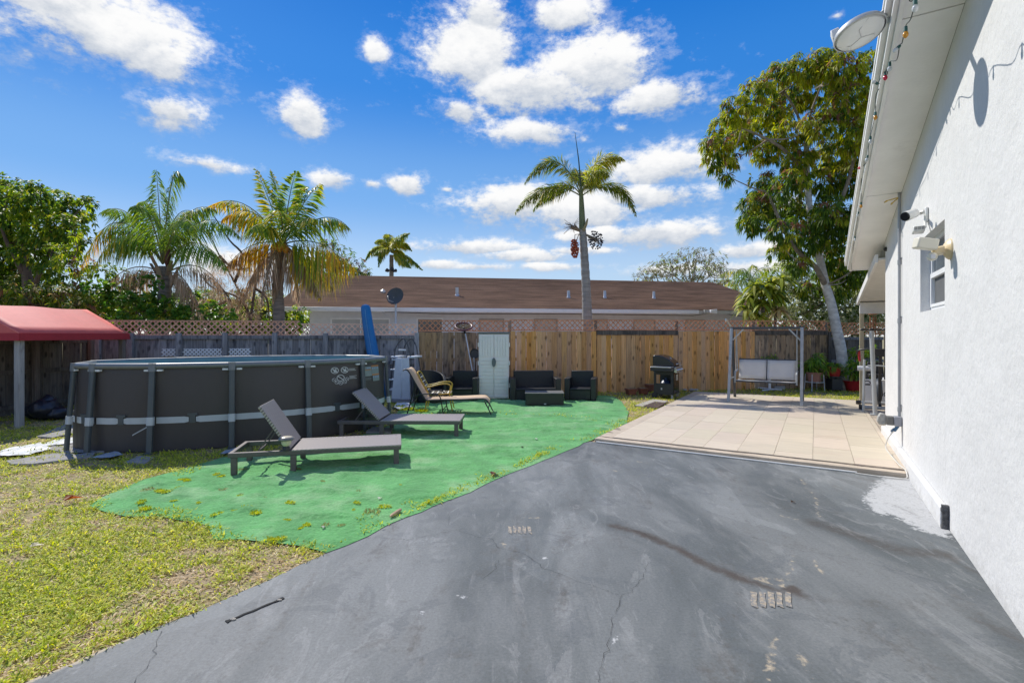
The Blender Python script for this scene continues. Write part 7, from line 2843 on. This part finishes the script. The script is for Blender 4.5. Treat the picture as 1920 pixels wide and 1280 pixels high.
# plants growing at the fence foot
for i, (u, v, lab) in enumerate(((1290, 733, 'small rock and weed pile at far corner of the patio'),)):
    q = G(u, v)
    m = MB()
    for k in range(5):
        m.sphere((q.x + random.uniform(-.2, .3), q.y + random.uniform(-.1, .1), .03), random.uniform(.04, .08), 8, 6, (1.3, 1, .7))
    o = m.build('rock_pile', M_CONC)
    tag(o, 'few small grey rocks by fence at far corner of patio', 'rocks')

# ================================================================== THINGS FIXED TO THE HOUSE
def wall_pt(u, x=WX):
    """house-local y where the sight line at u crosses the plane x"""
    t = (u - U0) / F
    o = HA + E2 * x
    return (t * o.y - o.x) / (E1.x - t * E1.y)


def wall_z(u, v, x=WX):
    q = hw(x, wall_pt(u, x))
    return H - (v - V0) / F * q.y


def hpx(u, v, x):
    return Vector((x, wall_pt(u, x), wall_z(u, v, x)))


# round lamp on the barge board
fl2 = thing('flood_lamp', 'large round white disc lamp bracketed to the roof edge', 'lamp', HA, HR)
lc3 = hpx(1611, 60, 3.13)
base = hpx(1664, 26, 3.33)
Ml = Matrix.Translation(lc3) @ Matrix.Rotation(R(-14), 4, 'Y') @ Matrix.Rotation(R(-10), 4, 'X')
m = MB()
m.lathe([(.001, .045), (.06, .045), (.10, .035), (.165, .02), (.176, .0), (.176, -.018), (.168, -.02)], 40, Ml)
m.build('housing', mat('grey_cast_metal', (.45, .46, .46), rough=.45, metal=.3, var=.08), fl2)
m = MB()
m.lathe([(.001, -.052), (.06, -.050), (.12, -.042), (.155, -.026), (.166, -.004), (.160, .0)], 40, Ml)
lensm = mat('frosted_lens', (.80, .80, .79), rough=.2, var=.05)
m.build('lens', lensm, fl2)
m = MB()
for k in range(3):
    a = R(20 + 120 * k)
    m.tube([Ml @ Vector((.0, 0, -.0545)), Ml @ Vector((.09 * math.cos(a), .09 * math.sin(a), -.050)), Ml @ Vector((.155 * math.cos(a + .5), .155 * math.sin(a + .5), -.028))], .0018, 5)
m.build('lens_rib', mat('grey_rib', (.5, .5, .5)), fl2)
m = MB()
m.box(-.17, -.11, -.035, .035, .02, .10, Ml)
m.box(-.02, .06, -.05, .05, .03, .085, Ml)
m.build('driver_box', M_WHITE, fl2, bevel=.008)
m = MB()
m.beam(Ml @ Vector((.06, 0, .04)), base, .05, .03)
m.beam(base + Vector((-.03, -.02, .03)), base + Vector((.02, .02, -.06)), .055, .05)
m.tube([base + Vector((-.06, 0, .0)), base + Vector((.03, 0, .0))], .022, 10)
m.build('bracket', mat('bracket_metal', (.38, .39, .40), rough=.45, metal=.4, var=.15), fl2, bevel=.004)

# security camera
sc_t = thing('security_camera', 'white security camera with black face on upper house wall', 'camera', HA, HR)
cb_ = hpx(1738, 400, WX - .01)
m = MB()
m.box(WX - .03, WX - .001, cb_.y - .035, cb_.y + .035, cb_.z - .09, cb_.z + .06)
m.build('base', mat('white_shiny_plastic', (.75, .75, .72), rough=.3, var=.04), sc_t, bevel=.012)
h0 = hpx(1712, 399, WX - .14)
h1 = hpx(1703, 404, WX - .20)
m = MB()
m.tube([cb_ + Vector((-.02, 0, .02)), cb_ + Vector((-.06, .03, .01)), h0], [.02, .018, .02], 10)
m.build('arm', MATS['white_shiny_plastic'], sc_t)
dcm = (Vector((-.55, -.5, -.25))).normalized()
hb_ = h1 - dcm * .10
m = MB()
m.tube([hb_, hb_ + dcm * .02, hb_ + dcm * .10, hb_ + dcm * .135], [.025, .042, .046, .046], 18)
m.build('body', MATS['white_shiny_plastic'], sc_t)
m = MB()
m.tube([hb_ + dcm * .1355, hb_ + dcm * .146], [.043, .040], 18)
m.build('lens_face', mat('black_glass_face', (.01, .01, .011), rough=.12, spec=.6), sc_t)
l0 = hpx(1722, 431, WX - .09)
m = MB()
Mx = Matrix.Translation(l0) @ Matrix.Rotation(R(-8), 4, 'X')
m.box(-.045, .045, -.055, .055, -.028, .028, Mx)
lb = m.build('light_bar', MATS['white_shiny_plastic'], sc_t, bevel=.01)
for k in range(3):
    m = MB()
    m.box(-.012 - .0, .012, -.0572, -.0545, -.014, .016, Mx @ Matrix.Translation((-.028 + .028 * k, 0, 0)))
    m.build('led', mat('grey_led', (.35, .35, .34), rough=.3), lb)
m = MB()
m.tube([cb_ + Vector((-.015, 0, -.07)), l0 + Vector((.05, 0, .02))], .012, 8)
m.build('cable', MATS['white_shiny_plastic'], sc_t)

# yellowed motion light
M_IV = mat('yellowed_plastic', (.66, .52, .30), rough=.4, var=.12, stain=(.72, .66, .52), stain_scale=6)
M_IVW = mat('ivory_plastic', (.72, .68, .56), rough=.35, var=.06, stain=(.62, .48, .26), stain_scale=5, stain_lo=.58, stain_hi=.75)
mlt = thing('motion_light', 'yellowed ivory motion sensor light on wall beside the window', 'light', HA, HR)
b0 = hpx(1783, 467, WX)
m = MB()
m.lathe([(.001, 0), (.085, 0), (.085, .012), (.07, .03), (.045, .045), (.001, .05)], 26, Matrix.Translation(b0) @ Matrix.Rotation(R(-90), 4, 'Y'))
m.build('base', M_IV, mlt)
a1 = hpx(1752, 470, WX - .12)
m = MB()
m.beam(b0 + Vector((-.03, .0, 0)), Vector((a1.x, b0.y + .005, a1.z)), .075, .07)
m.build('arm', M_IV, mlt, bevel=.015)
hd = hpx(1737, 457, WX - .17)
m = MB()
m.box(-.075, .075, -.035, .06, -.045, .045, Matrix.Translation(hd) @ Matrix.Rotation(R(10), 4, 'Y') @ Matrix.Rotation(R(18), 4, 'Z'))
m.build('lamp_head', M_IVW, mlt, bevel=.012)
ss = hpx(1748, 481, WX - .13)
m = MB()
m.sphere(ss, .036, 14, 10)
m.build('sensor', M_IVW, mlt)
m = MB()
m.box(-.014, .014, -.039, -.030, -.02, .012, Matrix.Translation(ss))
m.build('sensor_lens', mat('white_sensor', (.7, .7, .7), rough=.3), mlt)

# festoon lights along the eave
st = thing('string_lights', 'string of coloured bulbs hanging along the white roof edge', 'string lights', HA, HR)
M_SOCK = mat('green_socket', (.03, .11, .10), rough=.5, var=.1)
BC = {'clear': mat('clear_bulb', (.62, .64, .64), rough=.08, var=.03, spec=.8), 'orange': mat('orange_bulb', (.62, .28, .03), rough=.15), 'red': mat('red_bulb', (.55, .02, .06), rough=.15)}
bl = [(1716, -50, 'orange', 0), (1716, 10, 'clear', 0), (1698, 60, 'orange', 0), (1687, 95, 'clear', .9), (1668, 125, 'clear', 0), (1660, 142, 'red', 0), (1646, 165, 'clear', 1.9), (1641.5, 217, 'orange', 0), (1632, 262, 'clear', 0), (1627, 297, 'clear', .3), (1617, 320, 'red', 1.5), (1614.5, 384, 'orange', 0), (1610, 402, 'clear', .5), (1603, 447, 'clear', 0)]
cab = [Vector((3.45, -4.6, zj(-4.6) - .04)), Vector((3.42, -3.6, zj(-3.6) - .05))]
for (u, v, c_, tilt) in bl:
    best = None
    for xx in np.arange(2.95 if v < 150 else 3.33, 3.62, .005):
        q = hpx(u, v, xx)
        if v < 150:                                   # here the string swags clear of the boards: its shadow falls well down the wall
            s_l = Vector((to_sun.dot(E2), to_sun.dot(E1), to_sun.z))
            h_ = q - s_l * ((WX - q.x) / -s_l.x)
            w_ = hw(h_.x, h_.y, h_.z)
            us_, vs2 = U0 + F * w_.x / w_.y, V0 - F * (w_.z - H) / w_.y
            e = abs(vs2 - (205 - (us_ - 1785) * .85)) / 300
        else:
            e = abs(q.z - (zj(q.y) - .07))
        if best is None or e < best[0]: best = (e, q)
    q = best[1]
    top = q + Vector((0, 0, .035))
    dn = Vector((-math.sin(tilt) * .6, math.sin(tilt) * -.4, -math.cos(tilt)))
    m = MB()
    m.tube([top, top + dn * .034], [.011, .0125], 10)
    sk_ = m.build('socket', M_SOCK, st)
    m = MB()
    b_0 = top + dn * .034
    m.tube([b_0, b_0 + dn * .010, b_0 + dn * .022, b_0 + dn * .033, b_0 + dn * .041, b_0 + dn * .046], [.009, .0155, .0175, .0140, .008, .001], 12)
    m.build('bulb', BC[c_], sk_)
    cab.append(top + Vector((.0, 0, .004)))
    cab.append(top + Vector((.0, .16, -.03)))
cab = sorted(cab, key=lambda p: p.y)
m = MB()
cp2_ = [p for p in cab if p.y > -5]
cp2_.append(Vector((3.40, 4.0, zj(4.0) - .03)))
m.tube(smooth_path(cp2_, 4), .0032, 6)
m.build('cable', mat('dark_green_cable', (.03, .045, .04), rough=.6), st)
# small yellow wire connectors at the conduit head
wc = MB()
c0_ = Vector((WX - .03, cy, zj(cy) - .06))
for (a, b, c_) in ((-.12, .03, -.02), (-.07, -.04, -.07)):
    wc.tube([c0_, c0_ + Vector((a, b, c_))], .007, 6)
    wc.tube([c0_ + Vector((a, b, c_)), c0_ + Vector((a * 1.25, b, c_ - .02))], [.012, .006], 7)
o = wc.build('wire_nuts', mat('yellow_connector', (.55, .38, .06), rough=.5, var=.4, scale=18))
o.location = HA
o.rotation_euler.z = HR
tag(o, 'yellow wire connectors poking out below soffit at conduit top', 'wires')

# ================================================================== LITTER ON THE GROUND
def leaf_litter(u, v, s, col, lab, name='dead_leaf', cat='leaf', z=.02):
    q = G(u, v)
    a = random.uniform(0, 3)
    me = leaves_mesh(name, np.array([[0, 0, 0.], [0, 0, 0.004]]), np.array([[math.cos(a), math.sin(a), .15], [math.cos(a + .5), math.sin(a + .5), .3]]), np.array([[0, 0, 1.], [0.2, 0, 1.]]), [s, s * .8], [s * .45, s * .35], np.array([col, col]), bend=.3, fold=.4)
    o = link(me, name, M_LEAF)
    o.location = (q.x, q.y, z)
    return tag(o, lab, cat)


leaf_litter(118, 945, .16, (.26, .085, .03), 'large curled rusty brown leaf lying on the lawn at left', z=.03)
leaf_litter(924, 896, .17, (.16, .07, .04), 'dark brown dead leaf on driveway edge beside the turf')
leaf_litter(710, 940, .07, (.62, .60, .55), 'tiny white petal standing on turf before first lounger')
leaf_litter(1008, 826, .07, (.55, .55, .52), 'white paper scrap on green carpet toward the driveway', 'paper_scrap', 'paper')
leaf_litter(1483, 943, .05, (.08, .045, .03), 'small dark leaf lying on the grey driveway near patio', z=.008)
leaf_litter(980, 842, .08, (.06, .05, .03), 'small dark leaf on the green carpet in middle')
leaf_litter(55, 1033, .08, (.55, .52, .46), 'pale dry leaf lying on the lawn at lower left', z=.03)
leaf_litter(606, 995, .06, (.5, .5, .48), 'white scrap on green carpet near its front edge', 'paper_scrap', 'paper')
bn = MB()
a_, b_e = G(731, 968, .028), G(751, 955, .028)
bn.tube([a_, a_.lerp(b_e, .2), a_.lerp(b_e, .8), b_e], [.006, .015, .017, .014], 8)
tag(bn.build('stick', mat('pale_stick', (.42, .30, .20), rough=.9, var=.25)), 'short pale stick lying at the carpet edge by driveway', 'stick')
